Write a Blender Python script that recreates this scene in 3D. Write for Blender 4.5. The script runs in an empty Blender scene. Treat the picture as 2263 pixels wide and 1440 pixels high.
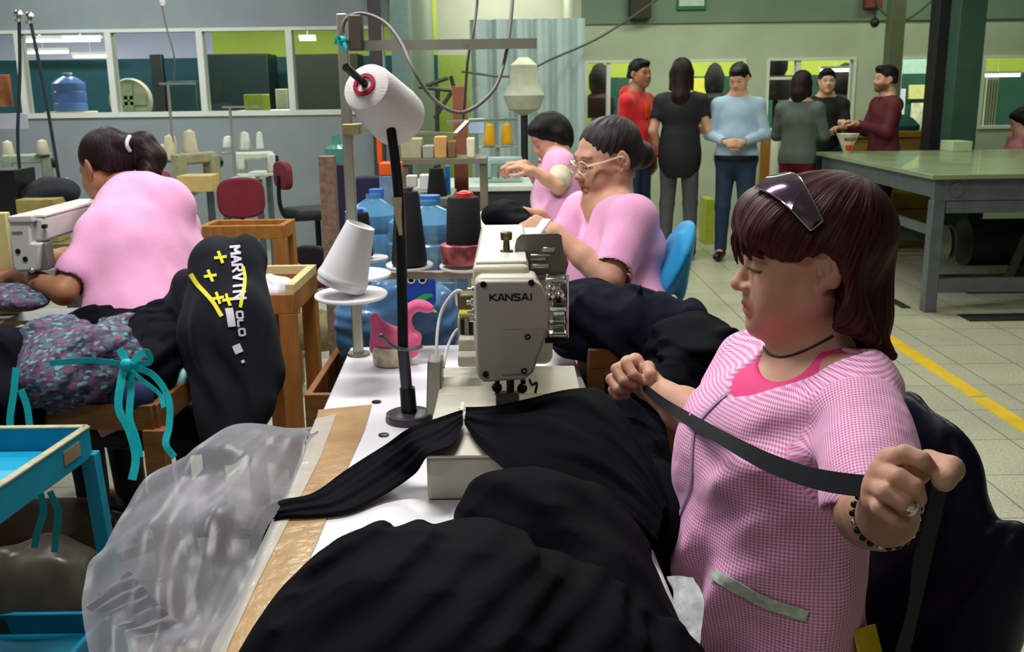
import bpy, math, random
import numpy as np
from mathutils import Vector, Matrix
random.seed(7)
PI = math.pi
COL = bpy.context.scene.collection
# ---------------------------------------------------------------- camera frame
FPX = 2200.0; TILT = math.atan(520.0 / FPX); ROLL = math.radians(0.75); CAMH = 1.45
_f = np.array([0, math.cos(TILT), -math.sin(TILT)]); _u0 = np.array([0, math.sin(TILT), math.cos(TILT)]); _x = np.array([1.0, 0, 0])
_r = _x * math.cos(ROLL) - _u0 * math.sin(ROLL); _u = _u0 * math.cos(ROLL) + _x * math.sin(ROLL)
CAMP = np.array([0, 0, CAMH])
def ray(px, py):
    return _f + _r * ((px - 1131.5) / FPX) + _u * ((720.0 - py) / FPX)
def W(px, py, d):                       # point seen at a pixel, d metres away along the view axis
    return CAMP + ray(px, py) * d
def atZ(px, py, z):
    v = ray(px, py); return CAMP + v * ((z - CAMH) / v[2])
def atY(px, py, y):
    v = ray(px, py); return CAMP + v * (y / v[1])
# ---------------------------------------------------------------- materials
_mats = {}
def _nodes(name):
    m = bpy.data.materials.new(name); m.use_nodes = True
    nt = m.node_tree; b = nt.nodes['Principled BSDF']
    return m, nt, b
def lin(c):
    return tuple(((v / 255.0) / 12.92 if v / 255.0 <= 0.04045 else ((v / 255.0 + 0.055) / 1.055) ** 2.4) for v in c)
def mat(name, rgb, rough=0.6, metal=0.0, var=0.08, scale=18.0, bump=0.0, bscale=60.0, spec=0.4, emit=None, estr=1.0,
        alpha=1.0, trans=0.0, tint=False, sheen=0.0, sss=0.0, coat=0.0, stretch=None, ior=1.45):
    if name in _mats: return _mats[name]
    m, nt, b = _nodes(name); _mats[name] = m
    c = lin(rgb) + (1,)
    N = nt.nodes.new; L = nt.links.new
    tc = N('ShaderNodeTexCoord'); src = tc.outputs['Object']
    if stretch:
        mp = N('ShaderNodeMapping'); mp.inputs['Scale'].default_value = stretch; L(src, mp.inputs['Vector']); src = mp.outputs[0]
    col = None
    if var > 0:
        n = N('ShaderNodeTexNoise'); n.inputs['Scale'].default_value = scale; n.inputs['Detail'].default_value = 5
        L(src, n.inputs['Vector'])
        r = N('ShaderNodeMapRange'); r.inputs['To Min'].default_value = 1 - var; r.inputs['To Max'].default_value = 1 + var
        r.inputs['From Min'].default_value = .3; r.inputs['From Max'].default_value = .7
        L(n.outputs['Fac'], r.inputs['Value'])
        mx = N('ShaderNodeMix'); mx.data_type = 'RGBA'; mx.blend_type = 'MULTIPLY'; mx.inputs['Factor'].default_value = 1
        mx.inputs['A'].default_value = c
        L(r.outputs['Result'], mx.inputs['B']); col = mx.outputs['Result']
    if tint:
        at = N('ShaderNodeAttribute'); at.attribute_name = 'tint'
        m2 = N('ShaderNodeMix'); m2.data_type = 'RGBA'; m2.blend_type = 'MULTIPLY'; m2.inputs['Factor'].default_value = 1
        if col: L(col, m2.inputs['A'])
        else: m2.inputs['A'].default_value = c
        L(at.outputs['Color'], m2.inputs['B']); col = m2.outputs['Result']
    if col: L(col, b.inputs['Base Color'])
    else: b.inputs['Base Color'].default_value = c
    b.inputs['Roughness'].default_value = rough; b.inputs['Metallic'].default_value = metal
    b.inputs['Specular IOR Level'].default_value = spec; b.inputs['IOR'].default_value = ior
    if sheen: b.inputs['Sheen Weight'].default_value = sheen; b.inputs['Sheen Roughness'].default_value = .5
    if coat: b.inputs['Coat Weight'].default_value = coat
    if sss:
        b.inputs['Subsurface Weight'].default_value = sss; b.inputs['Subsurface Radius'].default_value = (.012, .005, .003)
        b.inputs['Subsurface Scale'].default_value = 1.0
    if trans: b.inputs['Transmission Weight'].default_value = trans
    if alpha < 1: b.inputs['Alpha'].default_value = alpha
    if emit: b.inputs['Emission Color'].default_value = lin(emit) + (1,); b.inputs['Emission Strength'].default_value = estr
    if bump > 0:
        n2 = N('ShaderNodeTexNoise'); n2.inputs['Scale'].default_value = bscale; n2.inputs['Detail'].default_value = 6
        L(src, n2.inputs['Vector'])
        bp = N('ShaderNodeBump'); bp.inputs['Strength'].default_value = bump; bp.inputs['Distance'].default_value = .004
        L(n2.outputs['Fac'], bp.inputs['Height']); L(bp.outputs['Normal'], b.inputs['Normal'])
    return m
# ---------------------------------------------------------------- tagging
def tag(o, label=None, cat=None, group=None, kind=None):
    if label: o['label'] = label
    if cat: o['category'] = cat
    if group: o['group'] = group
    if kind: o['kind'] = kind
    return o
def thing(name, label, cat, loc=(0, 0, 0), group=None):
    o = bpy.data.objects.new(name, None); COL.objects.link(o); o.location = Vector([float(v) for v in loc]); o.empty_display_size = .05
    return tag(o, label, cat, group)
def adopt(o, parent):
    if parent is not None:
        o.parent = parent
        M = Matrix.Identity(4); p = parent
        chain = []
        while p is not None: chain.append(p); p = p.parent
        for q in reversed(chain): M = M @ (q.matrix_parent_inverse @ q.matrix_basis if q.parent else q.matrix_basis)
        o.matrix_parent_inverse = M.inverted()
    return o
def copy_tree(o, parent=None):
    c = o.copy(); COL.objects.link(c)
    if parent is not None: c.parent = parent
    for ch in o.children: copy_tree(ch, c)
    return c
def basis(d):
    d = np.array(d, float); d /= np.linalg.norm(d)
    a = np.array([0, 0, 1.0]) if abs(d[2]) < .9 else np.array([1.0, 0, 0])
    u = np.cross(a, d); u /= np.linalg.norm(u); v = np.cross(d, u)
    return u, v, d
def spline(pts, n=8):
    P = [np.array(p, float) for p in pts]
    if len(P) < 3: return [P[0] + (P[1] - P[0]) * t for t in np.linspace(0, 1, n + 1)]
    Q = [2 * P[0] - P[1]] + P + [2 * P[-1] - P[-2]]; out = []
    for i in range(1, len(Q) - 2):
        for k in range(n):
            t = k / n; a, b, c, d = Q[i - 1], Q[i], Q[i + 1], Q[i + 2]
            out.append(.5 * ((2 * b) + (-a + c) * t + (2 * a - 5 * b + 4 * c - d) * t * t + (-a + 3 * b - 3 * c + d) * t ** 3))
    out.append(P[-1]); return out
class MB:
    def __init__(s): s.v = []; s.f = []
    def add(s, vs, fs):
        b = len(s.v); s.v += [tuple(float(q) for q in v) for v in vs]; s.f += [tuple(b + i for i in f) for f in fs]; return s
    def box(s, lo, hi, R=None, c=None):
        x0, y0, z0 = lo; x1, y1, z1 = hi
        vs = [(x0, y0, z0), (x1, y0, z0), (x1, y1, z0), (x0, y1, z0), (x0, y0, z1), (x1, y0, z1), (x1, y1, z1), (x0, y1, z1)]
        if R is not None: vs = [np.array(c) + R @ np.array(v) for v in vs]
        return s.add(vs, [(3, 2, 1, 0), (4, 5, 6, 7), (0, 1, 5, 4), (1, 2, 6, 5), (2, 3, 7, 6), (3, 0, 4, 7)])
    def obox(s, c, ax, half):           # centre, 3 axes (rows), half sizes
        ax = np.array(ax, float); c = np.array(c, float); vs = []
        for z in (-1, 1):
            for (x, y) in ((-1, -1), (1, -1), (1, 1), (-1, 1)):
                vs.append(c + ax[0] * x * half[0] + ax[1] * y * half[1] + ax[2] * z * half[2])
        return s.add(vs, [(3, 2, 1, 0), (4, 5, 6, 7), (0, 1, 5, 4), (1, 2, 6, 5), (2, 3, 7, 6), (3, 0, 4, 7)])
    def beam(s, a, b, w, h, up=(0, 0, 1)):
        a = np.array(a, float); b = np.array(b, float); d = b - a; L = np.linalg.norm(d); d /= L
        up = np.array(up, float)
        if abs(np.dot(up, d)) > .95: up = np.array([0, 1.0, 0])
        u = np.cross(d, up); u /= np.linalg.norm(u); v = np.cross(u, d)
        return s.obox((a + b) / 2, [d, u, v], (L / 2, w / 2, h / 2))
    def ring_stack(s, rings, cap=True):
        n = len(rings[0]); b = len(s.v)
        for r in rings: s.v += [tuple(float(q) for q in p) for p in r]
        for i in range(len(rings) - 1):
            for k in range(n):
                k2 = (k + 1) % n
                s.f.append((b + i * n + k, b + i * n + k2, b + (i + 1) * n + k2, b + (i + 1) * n + k))
        if cap:
            s.f.append(tuple(b + k for k in reversed(range(n)))); s.f.append(tuple(b + (len(rings) - 1) * n + k for k in range(n)))
        return s
    def cyl(s, a, b, r0, r1=None, n=20, cap=True):
        if r1 is None: r1 = r0
        a = np.array(a, float); b = np.array(b, float); u, v, d = basis(b - a)
        an = [2 * PI * k / n for k in range(n)]
        return s.ring_stack([[a + (u * math.cos(t) + v * math.sin(t)) * r0 for t in an], [b + (u * math.cos(t) + v * math.sin(t)) * r1 for t in an]], cap)
    def lathe(s, base, axis, prof, n=32, cap=True):     # prof: (distance along the axis, radius)
        base = np.array(base, float); u, v, d = basis(axis); an = [2 * PI * k / n for k in range(n)]
        return s.ring_stack([[base + d * h + (u * math.cos(t) + v * math.sin(t)) * max(r, 1e-4) for t in an] for h, r in prof], cap)
    def tube(s, pts, r, n=8, k=8, cap=True):
        P = spline(pts, k) if k > 1 else [np.array(p, float) for p in pts]; rings = []; m = len(P)
        u = None
        for i, p in enumerate(P):
            d = P[min(i + 1, m - 1)] - P[max(i - 1, 0)]; d /= (np.linalg.norm(d) + 1e-12)
            if u is None: u = basis(d)[0]
            u = u - d * np.dot(u, d); u /= np.linalg.norm(u); v = np.cross(d, u)
            rr = r if not callable(r) else r(i / (m - 1))
            rings.append([p + (u * math.cos(2 * PI * q / n) + v * math.sin(2 * PI * q / n)) * rr for q in range(n)])
        return s.ring_stack(rings, cap)
    def prism(s, outline, depth):        # outline: 3-D points of one face, depth vector
        n = len(outline); dv = np.array(depth, float); a = [np.array(p, float) for p in outline]
        s.add(a + [p + dv for p in a], [tuple(reversed(range(n))), tuple(range(n, 2 * n))] + [(k, (k + 1) % n, n + (k + 1) % n, n + k) for k in range(n)])
        return s
    def ball(s, c, r, n=20, m=12, R=None):
        c = np.array(c, float); r = np.array([r] * 3 if np.isscalar(r) else r, float); rings = []
        for i in range(m + 1):
            t = PI * i / m; st = max(math.sin(t), 1e-3)
            rg = [np.array([st * math.cos(2 * PI * k / n), st * math.sin(2 * PI * k / n), -math.cos(t)]) * r for k in range(n)]
            rings.append([c + (R @ p if R is not None else p) for p in rg])
        return s.ring_stack(rings, True)
    def sheet(s, G, thick=0.0):          # G: array (n, m, 3) of points, double-sided slab when thick
        G = np.array(G, float); n, m = G.shape[:2]
        if thick > 0:
            du = np.gradient(G, axis=0); dv = np.gradient(G, axis=1); N = np.cross(du, dv); N /= (np.linalg.norm(N, axis=2, keepdims=True) + 1e-12)
            A = G + N * thick / 2; B = G - N * thick / 2
        else: A = G; B = None
        b = len(s.v); s.v += [tuple(p) for p in A.reshape(-1, 3).tolist()]
        for i in range(n - 1):
            for j in range(m - 1): s.f.append((b + i * m + j, b + (i + 1) * m + j, b + (i + 1) * m + j + 1, b + i * m + j + 1))
        if B is not None:
            c = len(s.v); s.v += [tuple(p) for p in B.reshape(-1, 3).tolist()]
            for i in range(n - 1):
                for j in range(m - 1): s.f.append((c + i * m + j, c + i * m + j + 1, c + (i + 1) * m + j + 1, c + (i + 1) * m + j))
            ed = [(i, 0) for i in range(n)] + [(n - 1, j) for j in range(1, m)] + [(i, m - 1) for i in range(n - 2, -1, -1)] + [(0, j) for j in range(m - 2, 0, -1)]
            for q in range(len(ed)):
                p0 = ed[q][0] * m + ed[q][1]; p1 = ed[(q + 1) % len(ed)][0] * m + ed[(q + 1) % len(ed)][1]
                s.f.append((b + p1, b + p0, c + p0, c + p1))
        return s
    def build(s, name, m, parent=None, smooth=False, bevel=0.0, seg=2, sub=0, auto=True):
        me = bpy.data.meshes.new(name); me.from_pydata(s.v, [], s.f); me.update()
        o = bpy.data.objects.new(name, me); COL.objects.link(o)
        me.materials.append(m)
        if smooth:
            me.shade_smooth()
            if auto: me.set_sharp_from_angle(angle=math.radians(42))
        if bevel > 0:
            b = o.modifiers.new('b', 'BEVEL'); b.width = bevel; b.segments = seg; b.limit_method = 'ANGLE'; b.angle_limit = math.radians(40)
            b.harden_normals = False
            if not smooth: me.shade_smooth(); me.set_sharp_from_angle(angle=math.radians(42))
        if sub: q = o.modifiers.new('s', 'SUBSURF'); q.levels = sub; q.render_levels = sub
        return adopt(o, parent)
# ---------------------------------------------------------------- value noise
_rs = np.random.RandomState(3); _NZ = _rs.rand(32, 32, 32).astype(np.float32)
def vnoise(p, s):
    q = p * s + 100.0; i = np.floor(q).astype(np.int64); f = q - i; f = f * f * (3 - 2 * f); i0 = i & 31; i1 = (i + 1) & 31
    x0, y0, z0 = i0.T; x1, y1, z1 = i1.T; fx, fy, fz = f.T
    def g(a, b, c): return _NZ[a, b, c]
    a = g(x0, y0, z0) * (1 - fx) + g(x1, y0, z0) * fx; b = g(x0, y1, z0) * (1 - fx) + g(x1, y1, z0) * fx
    c = g(x0, y0, z1) * (1 - fx) + g(x1, y0, z1) * fx; d = g(x0, y1, z1) * (1 - fx) + g(x1, y1, z1) * fx
    return ((a * (1 - fy) + b * fy) * (1 - fz) + (c * (1 - fy) + d * fy) * fz) * 2 - 1
# ---------------------------------------------------------------- signed-distance sculpting
class Fr:                                # local frame: columns right, forward, up; scale
    def __init__(s, o, R=None, sc=1.0): s.o = np.array(o, float); s.R = np.eye(3) if R is None else np.array(R, float); s.sc = sc
    def w(s, p): return s.o + s.R @ (np.array(p, float) * s.sc)
    def wv(s, v): return s.R @ np.array(v, float)
def rc(a, b, ra, rb=None, k=.01, op='+', fr=None):
    rb = ra if rb is None else rb
    if fr is not None: a, b, ra, rb, k = fr.w(a), fr.w(b), ra * fr.sc, rb * fr.sc, k * fr.sc
    a = np.array(a, float); b = np.array(b, float); ba = b - a; bb = float(ba @ ba) + 1e-12
    def f(p):
        q = p - a; h = np.clip(q @ ba / bb, 0, 1); e = q - h[:, None] * ba
        return np.sqrt(np.einsum('ij,ij->i', e, e)) - (ra + (rb - ra) * h)
    return (f, k, op)
def el(c, r, R=None, k=.01, op='+', fr=None):
    c = np.array(c, float); r = np.array([r] * 3 if np.isscalar(r) else r, float); R = np.eye(3) if R is None else np.array(R, float)
    if fr is not None: c = fr.w(c); r = r * fr.sc; R = fr.R @ R; k = k * fr.sc
    rm = r.min()
    def f(p):
        q = ((p - c) @ R); a = np.sqrt((q / r) ** 2 @ np.ones(3)); b = np.sqrt((q / (r * r)) ** 2 @ np.ones(3)) + 1e-9
        return a * (a - 1) / b
    return (f, k, op)
def bx(c, h, R=None, rd=.01, k=.01, op='+', fr=None):
    c = np.array(c, float); h = np.array(h, float); R = np.eye(3) if R is None else np.array(R, float)
    if fr is not None: c = fr.w(c); h = h * fr.sc; R = fr.R @ R; k *= fr.sc; rd *= fr.sc
    def f(p):
        q = np.abs((p - c) @ R) - h + rd
        return np.sqrt((np.maximum(q, 0) ** 2) @ np.ones(3)) + np.minimum(q.max(axis=1), 0) - rd
    return (f, k, op)
def half(c, n, k=.002, op='-', fr=None):     # removes the side n points to
    if fr is not None: c = fr.w(c); n = fr.wv(n)
    c = np.array(c, float); n = np.array(n, float); n /= np.linalg.norm(n)
    def f(p): return -((p - c) @ n)
    return (f, k, op)
def _comb(d, e, k, op):
    if op == '+':
        h = np.maximum(k - np.abs(d - e), 0) / k; return np.minimum(d, e) - h * h * k * .25
    if op == '&': e = -e
    e = -e; h = np.maximum(k - np.abs(d - e), 0) / k; return np.maximum(d, e) + h * h * k * .25
def sdf_eval(pr, p, disp=None):
    d = np.full(len(p), 9.0)
    for f, k, op in pr: d = _comb(d, f(p), k, op)
    if disp is not None: d = d + disp(p)
    return d
def sculpt(name, pr, vox, lo, hi, m, parent=None, disp=None, amp=.01, tint=None, uv=None, smooth_it=0):
    lo = np.array(lo, float); hi = np.array(hi, float); B = 12
    nb = np.ceil((hi - lo) / (vox * B)).astype(int)
    I = np.stack(np.meshgrid(*[np.arange(n) for n in nb], indexing='ij'), -1).reshape(-1, 3)
    cen = lo + (I + .5) * vox * B; rad = vox * B * .87
    D = [f(cen) for f, k, op in pr]
    d = np.full(len(cen), 9.0)
    for (f, k, op), e in zip(pr, D): d = _comb(d, e, k, op)
    keep = np.where(np.abs(d) < rad * 1.25 + amp + .004)[0]
    g = np.arange(B + 1); GX = np.stack(np.meshgrid(g, g, g, indexing='ij'), -1).reshape(-1, 3)
    n1 = B + 1; BIG = 1 << 20
    ids = []; pos = []; qs = []
    off = [np.array(o) for o in ((0, 0, 0), (1, 0, 0), (0, 1, 0), (1, 1, 0), (0, 0, 1), (1, 0, 1), (0, 1, 1), (1, 1, 1))]
    edges = [(0, 1), (2, 3), (4, 5), (6, 7), (0, 2), (1, 3), (4, 6), (5, 7), (0, 4), (1, 5), (2, 6), (3, 7)]
    def key(c): c = c + 2; return (c[:, 0] * BIG + c[:, 1]) * BIG + c[:, 2]
    for bi in keep:
        rel = []
        for (f, k, op), e in zip(pr, D):
            if op == '+': ok = e[bi] < max(d[bi], -rad) + 2.3 * rad + k + amp
            elif op == '-': ok = e[bi] < 1.5 * rad + k + amp
            else: ok = True
            if ok: rel.append((f, k, op))
        p = lo + (I[bi] * B + GX) * vox
        v = sdf_eval(rel, p, disp).reshape(n1, n1, n1)
        s = v < 0
        if s.all() or not s.any(): continue
        c8 = [s[o[0]:B + o[0], o[1]:B + o[1], o[2]:B + o[2]] for o in off]; cnt = sum(c.astype(np.int8) for c in c8)
        act = np.argwhere((cnt > 0) & (cnt < 8))
        if len(act):
            v8 = np.stack([v[act[:, 0] + o[0], act[:, 1] + o[1], act[:, 2] + o[2]] for o in off], 1)
            acc = np.zeros((len(act), 3)); w = np.zeros(len(act))
            for a, b in edges:
                va, vb = v8[:, a], v8[:, b]; cr = (va < 0) != (vb < 0); t = np.where(cr, va / (va - vb + 1e-20), 0)
                q = off[a] + t[:, None] * (off[b] - off[a]); acc += q * cr[:, None]; w += cr
            pp = lo + (I[bi] * B + act + acc / w[:, None]) * vox
            ids.append(key(I[bi] * B + act)); pos.append(pp)
        for ax in range(3):
            sl0 = [slice(0, B)] * 3; sl1 = [slice(0, B)] * 3; sl1[ax] = slice(1, B + 1)
            a = s[tuple(sl0)]; b = s[tuple(sl1)]; E = np.argwhere(a != b)
            if not len(E): continue
            base = I[bi] * B + E; y = np.zeros(3, int); z = np.zeros(3, int); y[(ax + 1) % 3] = 1; z[(ax + 2) % 3] = 1
            Q = np.stack([key(base - y - z), key(base - z), key(base), key(base - y)], 1)
            fl = ~a[E[:, 0], E[:, 1], E[:, 2]]; Q[fl] = Q[fl][:, ::-1]; qs.append(Q)
    if not ids: print('EMPTY SDF', name); return None
    ids = np.concatenate(ids); pos = np.concatenate(pos); qs = np.concatenate(qs)
    o_ = np.argsort(ids); ids = ids[o_]; pos = pos[o_]
    ix = np.searchsorted(ids, qs); ix = np.minimum(ix, len(ids) - 1); ok = (ids[ix] == qs).all(axis=1); F = ix[ok]
    for _ in range(smooth_it):
        acc = np.zeros_like(pos); w = np.zeros(len(pos))
        for j in range(4):
            a, b = F[:, j], F[:, (j + 1) % 4]
            np.add.at(acc, a, pos[b]); np.add.at(w, a, 1); np.add.at(acc, b, pos[a]); np.add.at(w, b, 1)
        pos = pos * .5 + .5 * acc / np.maximum(w, 1)[:, None]
    me = bpy.data.meshes.new(name); me.vertices.add(len(pos)); me.vertices.foreach_set('co', pos.astype(np.float32).ravel())
    me.loops.add(len(F) * 4); me.loops.foreach_set('vertex_index', F.astype(np.int32).ravel())
    me.polygons.add(len(F)); me.polygons.foreach_set('loop_start', np.arange(0, len(F) * 4, 4, dtype=np.int32))
    me.polygons.foreach_set('use_smooth', np.ones(len(F), dtype=bool))
    me.update(calc_edges=True); me.validate()
    if tint is not None:
        t = np.ones((len(pos), 4), np.float32); t[:, :3] = tint(pos)
        at = me.color_attributes.new('tint', 'FLOAT_COLOR', 'POINT'); at.data.foreach_set('color', t.ravel())
    if uv is not None:
        at = me.attributes.new('cloth_uv', 'FLOAT_VECTOR', 'POINT'); at.data.foreach_set('vector', uv(pos).astype(np.float32).ravel())
    me.materials.append(m)
    o = bpy.data.objects.new(name, me); COL.objects.link(o)
    return adopt(o, parent)
def bbox_of(pts, pad):
    P = np.array(pts); return P.min(0) - pad, P.max(0) + pad
def rot(ax, deg):
    return np.array(Matrix.Rotation(math.radians(deg), 3, ax))
def loft(A, B, n, m, fold=0.0, nf=5, ph=0.0, sag=0.0, nz=0.0):   # cloth between two rails with running folds
    A = spline(A, 12); B = spline(B, 12)
    def rs(P, n):
        P = np.array(P); s = np.r_[0, np.cumsum(np.linalg.norm(np.diff(P, axis=0), axis=1))]; t = np.linspace(0, s[-1], n)
        return np.stack([np.interp(t, s, P[:, i]) for i in range(3)], 1)
    A = rs(A, n); B = rs(B, n); t = np.linspace(0, 1, m)
    G = A[:, None] * (1 - t)[None, :, None] + B[:, None] * t[None, :, None]
    du = np.gradient(G, axis=0); dv = np.gradient(G, axis=1); N = np.cross(du, dv); N /= (np.linalg.norm(N, axis=2, keepdims=True) + 1e-9)
    s = np.linspace(0, 1, n)[:, None]
    f = fold * (np.sin(2 * PI * nf * t[None, :] + ph + 1.6 * np.sin(3 * s + ph)) * .7 + .3 * np.sin(2 * PI * nf * 2.3 * t[None, :] + 4 * s + ph))
    G = G + N * f[..., None]
    if sag: G[..., 2] -= sag * np.sin(PI * t)[None, :] * 1.0
    if nz:
        G = G + N * (vnoise(G.reshape(-1, 3), 9.0).reshape(n, m) * nz)[..., None]
    return G
# ================================================================ ROOM SHELL
def tile_floor_mat():
    m, nt, b = _nodes('floor_tiles'); N = nt.nodes.new; L = nt.links.new
    tc = N('ShaderNodeTexCoord'); mp = N('ShaderNodeMapping'); mp.inputs['Location'].default_value = (0.02, -0.05, 0)
    L(tc.outputs['Object'], mp.inputs['Vector'])
    br = N('ShaderNodeTexBrick'); br.offset = 0.0; br.inputs['Scale'].default_value = 1.0
    br.inputs['Brick Width'].default_value = .30; br.inputs['Row Height'].default_value = .39; br.inputs['Mortar Size'].default_value = .0035
    br.inputs['Mortar Smooth'].default_value = .2; br.inputs['Color1'].default_value = lin((186, 182, 160)) + (1,); br.inputs['Color2'].default_value = lin((178, 175, 152)) + (1,)
    br.inputs['Mortar'].default_value = lin((112, 110, 98)) + (1,)
    L(mp.outputs[0], br.inputs['Vector'])
    n = N('ShaderNodeTexNoise'); n.inputs['Scale'].default_value = 90; n.inputs['Detail'].default_value = 4; L(tc.outputs['Object'], n.inputs['Vector'])
    r = N('ShaderNodeMapRange'); r.inputs['From Min'].default_value = .35; r.inputs['From Max'].default_value = .6; r.inputs['To Min'].default_value = .72; r.inputs['To Max'].default_value = 1.05
    L(n.outputs['Fac'], r.inputs['Value'])
    n3 = N('ShaderNodeTexNoise'); n3.inputs['Scale'].default_value = 2.0; n3.inputs['Detail'].default_value = 6; L(tc.outputs['Object'], n3.inputs['Vector'])
    r3 = N('ShaderNodeMapRange'); r3.inputs['From Min'].default_value = .3; r3.inputs['From Max'].default_value = .7; r3.inputs['To Min'].default_value = .86; r3.inputs['To Max'].default_value = 1.06
    L(n3.outputs['Fac'], r3.inputs['Value'])
    mu = N('ShaderNodeMath'); mu.operation = 'MULTIPLY'; L(r.outputs[0], mu.inputs[0]); L(r3.outputs[0], mu.inputs[1])
    mx = N('ShaderNodeMix'); mx.data_type = 'RGBA'; mx.blend_type = 'MULTIPLY'; mx.inputs['Factor'].default_value = 1
    L(br.outputs['Color'], mx.inputs['A']); L(mu.outputs[0], mx.inputs['B']); L(mx.outputs['Result'], b.inputs['Base Color'])
    b.inputs['Roughness'].default_value = .32; b.inputs['Specular IOR Level'].default_value = .45
    return m
M_white = mat('white_paint', (222, 224, 214), .5, var=.05, scale=4)
M_wallgrey = mat('grey_partition_paint', (142, 152, 156), .6, var=.06, scale=3)
M_wallwhite = mat('off_white_wall_paint', (182, 190, 168), .6, var=.07, scale=2.5)
M_wallgreen = mat('grey_green_wall_paint', (118, 136, 118), .6, var=.07, scale=2.5)
M_teal = mat('teal_wall_paint', (22, 78, 88), .6, var=.1, scale=3)
M_lime = mat('lime_wall_paint', (176, 196, 74), .6, var=.08, scale=3)
M_lav = mat('pale_lavender_wall_paint', (186, 190, 214), .6, var=.05, scale=3)
M_cream = mat('cream_paint', (226, 214, 160), .6, var=.08)
M_dark = mat('dark_lacquer', (34, 38, 38), .4, var=.15)
M_glass = None
def glass_mat():
    m, nt, b = _nodes('window_glass'); N = nt.nodes.new; L = nt.links.new
    out = nt.nodes['Material Output']
    tr = N('ShaderNodeBsdfTransparent'); tr.inputs['Color'].default_value = (.93, .96, .95, 1)
    gl = N('ShaderNodeBsdfGlossy'); gl.inputs['Roughness'].default_value = .03
    fr = N('ShaderNodeFresnel'); fr.inputs['IOR'].default_value = 1.5
    mx = N('ShaderNodeMixShader'); L(fr.outputs[0], mx.inputs[0]); L(tr.outputs[0], mx.inputs[1]); L(gl.outputs[0], mx.inputs[2]); L(mx.outputs[0], out.inputs['Surface'])
    return m
M_glass = glass_mat()
def struct(o, **k):
    o['kind'] = 'structure'; return o
XL, XR, YB, ZC = -7.2, 8.2, -2.6, 3.5
YF = 14.6
struct(MB().box((XL, YB, -.1), (XR, YF, 0)).build('floor', tile_floor_mat()))
struct(MB().box((XL, YB, ZC), (XR, YF, ZC + .1)).build('ceiling', mat('ceiling_paint', (190, 192, 186), .8)))
struct(MB().box((XL - .1, YB, 0), (XL, YF, ZC)).build('wall_left', M_wallgrey))
struct(MB().box((XR, YB, 0), (XR + .1, YF, ZC)).build('wall_right', M_wallwhite))
struct(MB().box((XL, YB - .1, 0), (XR, YB, ZC)).build('wall_back', M_wallwhite))
# --- grey office partition across the left
YP = 9.4
zt = atY(433, 62, YP)[2]; zb = atY(433, 257, YP)[2]; XPE = atY(862, 160, YP)[0]
m = MB().box((XL, YP, 0), (XPE, YP + .08, zb)); m.box((XL, YP, zt), (XPE, YP + .08, ZC))
struct(m.build('wall_partition', M_wallgrey))
mulx = [atY(px, 160, YP)[0] for px in (-150, 48, 247, 447, 643, 850)]
for i in range(5):
    a, b = mulx[i], mulx[i + 1]; fw = .028
    m = MB()
    m.box((a, YP - .02, zb), (a + fw, YP + .1, zt)).box((b - fw, YP - .02, zb), (b, YP + .1, zt))
    m.box((a + fw, YP - .02, zb), (b - fw, YP + .1, zb + .045)).box((a + fw, YP - .02, zt - .03), (b - fw, YP + .1, zt))
    w = struct(m.build('window_%d' % (i + 1), M_white))
    MB().box((a + fw, YP + .03, zb + .045), (b - fw, YP + .036, zt - .03)).build('pane', M_glass, w)
# --- office behind it: teal below, pale above
YO = 12.8
zs = atY(433, 128, YO)[2]
struct(MB().box((XL, YO, 0), (XPE + .2, YO + .1, zs)).build('wall_office_lower', M_teal))
xa = atY(470, 100, YO)[0]
struct(MB().box((XL, YO, zs), (xa, YO + .1, ZC)).build('wall_office_upper', M_lav))
struct(MB().box((xa, YO, zs), (XPE + .2, YO + .1, ZC)).build('wall_office_lime', M_lime))
struct(MB().box((XPE + .06, YP + .08, 0), (XPE + .16, YO, ZC)).build('wall_office_side', M_wallgreen))
struct(MB().box((XL, YP + .1, 2.62), (XPE, YO, 2.70)).build('ceiling_office', mat('office_ceiling', (214, 216, 210), .8)))
# --- column beside the partition, recess with lime wall, then the long white wall
cx0, cx1 = atY(868, 120, 9.2)[0], atY(908, 120, 9.2)[0]
struct(MB().box((cx0, 9.1, 0), (cx1, 9.38, ZC)).build('trim_1', mat('grey_green_column_paint', (112, 134, 132), .5)))
cx0, cx1 = atY(818, 120, 9.0)[0], atY(842, 120, 9.0)[0]
struct(MB().box((cx0, 8.95, 0), (cx1, 9.1, ZC)).build('trim_2', mat('dark_brown_pipe_paint', (64, 56, 60), .5)))
YR = 10.8; XR0 = atY(1285, 160, YR)[0]
struct(MB().box((XPE, YO + .4, 0), (XR0 + .3, YO + .5, 1.9)).build('wall_recess_lower', mat('olive_green_wall', (150, 172, 78), .6)))
struct(MB().box((XPE, YO + .4, 1.9), (XR0 + .3, YO + .5, ZC)).build('wall_recess_upper', M_wallwhite))
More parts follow.
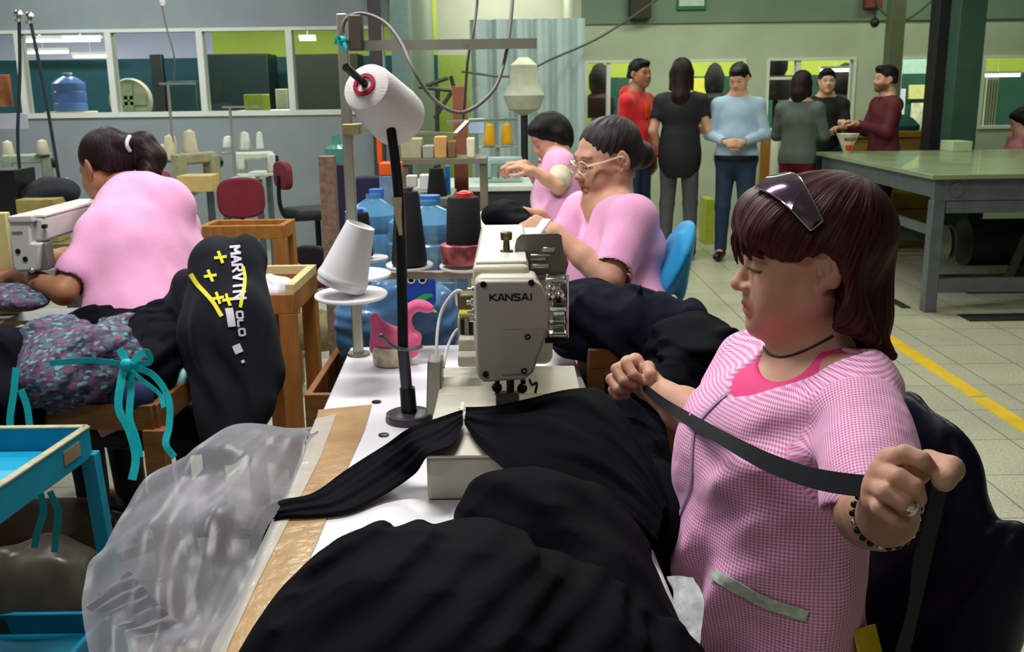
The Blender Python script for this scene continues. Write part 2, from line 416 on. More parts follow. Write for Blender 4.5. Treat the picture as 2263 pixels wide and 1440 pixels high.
# right wall with openings: rects in (x0,x1) and z range
wins = [(1292, 1398, 128, 292), (1512, 1646, 126, 292), (1692, 1888, 134, 292), (1983, 2068, 134, 292), (2166, 2330, 134, 300)]
zT = atY(1600, 130, YR)[2]; zB = atY(1600, 292, YR)[2]; zL = atY(1600, 50, YR)[2]
xs = []
for a, b, c, d in wins: xs += [atY(a, 200, YR)[0], atY(b, 200, YR)[0]]
m = MB(); m.box((XR0, YR, 0), (XR, YR + .1, zB)).box((XR0, YR, zT), (XR, YR + .1, zL))
ed = [XR0] + xs + [XR]
for i in range(0, len(ed), 2):
    if ed[i + 1] - ed[i] > .01: m.box((ed[i], YR, zB), (ed[i + 1], YR + .1, zT))
struct(m.build('wall_far', M_wallwhite))
struct(MB().box((XR0, YR - .03, zL), (XR, YR + .1, ZC)).build('wall_far_upper', M_wallgreen))
struct(MB().box((XR0 - .08, YR - .02, 0), (XR0, YR + 2.6, ZC)).build('trim_3', M_wallwhite))
for i in range(5):
    a, b = xs[2 * i], xs[2 * i + 1]; fw = .03; m = MB()
    m.box((a, YR - .02, zB), (a + fw, YR + .12, zT)).box((b - fw, YR - .02, zB), (b, YR + .12, zT))
    m.box((a + fw, YR - .02, zB), (b - fw, YR + .12, zB + .03)).box((a + fw, YR - .02, zT - .025), (b - fw, YR + .12, zT))
    if i == 0: c = (a + b) / 2; m.box((c - .02, YR, zB + .03), (c + .02, YR + .1, zT - .02))
    if i == 2: c = a + (b - a) * .36; m.box((c - .025, YR, zB + .03), (c + .025, YR + .1, zT - .02)).box((a + fw, YR, zT - .22), (c, YR + .1, zT - .19))
    w = struct(m.build('window_%d' % (i + 6), M_white))
    MB().box((a + fw, YR + .05, zB + .03), (b - fw, YR + .055, zT - .025)).build('pane', M_glass, w)
YRB = 13.9; zq = atY(1600, 168, YRB)[2]
struct(MB().box((XR0, YRB, 0), (XR, YRB + .1, zq)).build('wall_far_room_lower', mat('green_teal_wall_paint', (38, 84, 70), .6, var=.15, scale=2)))
x1, x2 = atY(1900, 150, YRB)[0], atY(2110, 150, YRB)[0]
struct(MB().box((XR0, YRB, zq), (x1, YRB + .1, ZC)).build('wall_far_room_lime', M_lime))
struct(MB().box((x1, YRB, zq), (x2, YRB + .1, ZC)).build('wall_far_room_mint', mat('pale_mint_wall_paint', (176, 214, 196), .6)))
struct(MB().box((x2, YRB, zq), (XR, YRB + .1, ZC)).build('wall_far_room_side', M_lime))
# columns in the right half
def col_at(name, pa, pb, y, d, m):
    a, b = atY(pa, 200, y)[0], atY(pb, 200, y)[0]
    struct(MB().box((a, y, 0), (b, y + d, ZC)).build(name, m, bevel=.006))
col_at('trim_4', 1958, 1990, 9.9, .14, mat('olive_grey_pipe_paint', (92, 98, 74), .5))
col_at('trim_5', 2062, 2110, 9.35, .2, mat('near_black_column_paint', (34, 32, 38), .5))
col_at('trim_6', 2108, 2166, 9.15, .25, mat('dark_green_grey_column_paint', (62, 92, 80), .5))
# yellow floor lines
M_line = mat('yellow_floor_paint', (214, 176, 20), .5, var=.12, scale=9)
p0 = atZ(1987, 769, 0); xl = p0[0] - .02
struct(MB().box((xl, 3.9 - 1.3, 0), (xl + .085, 4.52, .0025)).box((xl + .004, 4.545, 0), (xl + .089, 9.3, .0025)).build('trim_7', M_line))
a = atZ(600, 697, 0); struct(MB().box((-4.0, a[1] - .05, 0), (.9, a[1] + .05, .0025)).build('trim_8', M_line))
# plastic dust curtain hung in the recess
def curtain():
    xa, xb = atY(1038, 100, 9.9)[0], atY(1292, 100, 9.9)[0]
    zt_, zb_ = atY(1150, 42, 9.9)[2], .12
    n, k = 90, 20; G = np.zeros((n, k, 3))
    for i in range(n):
        s = i / (n - 1)
        for j in range(k):
            t = j / (k - 1)
            G[i, j] = (xa + (xb - xa) * s, 9.9 + .035 * math.sin(s * 34 + 2 * math.sin(t * 2)) + .02 * math.sin(s * 71 + t), zb_ + (zt_ - zb_) * t)
    m = mat('pale_translucent_plastic', (176, 194, 196), .35, var=.06, scale=3, alpha=.82)
    o = MB().sheet(G, .003).build('dust_curtain', m, smooth=True)
    tag(o, 'tall pale plastic curtain hanging across the recess behind the seated workers', 'curtain')
curtain()
# exit sign, dark box, camera-like fittings on the upper wall
def onwall(px0, py0, px1, py1, y=None, d=.03):
    y = YR - .03 if y is None else y
    a = atY(px0, py1, y); b = atY(px1, py0, y)
    return (a[0], y - d, a[2]), (b[0], y, b[2])
lo, hi = onwall(1495, -10, 1560, 22)
t = thing('exit_sign', 'small green and white emergency exit sign high on the far wall', 'sign', ((lo[0] + hi[0]) / 2, hi[1], lo[2]))
MB().box(lo, hi).build('sign_board', mat('sign_green', (20, 120, 70), .5), t)
c = np.array([(lo[0] + hi[0]) / 2, lo[1] - .002, 0]); w_ = (hi[0] - lo[0])
MB().box((lo[0] + .02, lo[1] - .004, lo[2] + .035), (hi[0] - .02, lo[1] - .0005, lo[2] + .095)).build('white_panel', mat('sign_white', (200, 214, 200), .5), t)
lo, hi = onwall(1388, -12, 1436, 44, d=.14)
tag(MB().box(lo, hi).build('wall_speaker', mat('dark_brown_box', (52, 48, 40), .6), bevel=.01), 'dark brown box speaker mounted high on the far wall', 'speaker')
# wall clutter: red alarm box, dangling camera, cable
lo, hi = onwall(1905, -20, 1945, 20, d=.1)
tag(MB().box(lo, hi).build('wall_mounted_alarm', mat('faded_red_box', (120, 60, 52), .6), bevel=.01), 'faded red alarm box high on the far wall beside the thin column', 'alarm')
p = atY(1933, 50, YR - .3)
t = thing('hanging_lamp', 'small dark lamp head hanging below the red alarm box', 'lamp', p)
MB().ball(p, (.045, .05, .05)).build('lamp_head', M_dark, t, smooth=True)
MB().cyl(p + np.array([0, 0, .04]), p + np.array([0, 0, .45]), .006).build('cord', M_dark, t)
tag(MB().tube([atY(1920, -25, 10.6), atY(1945, 20, 10.5), atY(1975, 44, 10.2), atY(2010, 40, 10.3), atY(2050, 10, 10.5), atY(2090, -30, 10.6)], .011, 6).build('power_cable', mat('grey_cable', (70, 76, 66), .5)), 'drooping grey cable slung in front of the thin olive column', 'cable')
tag(MB().tube([atY(1020, 158, 9.6), atY(1130, 168, 9.6), atY(1220, 130, 9.7), atY(1330, 80, 9.9), atY(1450, 0, 10.2), atY(1500, -40, 10.3)], .012, 6).build('power_cable', mat('grey_cable', (70, 76, 66), .5)), 'long thin cable sagging across the plastic curtain towards the far wall', 'cable')
# ---------------------------------------------------------------- things seen through the office windows
def jug(px, py0, py1, Y, r, label, m=None, z=None):
    a = atY(px, py1, Y); b = atY(px, py0, Y); h = b[2] - a[2]
    t = thing('water_jug', label, 'water jug', a)
    M = m or mat('blue_jug_plastic', (112, 146, 214), .15, var=.03, alpha=.75)
    MB().lathe(a, (0, 0, 1), [(0, r * .9), (.02 * h, r), (.2 * h, r), (.23 * h, r * .93), (.27 * h, r), (.5 * h, r), (.53 * h, r * .93), (.57 * h, r), (.72 * h, r), (.86 * h, r * .55), (.92 * h, r * .25), (.96 * h, r * .25)], 28).build('bottle', M, t, smooth=True)
    MB().cyl(a + np.array([0, 0, h * .95]), a + np.array([0, 0, h]), r * .28, n=16).build('cap', mat('white_cap', (220, 225, 225), .4), t, smooth=True)
    return t
jug(158, 160, 246, 10.3, .16, 'blue plastic water jug on its stand behind the office windows')
a = atY(158, 246, 10.3)
tag(MB().box((a[0] - .2, 10.12, 0), (a[0] + .2, 10.48, a[2])).build('jug_stand', M_cream, bevel=.01), 'cream stand under the blue water jug in the office', 'stand')
def fan():
    c = atY(290, 222, 10.05); t = thing('pedestal_fan', 'large round cream pedestal fan behind the second office window', 'fan', (c[0], c[1], 0))
    m = mat('cream_fan_plastic', (212, 204, 160), .5)
    MB().lathe(c, (0, 1, 0), [(-.04, .17), (-.05, .20), (0, .215), (.04, .20), (.06, .12)], 36).build('cage_rim', m, t, smooth=True)
    k = MB()
    for i in range(4): k.obox(c + rot('Y', 90 * i) @ np.array([.09, -.06, 0]), [rot('Y', 90 * i) @ np.array([1, 0, 0]), (0, 1, 0), rot('Y', 90 * i) @ np.array([0, 0, 1])], (.08, .006, .045))
    k.build('blades', mat('pale_green_blades', (180, 200, 150), .4), t)
    MB().cyl((c[0], c[1] + .05, .03), (c[0], c[1] + .05, c[2] - .1), .02).build('pole', m, t)
    MB().cyl((c[0], c[1] + .05, 0), (c[0], c[1] + .05, .03), .2, n=28).build('base', m, t)
fan()
def office_box(name, px0, py0, px1, py1, Y, d, m, label, cat, tofloor=True):
    a = atY(px0, py1, Y); b = atY(px1, py0, Y)
    return tag(MB().box((a[0], Y, 0 if tofloor else a[2]), (b[0], Y + d, b[2])).build(name, m, bevel=.01), label, cat)
office_box('tall_cabinet', 452, 118, 590, 300, 11.9, .5, mat('black_green_cabinet', (16, 34, 32), .4), 'tall blackish green cabinet behind the third office window', 'cabinet')
office_box('door_post', 346, 120, 356, 300, 12.2, .1, M_dark, 'dark narrow post against the teal office wall', 'post')
office_box('low_cupboard', 380, 178, 432, 300, 11.2, .4, mat('dark_teal_cupboard', (24, 60, 62), .5), 'dark teal low cupboard behind the second office window', 'cupboard')
office_box('lime_parcel', 540, 208, 580, 240, 10.0, .3, mat('lime_parcel_wrap', (176, 196, 50), .5), 'lime green parcel on the shelf behind the third office window', 'parcel')
office_box('white_shelf_board', 520, 243, 636, 252, 10.5, .5, M_white, 'white shelf board under the lime parcel in the office', 'shelf', False)
office_box('dark_wardrobe', 650, 118, 790, 300, 12.0, .5, mat('olive_black_wardrobe', (34, 40, 26), .5), 'wide olive black wardrobe behind the fourth office window', 'wardrobe')
office_box('grey_office_bin', 612, 196, 634, 262, 11.2, .3, mat('khaki_bin', (140, 140, 110), .5), 'khaki grey bin beside the frame of the third office window', 'bin')
for (px, py, Y, w_) in ((88, 87, 11.0, 1.0), (178, 86, 11.2, .9), (95, 113, 12.4, 1.3), (200, 122, 12.5, .9), (680, 84, 12.0, .4)):
    c = atY(px, py, Y)
    t = thing('pendant_tube_lamp', 'glowing fluorescent tube lamp seen through the office windows', 'lamp', c, 'tube lamps behind the office windows')
    MB().box((c[0] - w_ / 2 * .5, Y - .03, c[2]), (c[0] + w_ / 2 * .5, Y + .05, c[2] + .035)).build('housing', M_white, t)
    MB().cyl((c[0] - w_ * .23, Y, c[2] - .014), (c[0] + w_ * .23, Y, c[2] - .014), .016, n=10).build('tube', mat('lamp_tube_glow', (255, 250, 225), emit=(255, 250, 220), estr=5, var=0), t); MB().cyl((c[0], Y, c[2] + .035), (c[0], Y, 2.62), .006, n=6).build('cord', M_white, t)
# pieces behind the far right windows
def far_box(name, px0, py0, px1, py1, Y, d, m, label, cat, floor=False, group=None):
    a = atY(px0, py1, Y); b = atY(px1, py0, Y)
    return tag(MB().box((a[0], Y, 0 if floor else a[2]), (b[0], Y + d, b[2])).build(name, m, bevel=.006), label, cat, group)
far_box('mounted_notice_board', 1524, 172, 1566, 228, YRB - .06, .05, mat('yellow_notice_paper', (216, 214, 70), .6), 'yellow notice board behind the window between the two standing couples', 'notice board')
far_box('mounted_notice_board', 2008, 187, 2064, 219, YRB - .06, .05, mat('pale_yellow_paper', (214, 214, 130), .6), 'pale yellow notice board beyond the window left of the dark columns', 'notice board')
far_box('mounted_poster', 2010, 227, 2058, 288, YRB - .05, .02, mat('mottled_poster_print', (204, 206, 170), .6, var=.45, scale=9), 'mottled pale poster below the pale yellow notice board', 'poster')
far_box('mounted_chart', 1979, 196, 2003, 268, YRB - .05, .02, mat('pale_blue_paper', (196, 214, 220), .6), 'narrow pale blue chart left of the mottled poster', 'chart')
for i, (px, r_) in enumerate(((1325, .13), (1578, .12), (1716, .13), (1866, .15))):
    c = atY(px, 205 if i != 2 else 165, 12.6)
    tag(MB().cyl((c[0], c[1], 0), (c[0], c[1], c[2] - .29), .03).lathe((c[0], c[1], c[2] - .3), (0, 0, 1), [(0, .16), (.1, .2), (.24, .18), (.3, .1), (.36, r_), (.5, r_ * 1.05), (.62, r_ * .6), (.66, .02)], 16).build('covered_mannequin', mat('black_cloth_shape', (22, 24, 24), .8), smooth=True),
        ['dark covered dress form behind the leftmost far window', 'dark covered dress form behind the window left of the man in pale blue', 'dark covered dress form high behind the window beside the woman in grey', 'dark covered dress form behind the window beside the man in maroon'][i], 'dress form')
for i, (px, py, w_, Y) in enumerate(((2206, 163, .52, 11.6), (1846, 152, .36, 12.0), (1846, 166, .34, 12.9), (1880, 40, 0, 0))):
    if not w_: continue
    c = atY(px, py, Y)
    t = thing('pendant_tube_lamp', ['bright long tube lamp glowing behind the far window right of the columns', 'tube lamp glowing above the man in black behind the far window', 'second dimmer tube lamp just below the lamp above the man in black'][i], 'lamp', c)
    MB().box((c[0] - w_ / 2, Y - .03, c[2]), (c[0] + w_ / 2, Y + .06, c[2] + .03)).build('housing', M_white, t)
    MB().cyl((c[0] - w_ * .47, Y, c[2] - .016), (c[0] + w_ * .47, Y, c[2] - .016), .018, n=10).build('tube', mat('lamp_tube_glow', (255, 250, 225)), t); MB().cyl((c[0], Y, c[2] + .03), (c[0], Y, ZC), .006, n=6).build('cord', M_white, t)
# long pale curtain right of the columns and mustard door frame
def drape(px0, px1, py0, Y, m, label):
    a, b = atY(px0, py0, Y), atY(px1, py0, Y); n, k = 40, 6
    G = np.array([[(a[0] + (b[0] - a[0]) * i / (n - 1), Y + .03 * math.sin(i * .8), .05 + (a[2] - .05) * j / (k - 1)) for j in range(k)] for i in range(n)])
    tag(MB().sheet(G, .004).build('pale_drape', m, smooth=True), label, 'drape')
drape(2176, 2206, 172, 11.3, mat('pale_sage_drape', (190, 200, 170), .7), 'pale sage drape hanging behind the window right of the columns')
a, b = atY(2150, 170, 9.9), atY(2166, 170, 9.9)
tag(MB().box((a[0], 9.9, 0), (b[0], 9.96, a[2])).build('mustard_post', mat('mustard_wood', (150, 116, 26), .5)), 'mustard coloured upright post beside the dark green column', 'post')
# ================================================================ MAIN SEWING TABLE
TZ = .76
M_lam = mat('white_laminate', (232, 230, 236), .28, var=.03, scale=6, spec=.5)
M_steelg = mat('grey_steel', (150, 152, 146), .38, metal=.7, var=.08)
M_chrome = mat('bright_chrome', (225, 225, 220), .18, metal=1.0, var=.03)
M_alu = mat('brushed_aluminium', (186, 184, 172), .35, metal=.75, var=.06)
M_cream_m = mat('cream_machine_enamel', (206, 202, 184), .35, var=.03, coat=.2)
M_lgrey_m = mat('light_grey_machine_enamel', (178, 176, 164), .38, var=.03, coat=.15)
M_black = mat('black_plastic', (18, 18, 20), .35, var=.1)
M_blackmetal = mat('black_painted_metal', (26, 28, 30), .35, metal=.3, var=.1)
M_screw = mat('dark_screw_steel', (48, 48, 44), .35, metal=.8)
M_whitepl = mat('white_plastic', (226, 224, 228), .3, var=.02)
M_thread_w = mat('white_thread', (236, 230, 232), .8, var=.03, bump=.35, bscale=40, stretch=(1, 1, 30))
M_thread_k = mat('black_thread', (20, 21, 27), .8, var=.15, bump=.5, bscale=40, stretch=(1, 1, 30))
M_wood = mat('brown_varnished_wood', (132, 84, 42), .5, var=.22, scale=7, bump=.15, bscale=30, stretch=(1, 1, 6))
M_wood2 = mat('orange_brown_wood', (156, 104, 48), .5, var=.2, scale=7, bump=.12, bscale=30, stretch=(6, 1, 1))
tl, dr = np.array([-.452, 2.69, TZ]), np.array([.0437, -.999, 0.0]); rt = np.array([.999, .0437, 0.0])
t = thing('sewing_table', 'long white laminate sewing table running from the camera under the cream machine', 'table', (0, 1.7, 0))
tc_ = tl + dr * .98 + rt * .305
MB().obox(tc_ - np.array([0, 0, .02]), [rt, dr, (0, 0, 1)], (.305, .98, .02)).build('tabletop', M_lam, t, bevel=.006)
for (a, b) in ((.06, .1), (.56, .1), (.06, 1.55), (.56, 1.55)):
    c = tl + dr * b + rt * a; MB().box((c[0] - .02, c[1] - .02, 0), (c[0] + .02, c[1] + .02, TZ - .04)).build('leg', M_steelg, t)
a = tl + dr * .1 + rt * .06; b = tl + dr * 1.55 + rt * .06
MB().beam((a[0], a[1], .3), (b[0], b[1], .3), .03, .03).build('rail', M_steelg, t)
# kraft tape strips stuck along the table's edge
M_kraft = mat('shiny_brown_packing_tape', (186, 152, 108), .22, var=.16, scale=14, bump=.6, bscale=34, coat=.6)
pts = [(704, 906), (822, 894), (806, 950), (770, 1030), (745, 1090), (700, 1200), (640, 1330), (600, 1440), (590, 1470), (470, 1470), (505, 1420), (560, 1300), (610, 1180), (650, 1080), (685, 985)]
t = MB().prism([atZ(x, y, TZ + .0008) for x, y in pts][::-1], (0, 0, .0012)).build('packing_tape', M_kraft)
tag(t, 'wrinkled brown packing tape stuck along the left edge of the white table', 'tape')
M_clear = mat('clear_shiny_tape', (240, 236, 226), .12, var=.05, alpha=.45, bump=1.0, bscale=26, coat=.8)
pts = [(690, 925), (735, 915), (700, 1010), (640, 1130), (560, 1290), (500, 1420), (480, 1470), (440, 1470), (505, 1330), (570, 1200), (640, 1050)]
pts = [(x + 8, y) for x, y in pts]
t = MB().prism([atZ(x, y, TZ + .0028) for x, y in pts][::-1], (0, 0, .001)).build('clear_tape', M_clear)
tag(t, 'glossy clear tape beside the brown packing tape on the table edge', 'tape')
for i, (x, y) in enumerate(((832, 889), (848, 962))):
    c = atZ(x, y, TZ)
    tag(MB().lathe(c, (0, 0, 1), [(0, .011), (.003, .011), (.004, .006), (.0042, .002)], 14).build('table_screw', M_screw, smooth=True), ['small dark screw in the white table nearer the swan pincushion', 'small dark screw in the white table beside the black cloth strip'][i], 'screw')
# ---------------------------------------------------------------- the coverstitch machine
HY = 1.745
mc = thing('sewing_machine', 'cream industrial coverstitch sewing machine lettered KANSAI with black cloth under its needles', 'sewing machine', (0, 1.9, TZ))
BZ = .845
MB().box((-.15, 1.61, TZ + .001), (.135, 2.16, BZ - .006)).build('bed', mat('greige_machine_bed', (182, 178, 158), .4, var=.03), mc, bevel=.006)
MB().box((-.154, 1.606, BZ - .006), (.14, 1.95, BZ)).build('bed_plate', M_cream_m, mc, bevel=.002)
MB().box((-.154, 1.952, BZ - .006), (.14, 2.165, BZ)).build('rear_plate', M_cream_m, mc, bevel=.002)
def face(pts, y, dep, name, m, bevel=.004, parent=mc):
    P = [atY(px, py, y) for px, py in pts]
    return MB().prism(P, (0, dep, 0)).build(name, m, parent, bevel=bevel, seg=3)
face([(1068, 845), (1160, 838), (1178, 824), (1207, 742), (1213, 702), (1212, 668), (1196, 630), (1184, 621), (1056, 621), (1050, 628), (1056, 832)], HY, .022, 'face_cover', M_lgrey_m, .005)
face([(1066, 838), (1158, 832), (1200, 742), (1208, 700), (1194, 634), (1182, 612), (1060, 612), (1048, 622), (1052, 830)], HY + .02, .07, 'head_casing', M_cream_m, .006)
face([(1107, 731), (1204, 727), (1202, 744), (1176, 820), (1168, 826), (1108, 829)], HY - .004, .006, 'cover_panel', mat('pale_grey_cover_panel', (168, 167, 154), .4, var=.03), .002)
for (px, py) in ((1068, 628), (1174, 624), (1166, 743), (1158, 818), (1073, 826)):
    c = atY(px, py, HY - .001)
    q = MB().lathe(c, (0, -1, 0), [(-.002, .0058), (.0035, .0058), (.0045, .0045), (.0046, .003), (.002, .0028)], 16).build('cover_screw', M_screw, mc, smooth=True)
# lettering KANSAI built from strokes
def letters(parent, y, x0, z0, w, h, gap, m):
    G = {'K': [[(0, 0), (0, 1)], [(.95, 1), (.12, .5), (1, 0)]], 'A': [[(0, 0), (.42, 1), (.58, 1), (1, 0)], [(.25, .3), (.75, .3)]],
         'N': [[(0, 0), (0, 1), (.95, 0), (.95, 1)]], 'S': [[(.98, .95), (.2, 1), (.02, .8), (.15, .55), (.85, .45), (.98, .2), (.8, 0), (0, .04)]], 'I': [[(.2, 0), (.2, 1)]]}
    k = MB(); x = x0
    for ch in 'KANSAI':
        for st in G[ch]:
            for a, b in zip(st, st[1:]):
                A = np.array([x + a[0] * w, y, z0 + a[1] * h]); B = np.array([x + b[0] * w, y, z0 + b[1] * h]); d = (B - A) / np.linalg.norm(B - A)
                k.beam(A - d * .0006, B + d * .0006, .0012, .0026, up=np.cross(d, (0, 1, 0)))
        x += (w + gap) if ch != 'I' else w * .4
    return k.build('lettering', m, parent)
a = atY(1083, 664, HY); b = atY(1176, 650, HY)
letters(mc, HY - .0008, a[0], a[2], (b[0] - a[0]) / 6.6, .0115, .0028, mat('dark_logo_print', (44, 34, 44), .5))
# arm, top cover
A0 = atY(1044, 612, HY + .06)[0]; A1 = .033; ZT = 1.138
MB().box((A0, HY + .06, .97), (A1, 2.36, ZT)).build('arm', M_cream_m, mc, bevel=.012, seg=4)
MB().box((A0 + .006, HY + .075, ZT - .001), (A1 - .004, 2.33, ZT + .006)).build('top_cover', mat('white_machine_enamel', (232, 230, 214), .3, var=.02, coat=.3), mc, bevel=.004)
MB().box((A0 + .0, 2.2, BZ - .01), (A1 + .06, 2.40, 1.13)).build('rear_column', M_cream_m, mc, bevel=.02, seg=4)
# nut and bracket plate on top
c = np.array([atY(1120, 600, 1.93)[0], 1.93, ZT + .005])
MB().lathe(c, (0, 0, 1), [(0, .013), (.004, .013), (.005, .007), (.022, .006), (.024, .011), (.038, .012), (.04, .009)], 20).build('thread_nut', mat('olive_nut_metal', (96, 94, 66), .35, metal=.7), mc, smooth=True)
Yb = 1.93
out = [(1140, 606), (1138, 545), (1142, 528), (1152, 518), (1234, 516), (1240, 520), (1250, 600), (1250, 608)]
P = [atY(x, y, Yb) for x, y in out]
def slotted(outline, holes, y, dep, name, m, parent):   # plate with rectangular holes, by bridging strips
    cu = bpy.data.curves.new(name, 'CURVE'); cu.dimensions = '2D'; cu.fill_mode = 'BOTH'; cu.extrude = dep / 2; cu.bevel_depth = .0006
    for loop in [outline] + holes:
        sp = cu.splines.new('POLY'); sp.points.add(len(loop) - 1)
        for q, p in zip(sp.points, loop): q.co = (p[0], p[2], 0, 1)
        sp.use_cyclic_u = True
    o = bpy.data.objects.new(name, cu); COL.objects.link(o); o.rotation_euler = (PI / 2, 0, 0); o.location = (0, y, 0)
    bpy.context.view_layer.update()
    dg = bpy.context.evaluated_depsgraph_get(); me = bpy.data.meshes.new_from_object(o.evaluated_get(dg)); M_ = Matrix.Translation((0, y, 0)) @ Matrix.Rotation(PI / 2, 4, 'X')
    me.transform(M_); bpy.data.objects.remove(o); me.name = name
    n = bpy.data.objects.new(name, me); COL.objects.link(n); me.materials.clear(); me.materials.append(m); return adopt(n, parent)
rect = lambda x0, y0, x1, y1: [atY(x0, y0, Yb), atY(x1, y0, Yb), atY(x1, y1, Yb), atY(x0, y1, Yb)]
M_brk = mat('dull_grey_bracket_steel', (128, 126, 116), .4, metal=.55, var=.08)
slotted(P, [rect(1172, 568, 1206, 574), rect(1172, 582, 1212, 592), rect(1196, 548, 1224, 556)], Yb, .004, 'bracket_plate', M_brk, mc)
for (a0, b0, a1, b1) in ((1172, 561, 1216, 566), (1175, 582, 1212, 590), (1200, 546, 1226, 553)):
    p0 = atY(a0, b1, Yb - .012); p1 = atY(a1, b0, Yb - .012)
    MB().box((p0[0], Yb - .014, p0[2]), (p1[0], Yb - .008, p1[2])).build('bracket_slider', M_chrome, mc, bevel=.001)
p0 = atY(1115, 612, Yb); p1 = atY(1250, 600, Yb)
MB().box((p0[0], Yb - .02, p0[2] - .004), (p1[0], Yb + .02, p0[2] + .006)).build('bracket_foot', M_brk, mc, bevel=.002)
# stack of tensioners on the right side of the head
Yt = 1.80
ts = [(1205, 612, 1248, 622, M_chrome), (1212, 628, 1238, 640, M_chrome), (1206, 646, 1222, 662, M_cream_m), (1228, 644, 1240, 668, M_screw), (1222, 660, 1250, 672, M_brk), (1214, 682, 1252, 687, M_chrome),
      (1222, 692, 1248, 706, M_chrome), (1214, 710, 1250, 715, M_brk), (1222, 718, 1248, 731, M_chrome), (1212, 733, 1252, 738, M_chrome), (1204, 742, 1256, 755, M_black)]
for (a0, b0, a1, b1, m) in ts:
    p0 = atY(a0, b1, Yt); p1 = atY(a1, b0, Yt)
    MB().box((p0[0], Yt - .012, p0[2]), (p1[0], Yt + .014, p1[2])).build('tension_plate', m, mc, bevel=.0015)
for px in (1210, 1254):
    p0 = atY(px, 750, Yt + .006); p1 = atY(px, 606, Yt + .006); MB().cyl(p0, p1, .0028).build('tension_rod', M_chrome, mc, smooth=True)
for (px, py) in ((1216, 634), (1236, 650), (1215, 652)):
    c = atY(px, py, Yt - .014); MB().lathe(c, (0, -1, 0), [(0, .009), (.004, .009), (.005, .005), (.014, .0045), (.015, .003)], 18).build('tension_knob', M_chrome, mc, smooth=True)
for (px, py) in ((1048, 640), (1046, 668), (1048, 690), (1052, 706)):
    c = atY(px, py, HY + .05); MB().lathe(c, (-1, 0, 0), [(0, .007), (.004, .007), (.005, .004), (.012, .004), (.0125, .002)], 14).build('side_knob', M_chrome, mc, smooth=True)
# needle bars, presser foot
for (px, r, m, y0, y1) in ((1099, .005, M_screw, 838, 872), (1128, .0075, mat('bronze_needle_bar', (88, 80, 58), .3, metal=.8), 836, 905), (1156, .005, M_screw, 838, 866)):
    MB().cyl(atY(px, y1, HY + .045), atY(px, y0, HY + .045), r).build('needle_bar', m, mc, smooth=True)
c = atY(1122, 905, HY + .045)
MB().box((c[0] - .022, c[1] - .012, c[2] - .02), (c[0] + .022, c[1] + .012, c[2] + .035)).build('presser_foot', M_brk, mc, bevel=.002)
for (px, py) in ((1098, 856), (1154, 858)): MB().ball(atY(px, py, HY + .04), .010).build('needle_clamp', M_screw, mc, smooth=True)
MB().tube([atY(1170, 838, 1.79), atY(1176, 850, 1.78), atY(1186, 846, 1.78), atY(1183, 868, 1.78)], .0025, 6).build('thread_guide', M_screw, mc, smooth=True)
# parts to the left of the arm
for (a0, b0, a1, b1, y, d, m, nm) in ((1012, 785, 1058, 812, 2.02, .09, M_cream_m, 'rear_block'), (1014, 748, 1056, 786, 2.06, .08, M_cream_m, 'regulator_block'), (1012, 698, 1056, 748, 2.10, .08, M_lgrey_m, 'looper_cover'), (1014, 690, 1054, 702, 2.09, .05, mat('yellow_decal', (190, 180, 60), .5), 'yellow_label'), (1016, 650, 1050, 690, 2.12, .05, mat('bronze_pulley', (112, 98, 76), .4, metal=.4), 'drive_bracket')):
    p0 = atY(a0, b1, y); p1 = atY(a1, b0, y)
    MB().box((p0[0], y, max(p0[2], BZ + .0005)), (p1[0], y + d, p1[2])).build(nm, m, mc, bevel=.005)
for px in (1022, 1040):
    c = atY(px, 722, 2.098); MB().box((c[0] - .004, c[1] - .003, c[2] - .016), (c[0] + .004, c[1] + .003, c[2] + .016)).build('vent_slot', M_black, mc)
MB().tube([atY(968, 812, 2.10), atY(965, 760, 2.12), atY(972, 700, 2.15), atY(990, 662, 2.16), atY(1012, 642, 2.16), atY(1030, 655, 2.16), atY(1042, 690, 2.14)], .0035, 8).build('oil_tube', M_whitepl, mc, smooth=True)
MB().tube([atY(980, 812, 2.06), atY(988, 770, 2.10), atY(1004, 735, 2.12), atY(1020, 722, 2.12)], .0032, 8).build('oil_tube', M_whitepl, mc, smooth=True)
p0 = atY(936, 878, 2.0); p1 = atY(950, 818, 2.0)
MB().prism([(-.15, 1.96, .80), (-.15, 2.08, .80), (-.15, 2.09, .895), (-.15, 2.03, .895)], (-.03, 0, 0)).build('side_lever', M_brk, mc, bevel=.003)
MB().lathe((-.152, 1.86, .805), (-1, 0, 0), [(0, .012), (.01, .012), (.014, .008)], 18).build('side_cap', M_cream_m, mc, smooth=True)
# cutter gauge in the cloth, near the front of the bed
c = atZ(1022, 905, BZ + .012)
k = MB(); k.beam(c + np.array([0, -.03, 0]), c + np.array([0, .012, .01]), .006, .004)
for s in range(4): k.cyl(c + np.array([-.008 + .004 * (s % 2), -.004 - .007 * s, .003]), c + np.array([.01, -.004 - .007 * s, .008]), .0016)
k.build('edge_guide', M_chrome, mc)
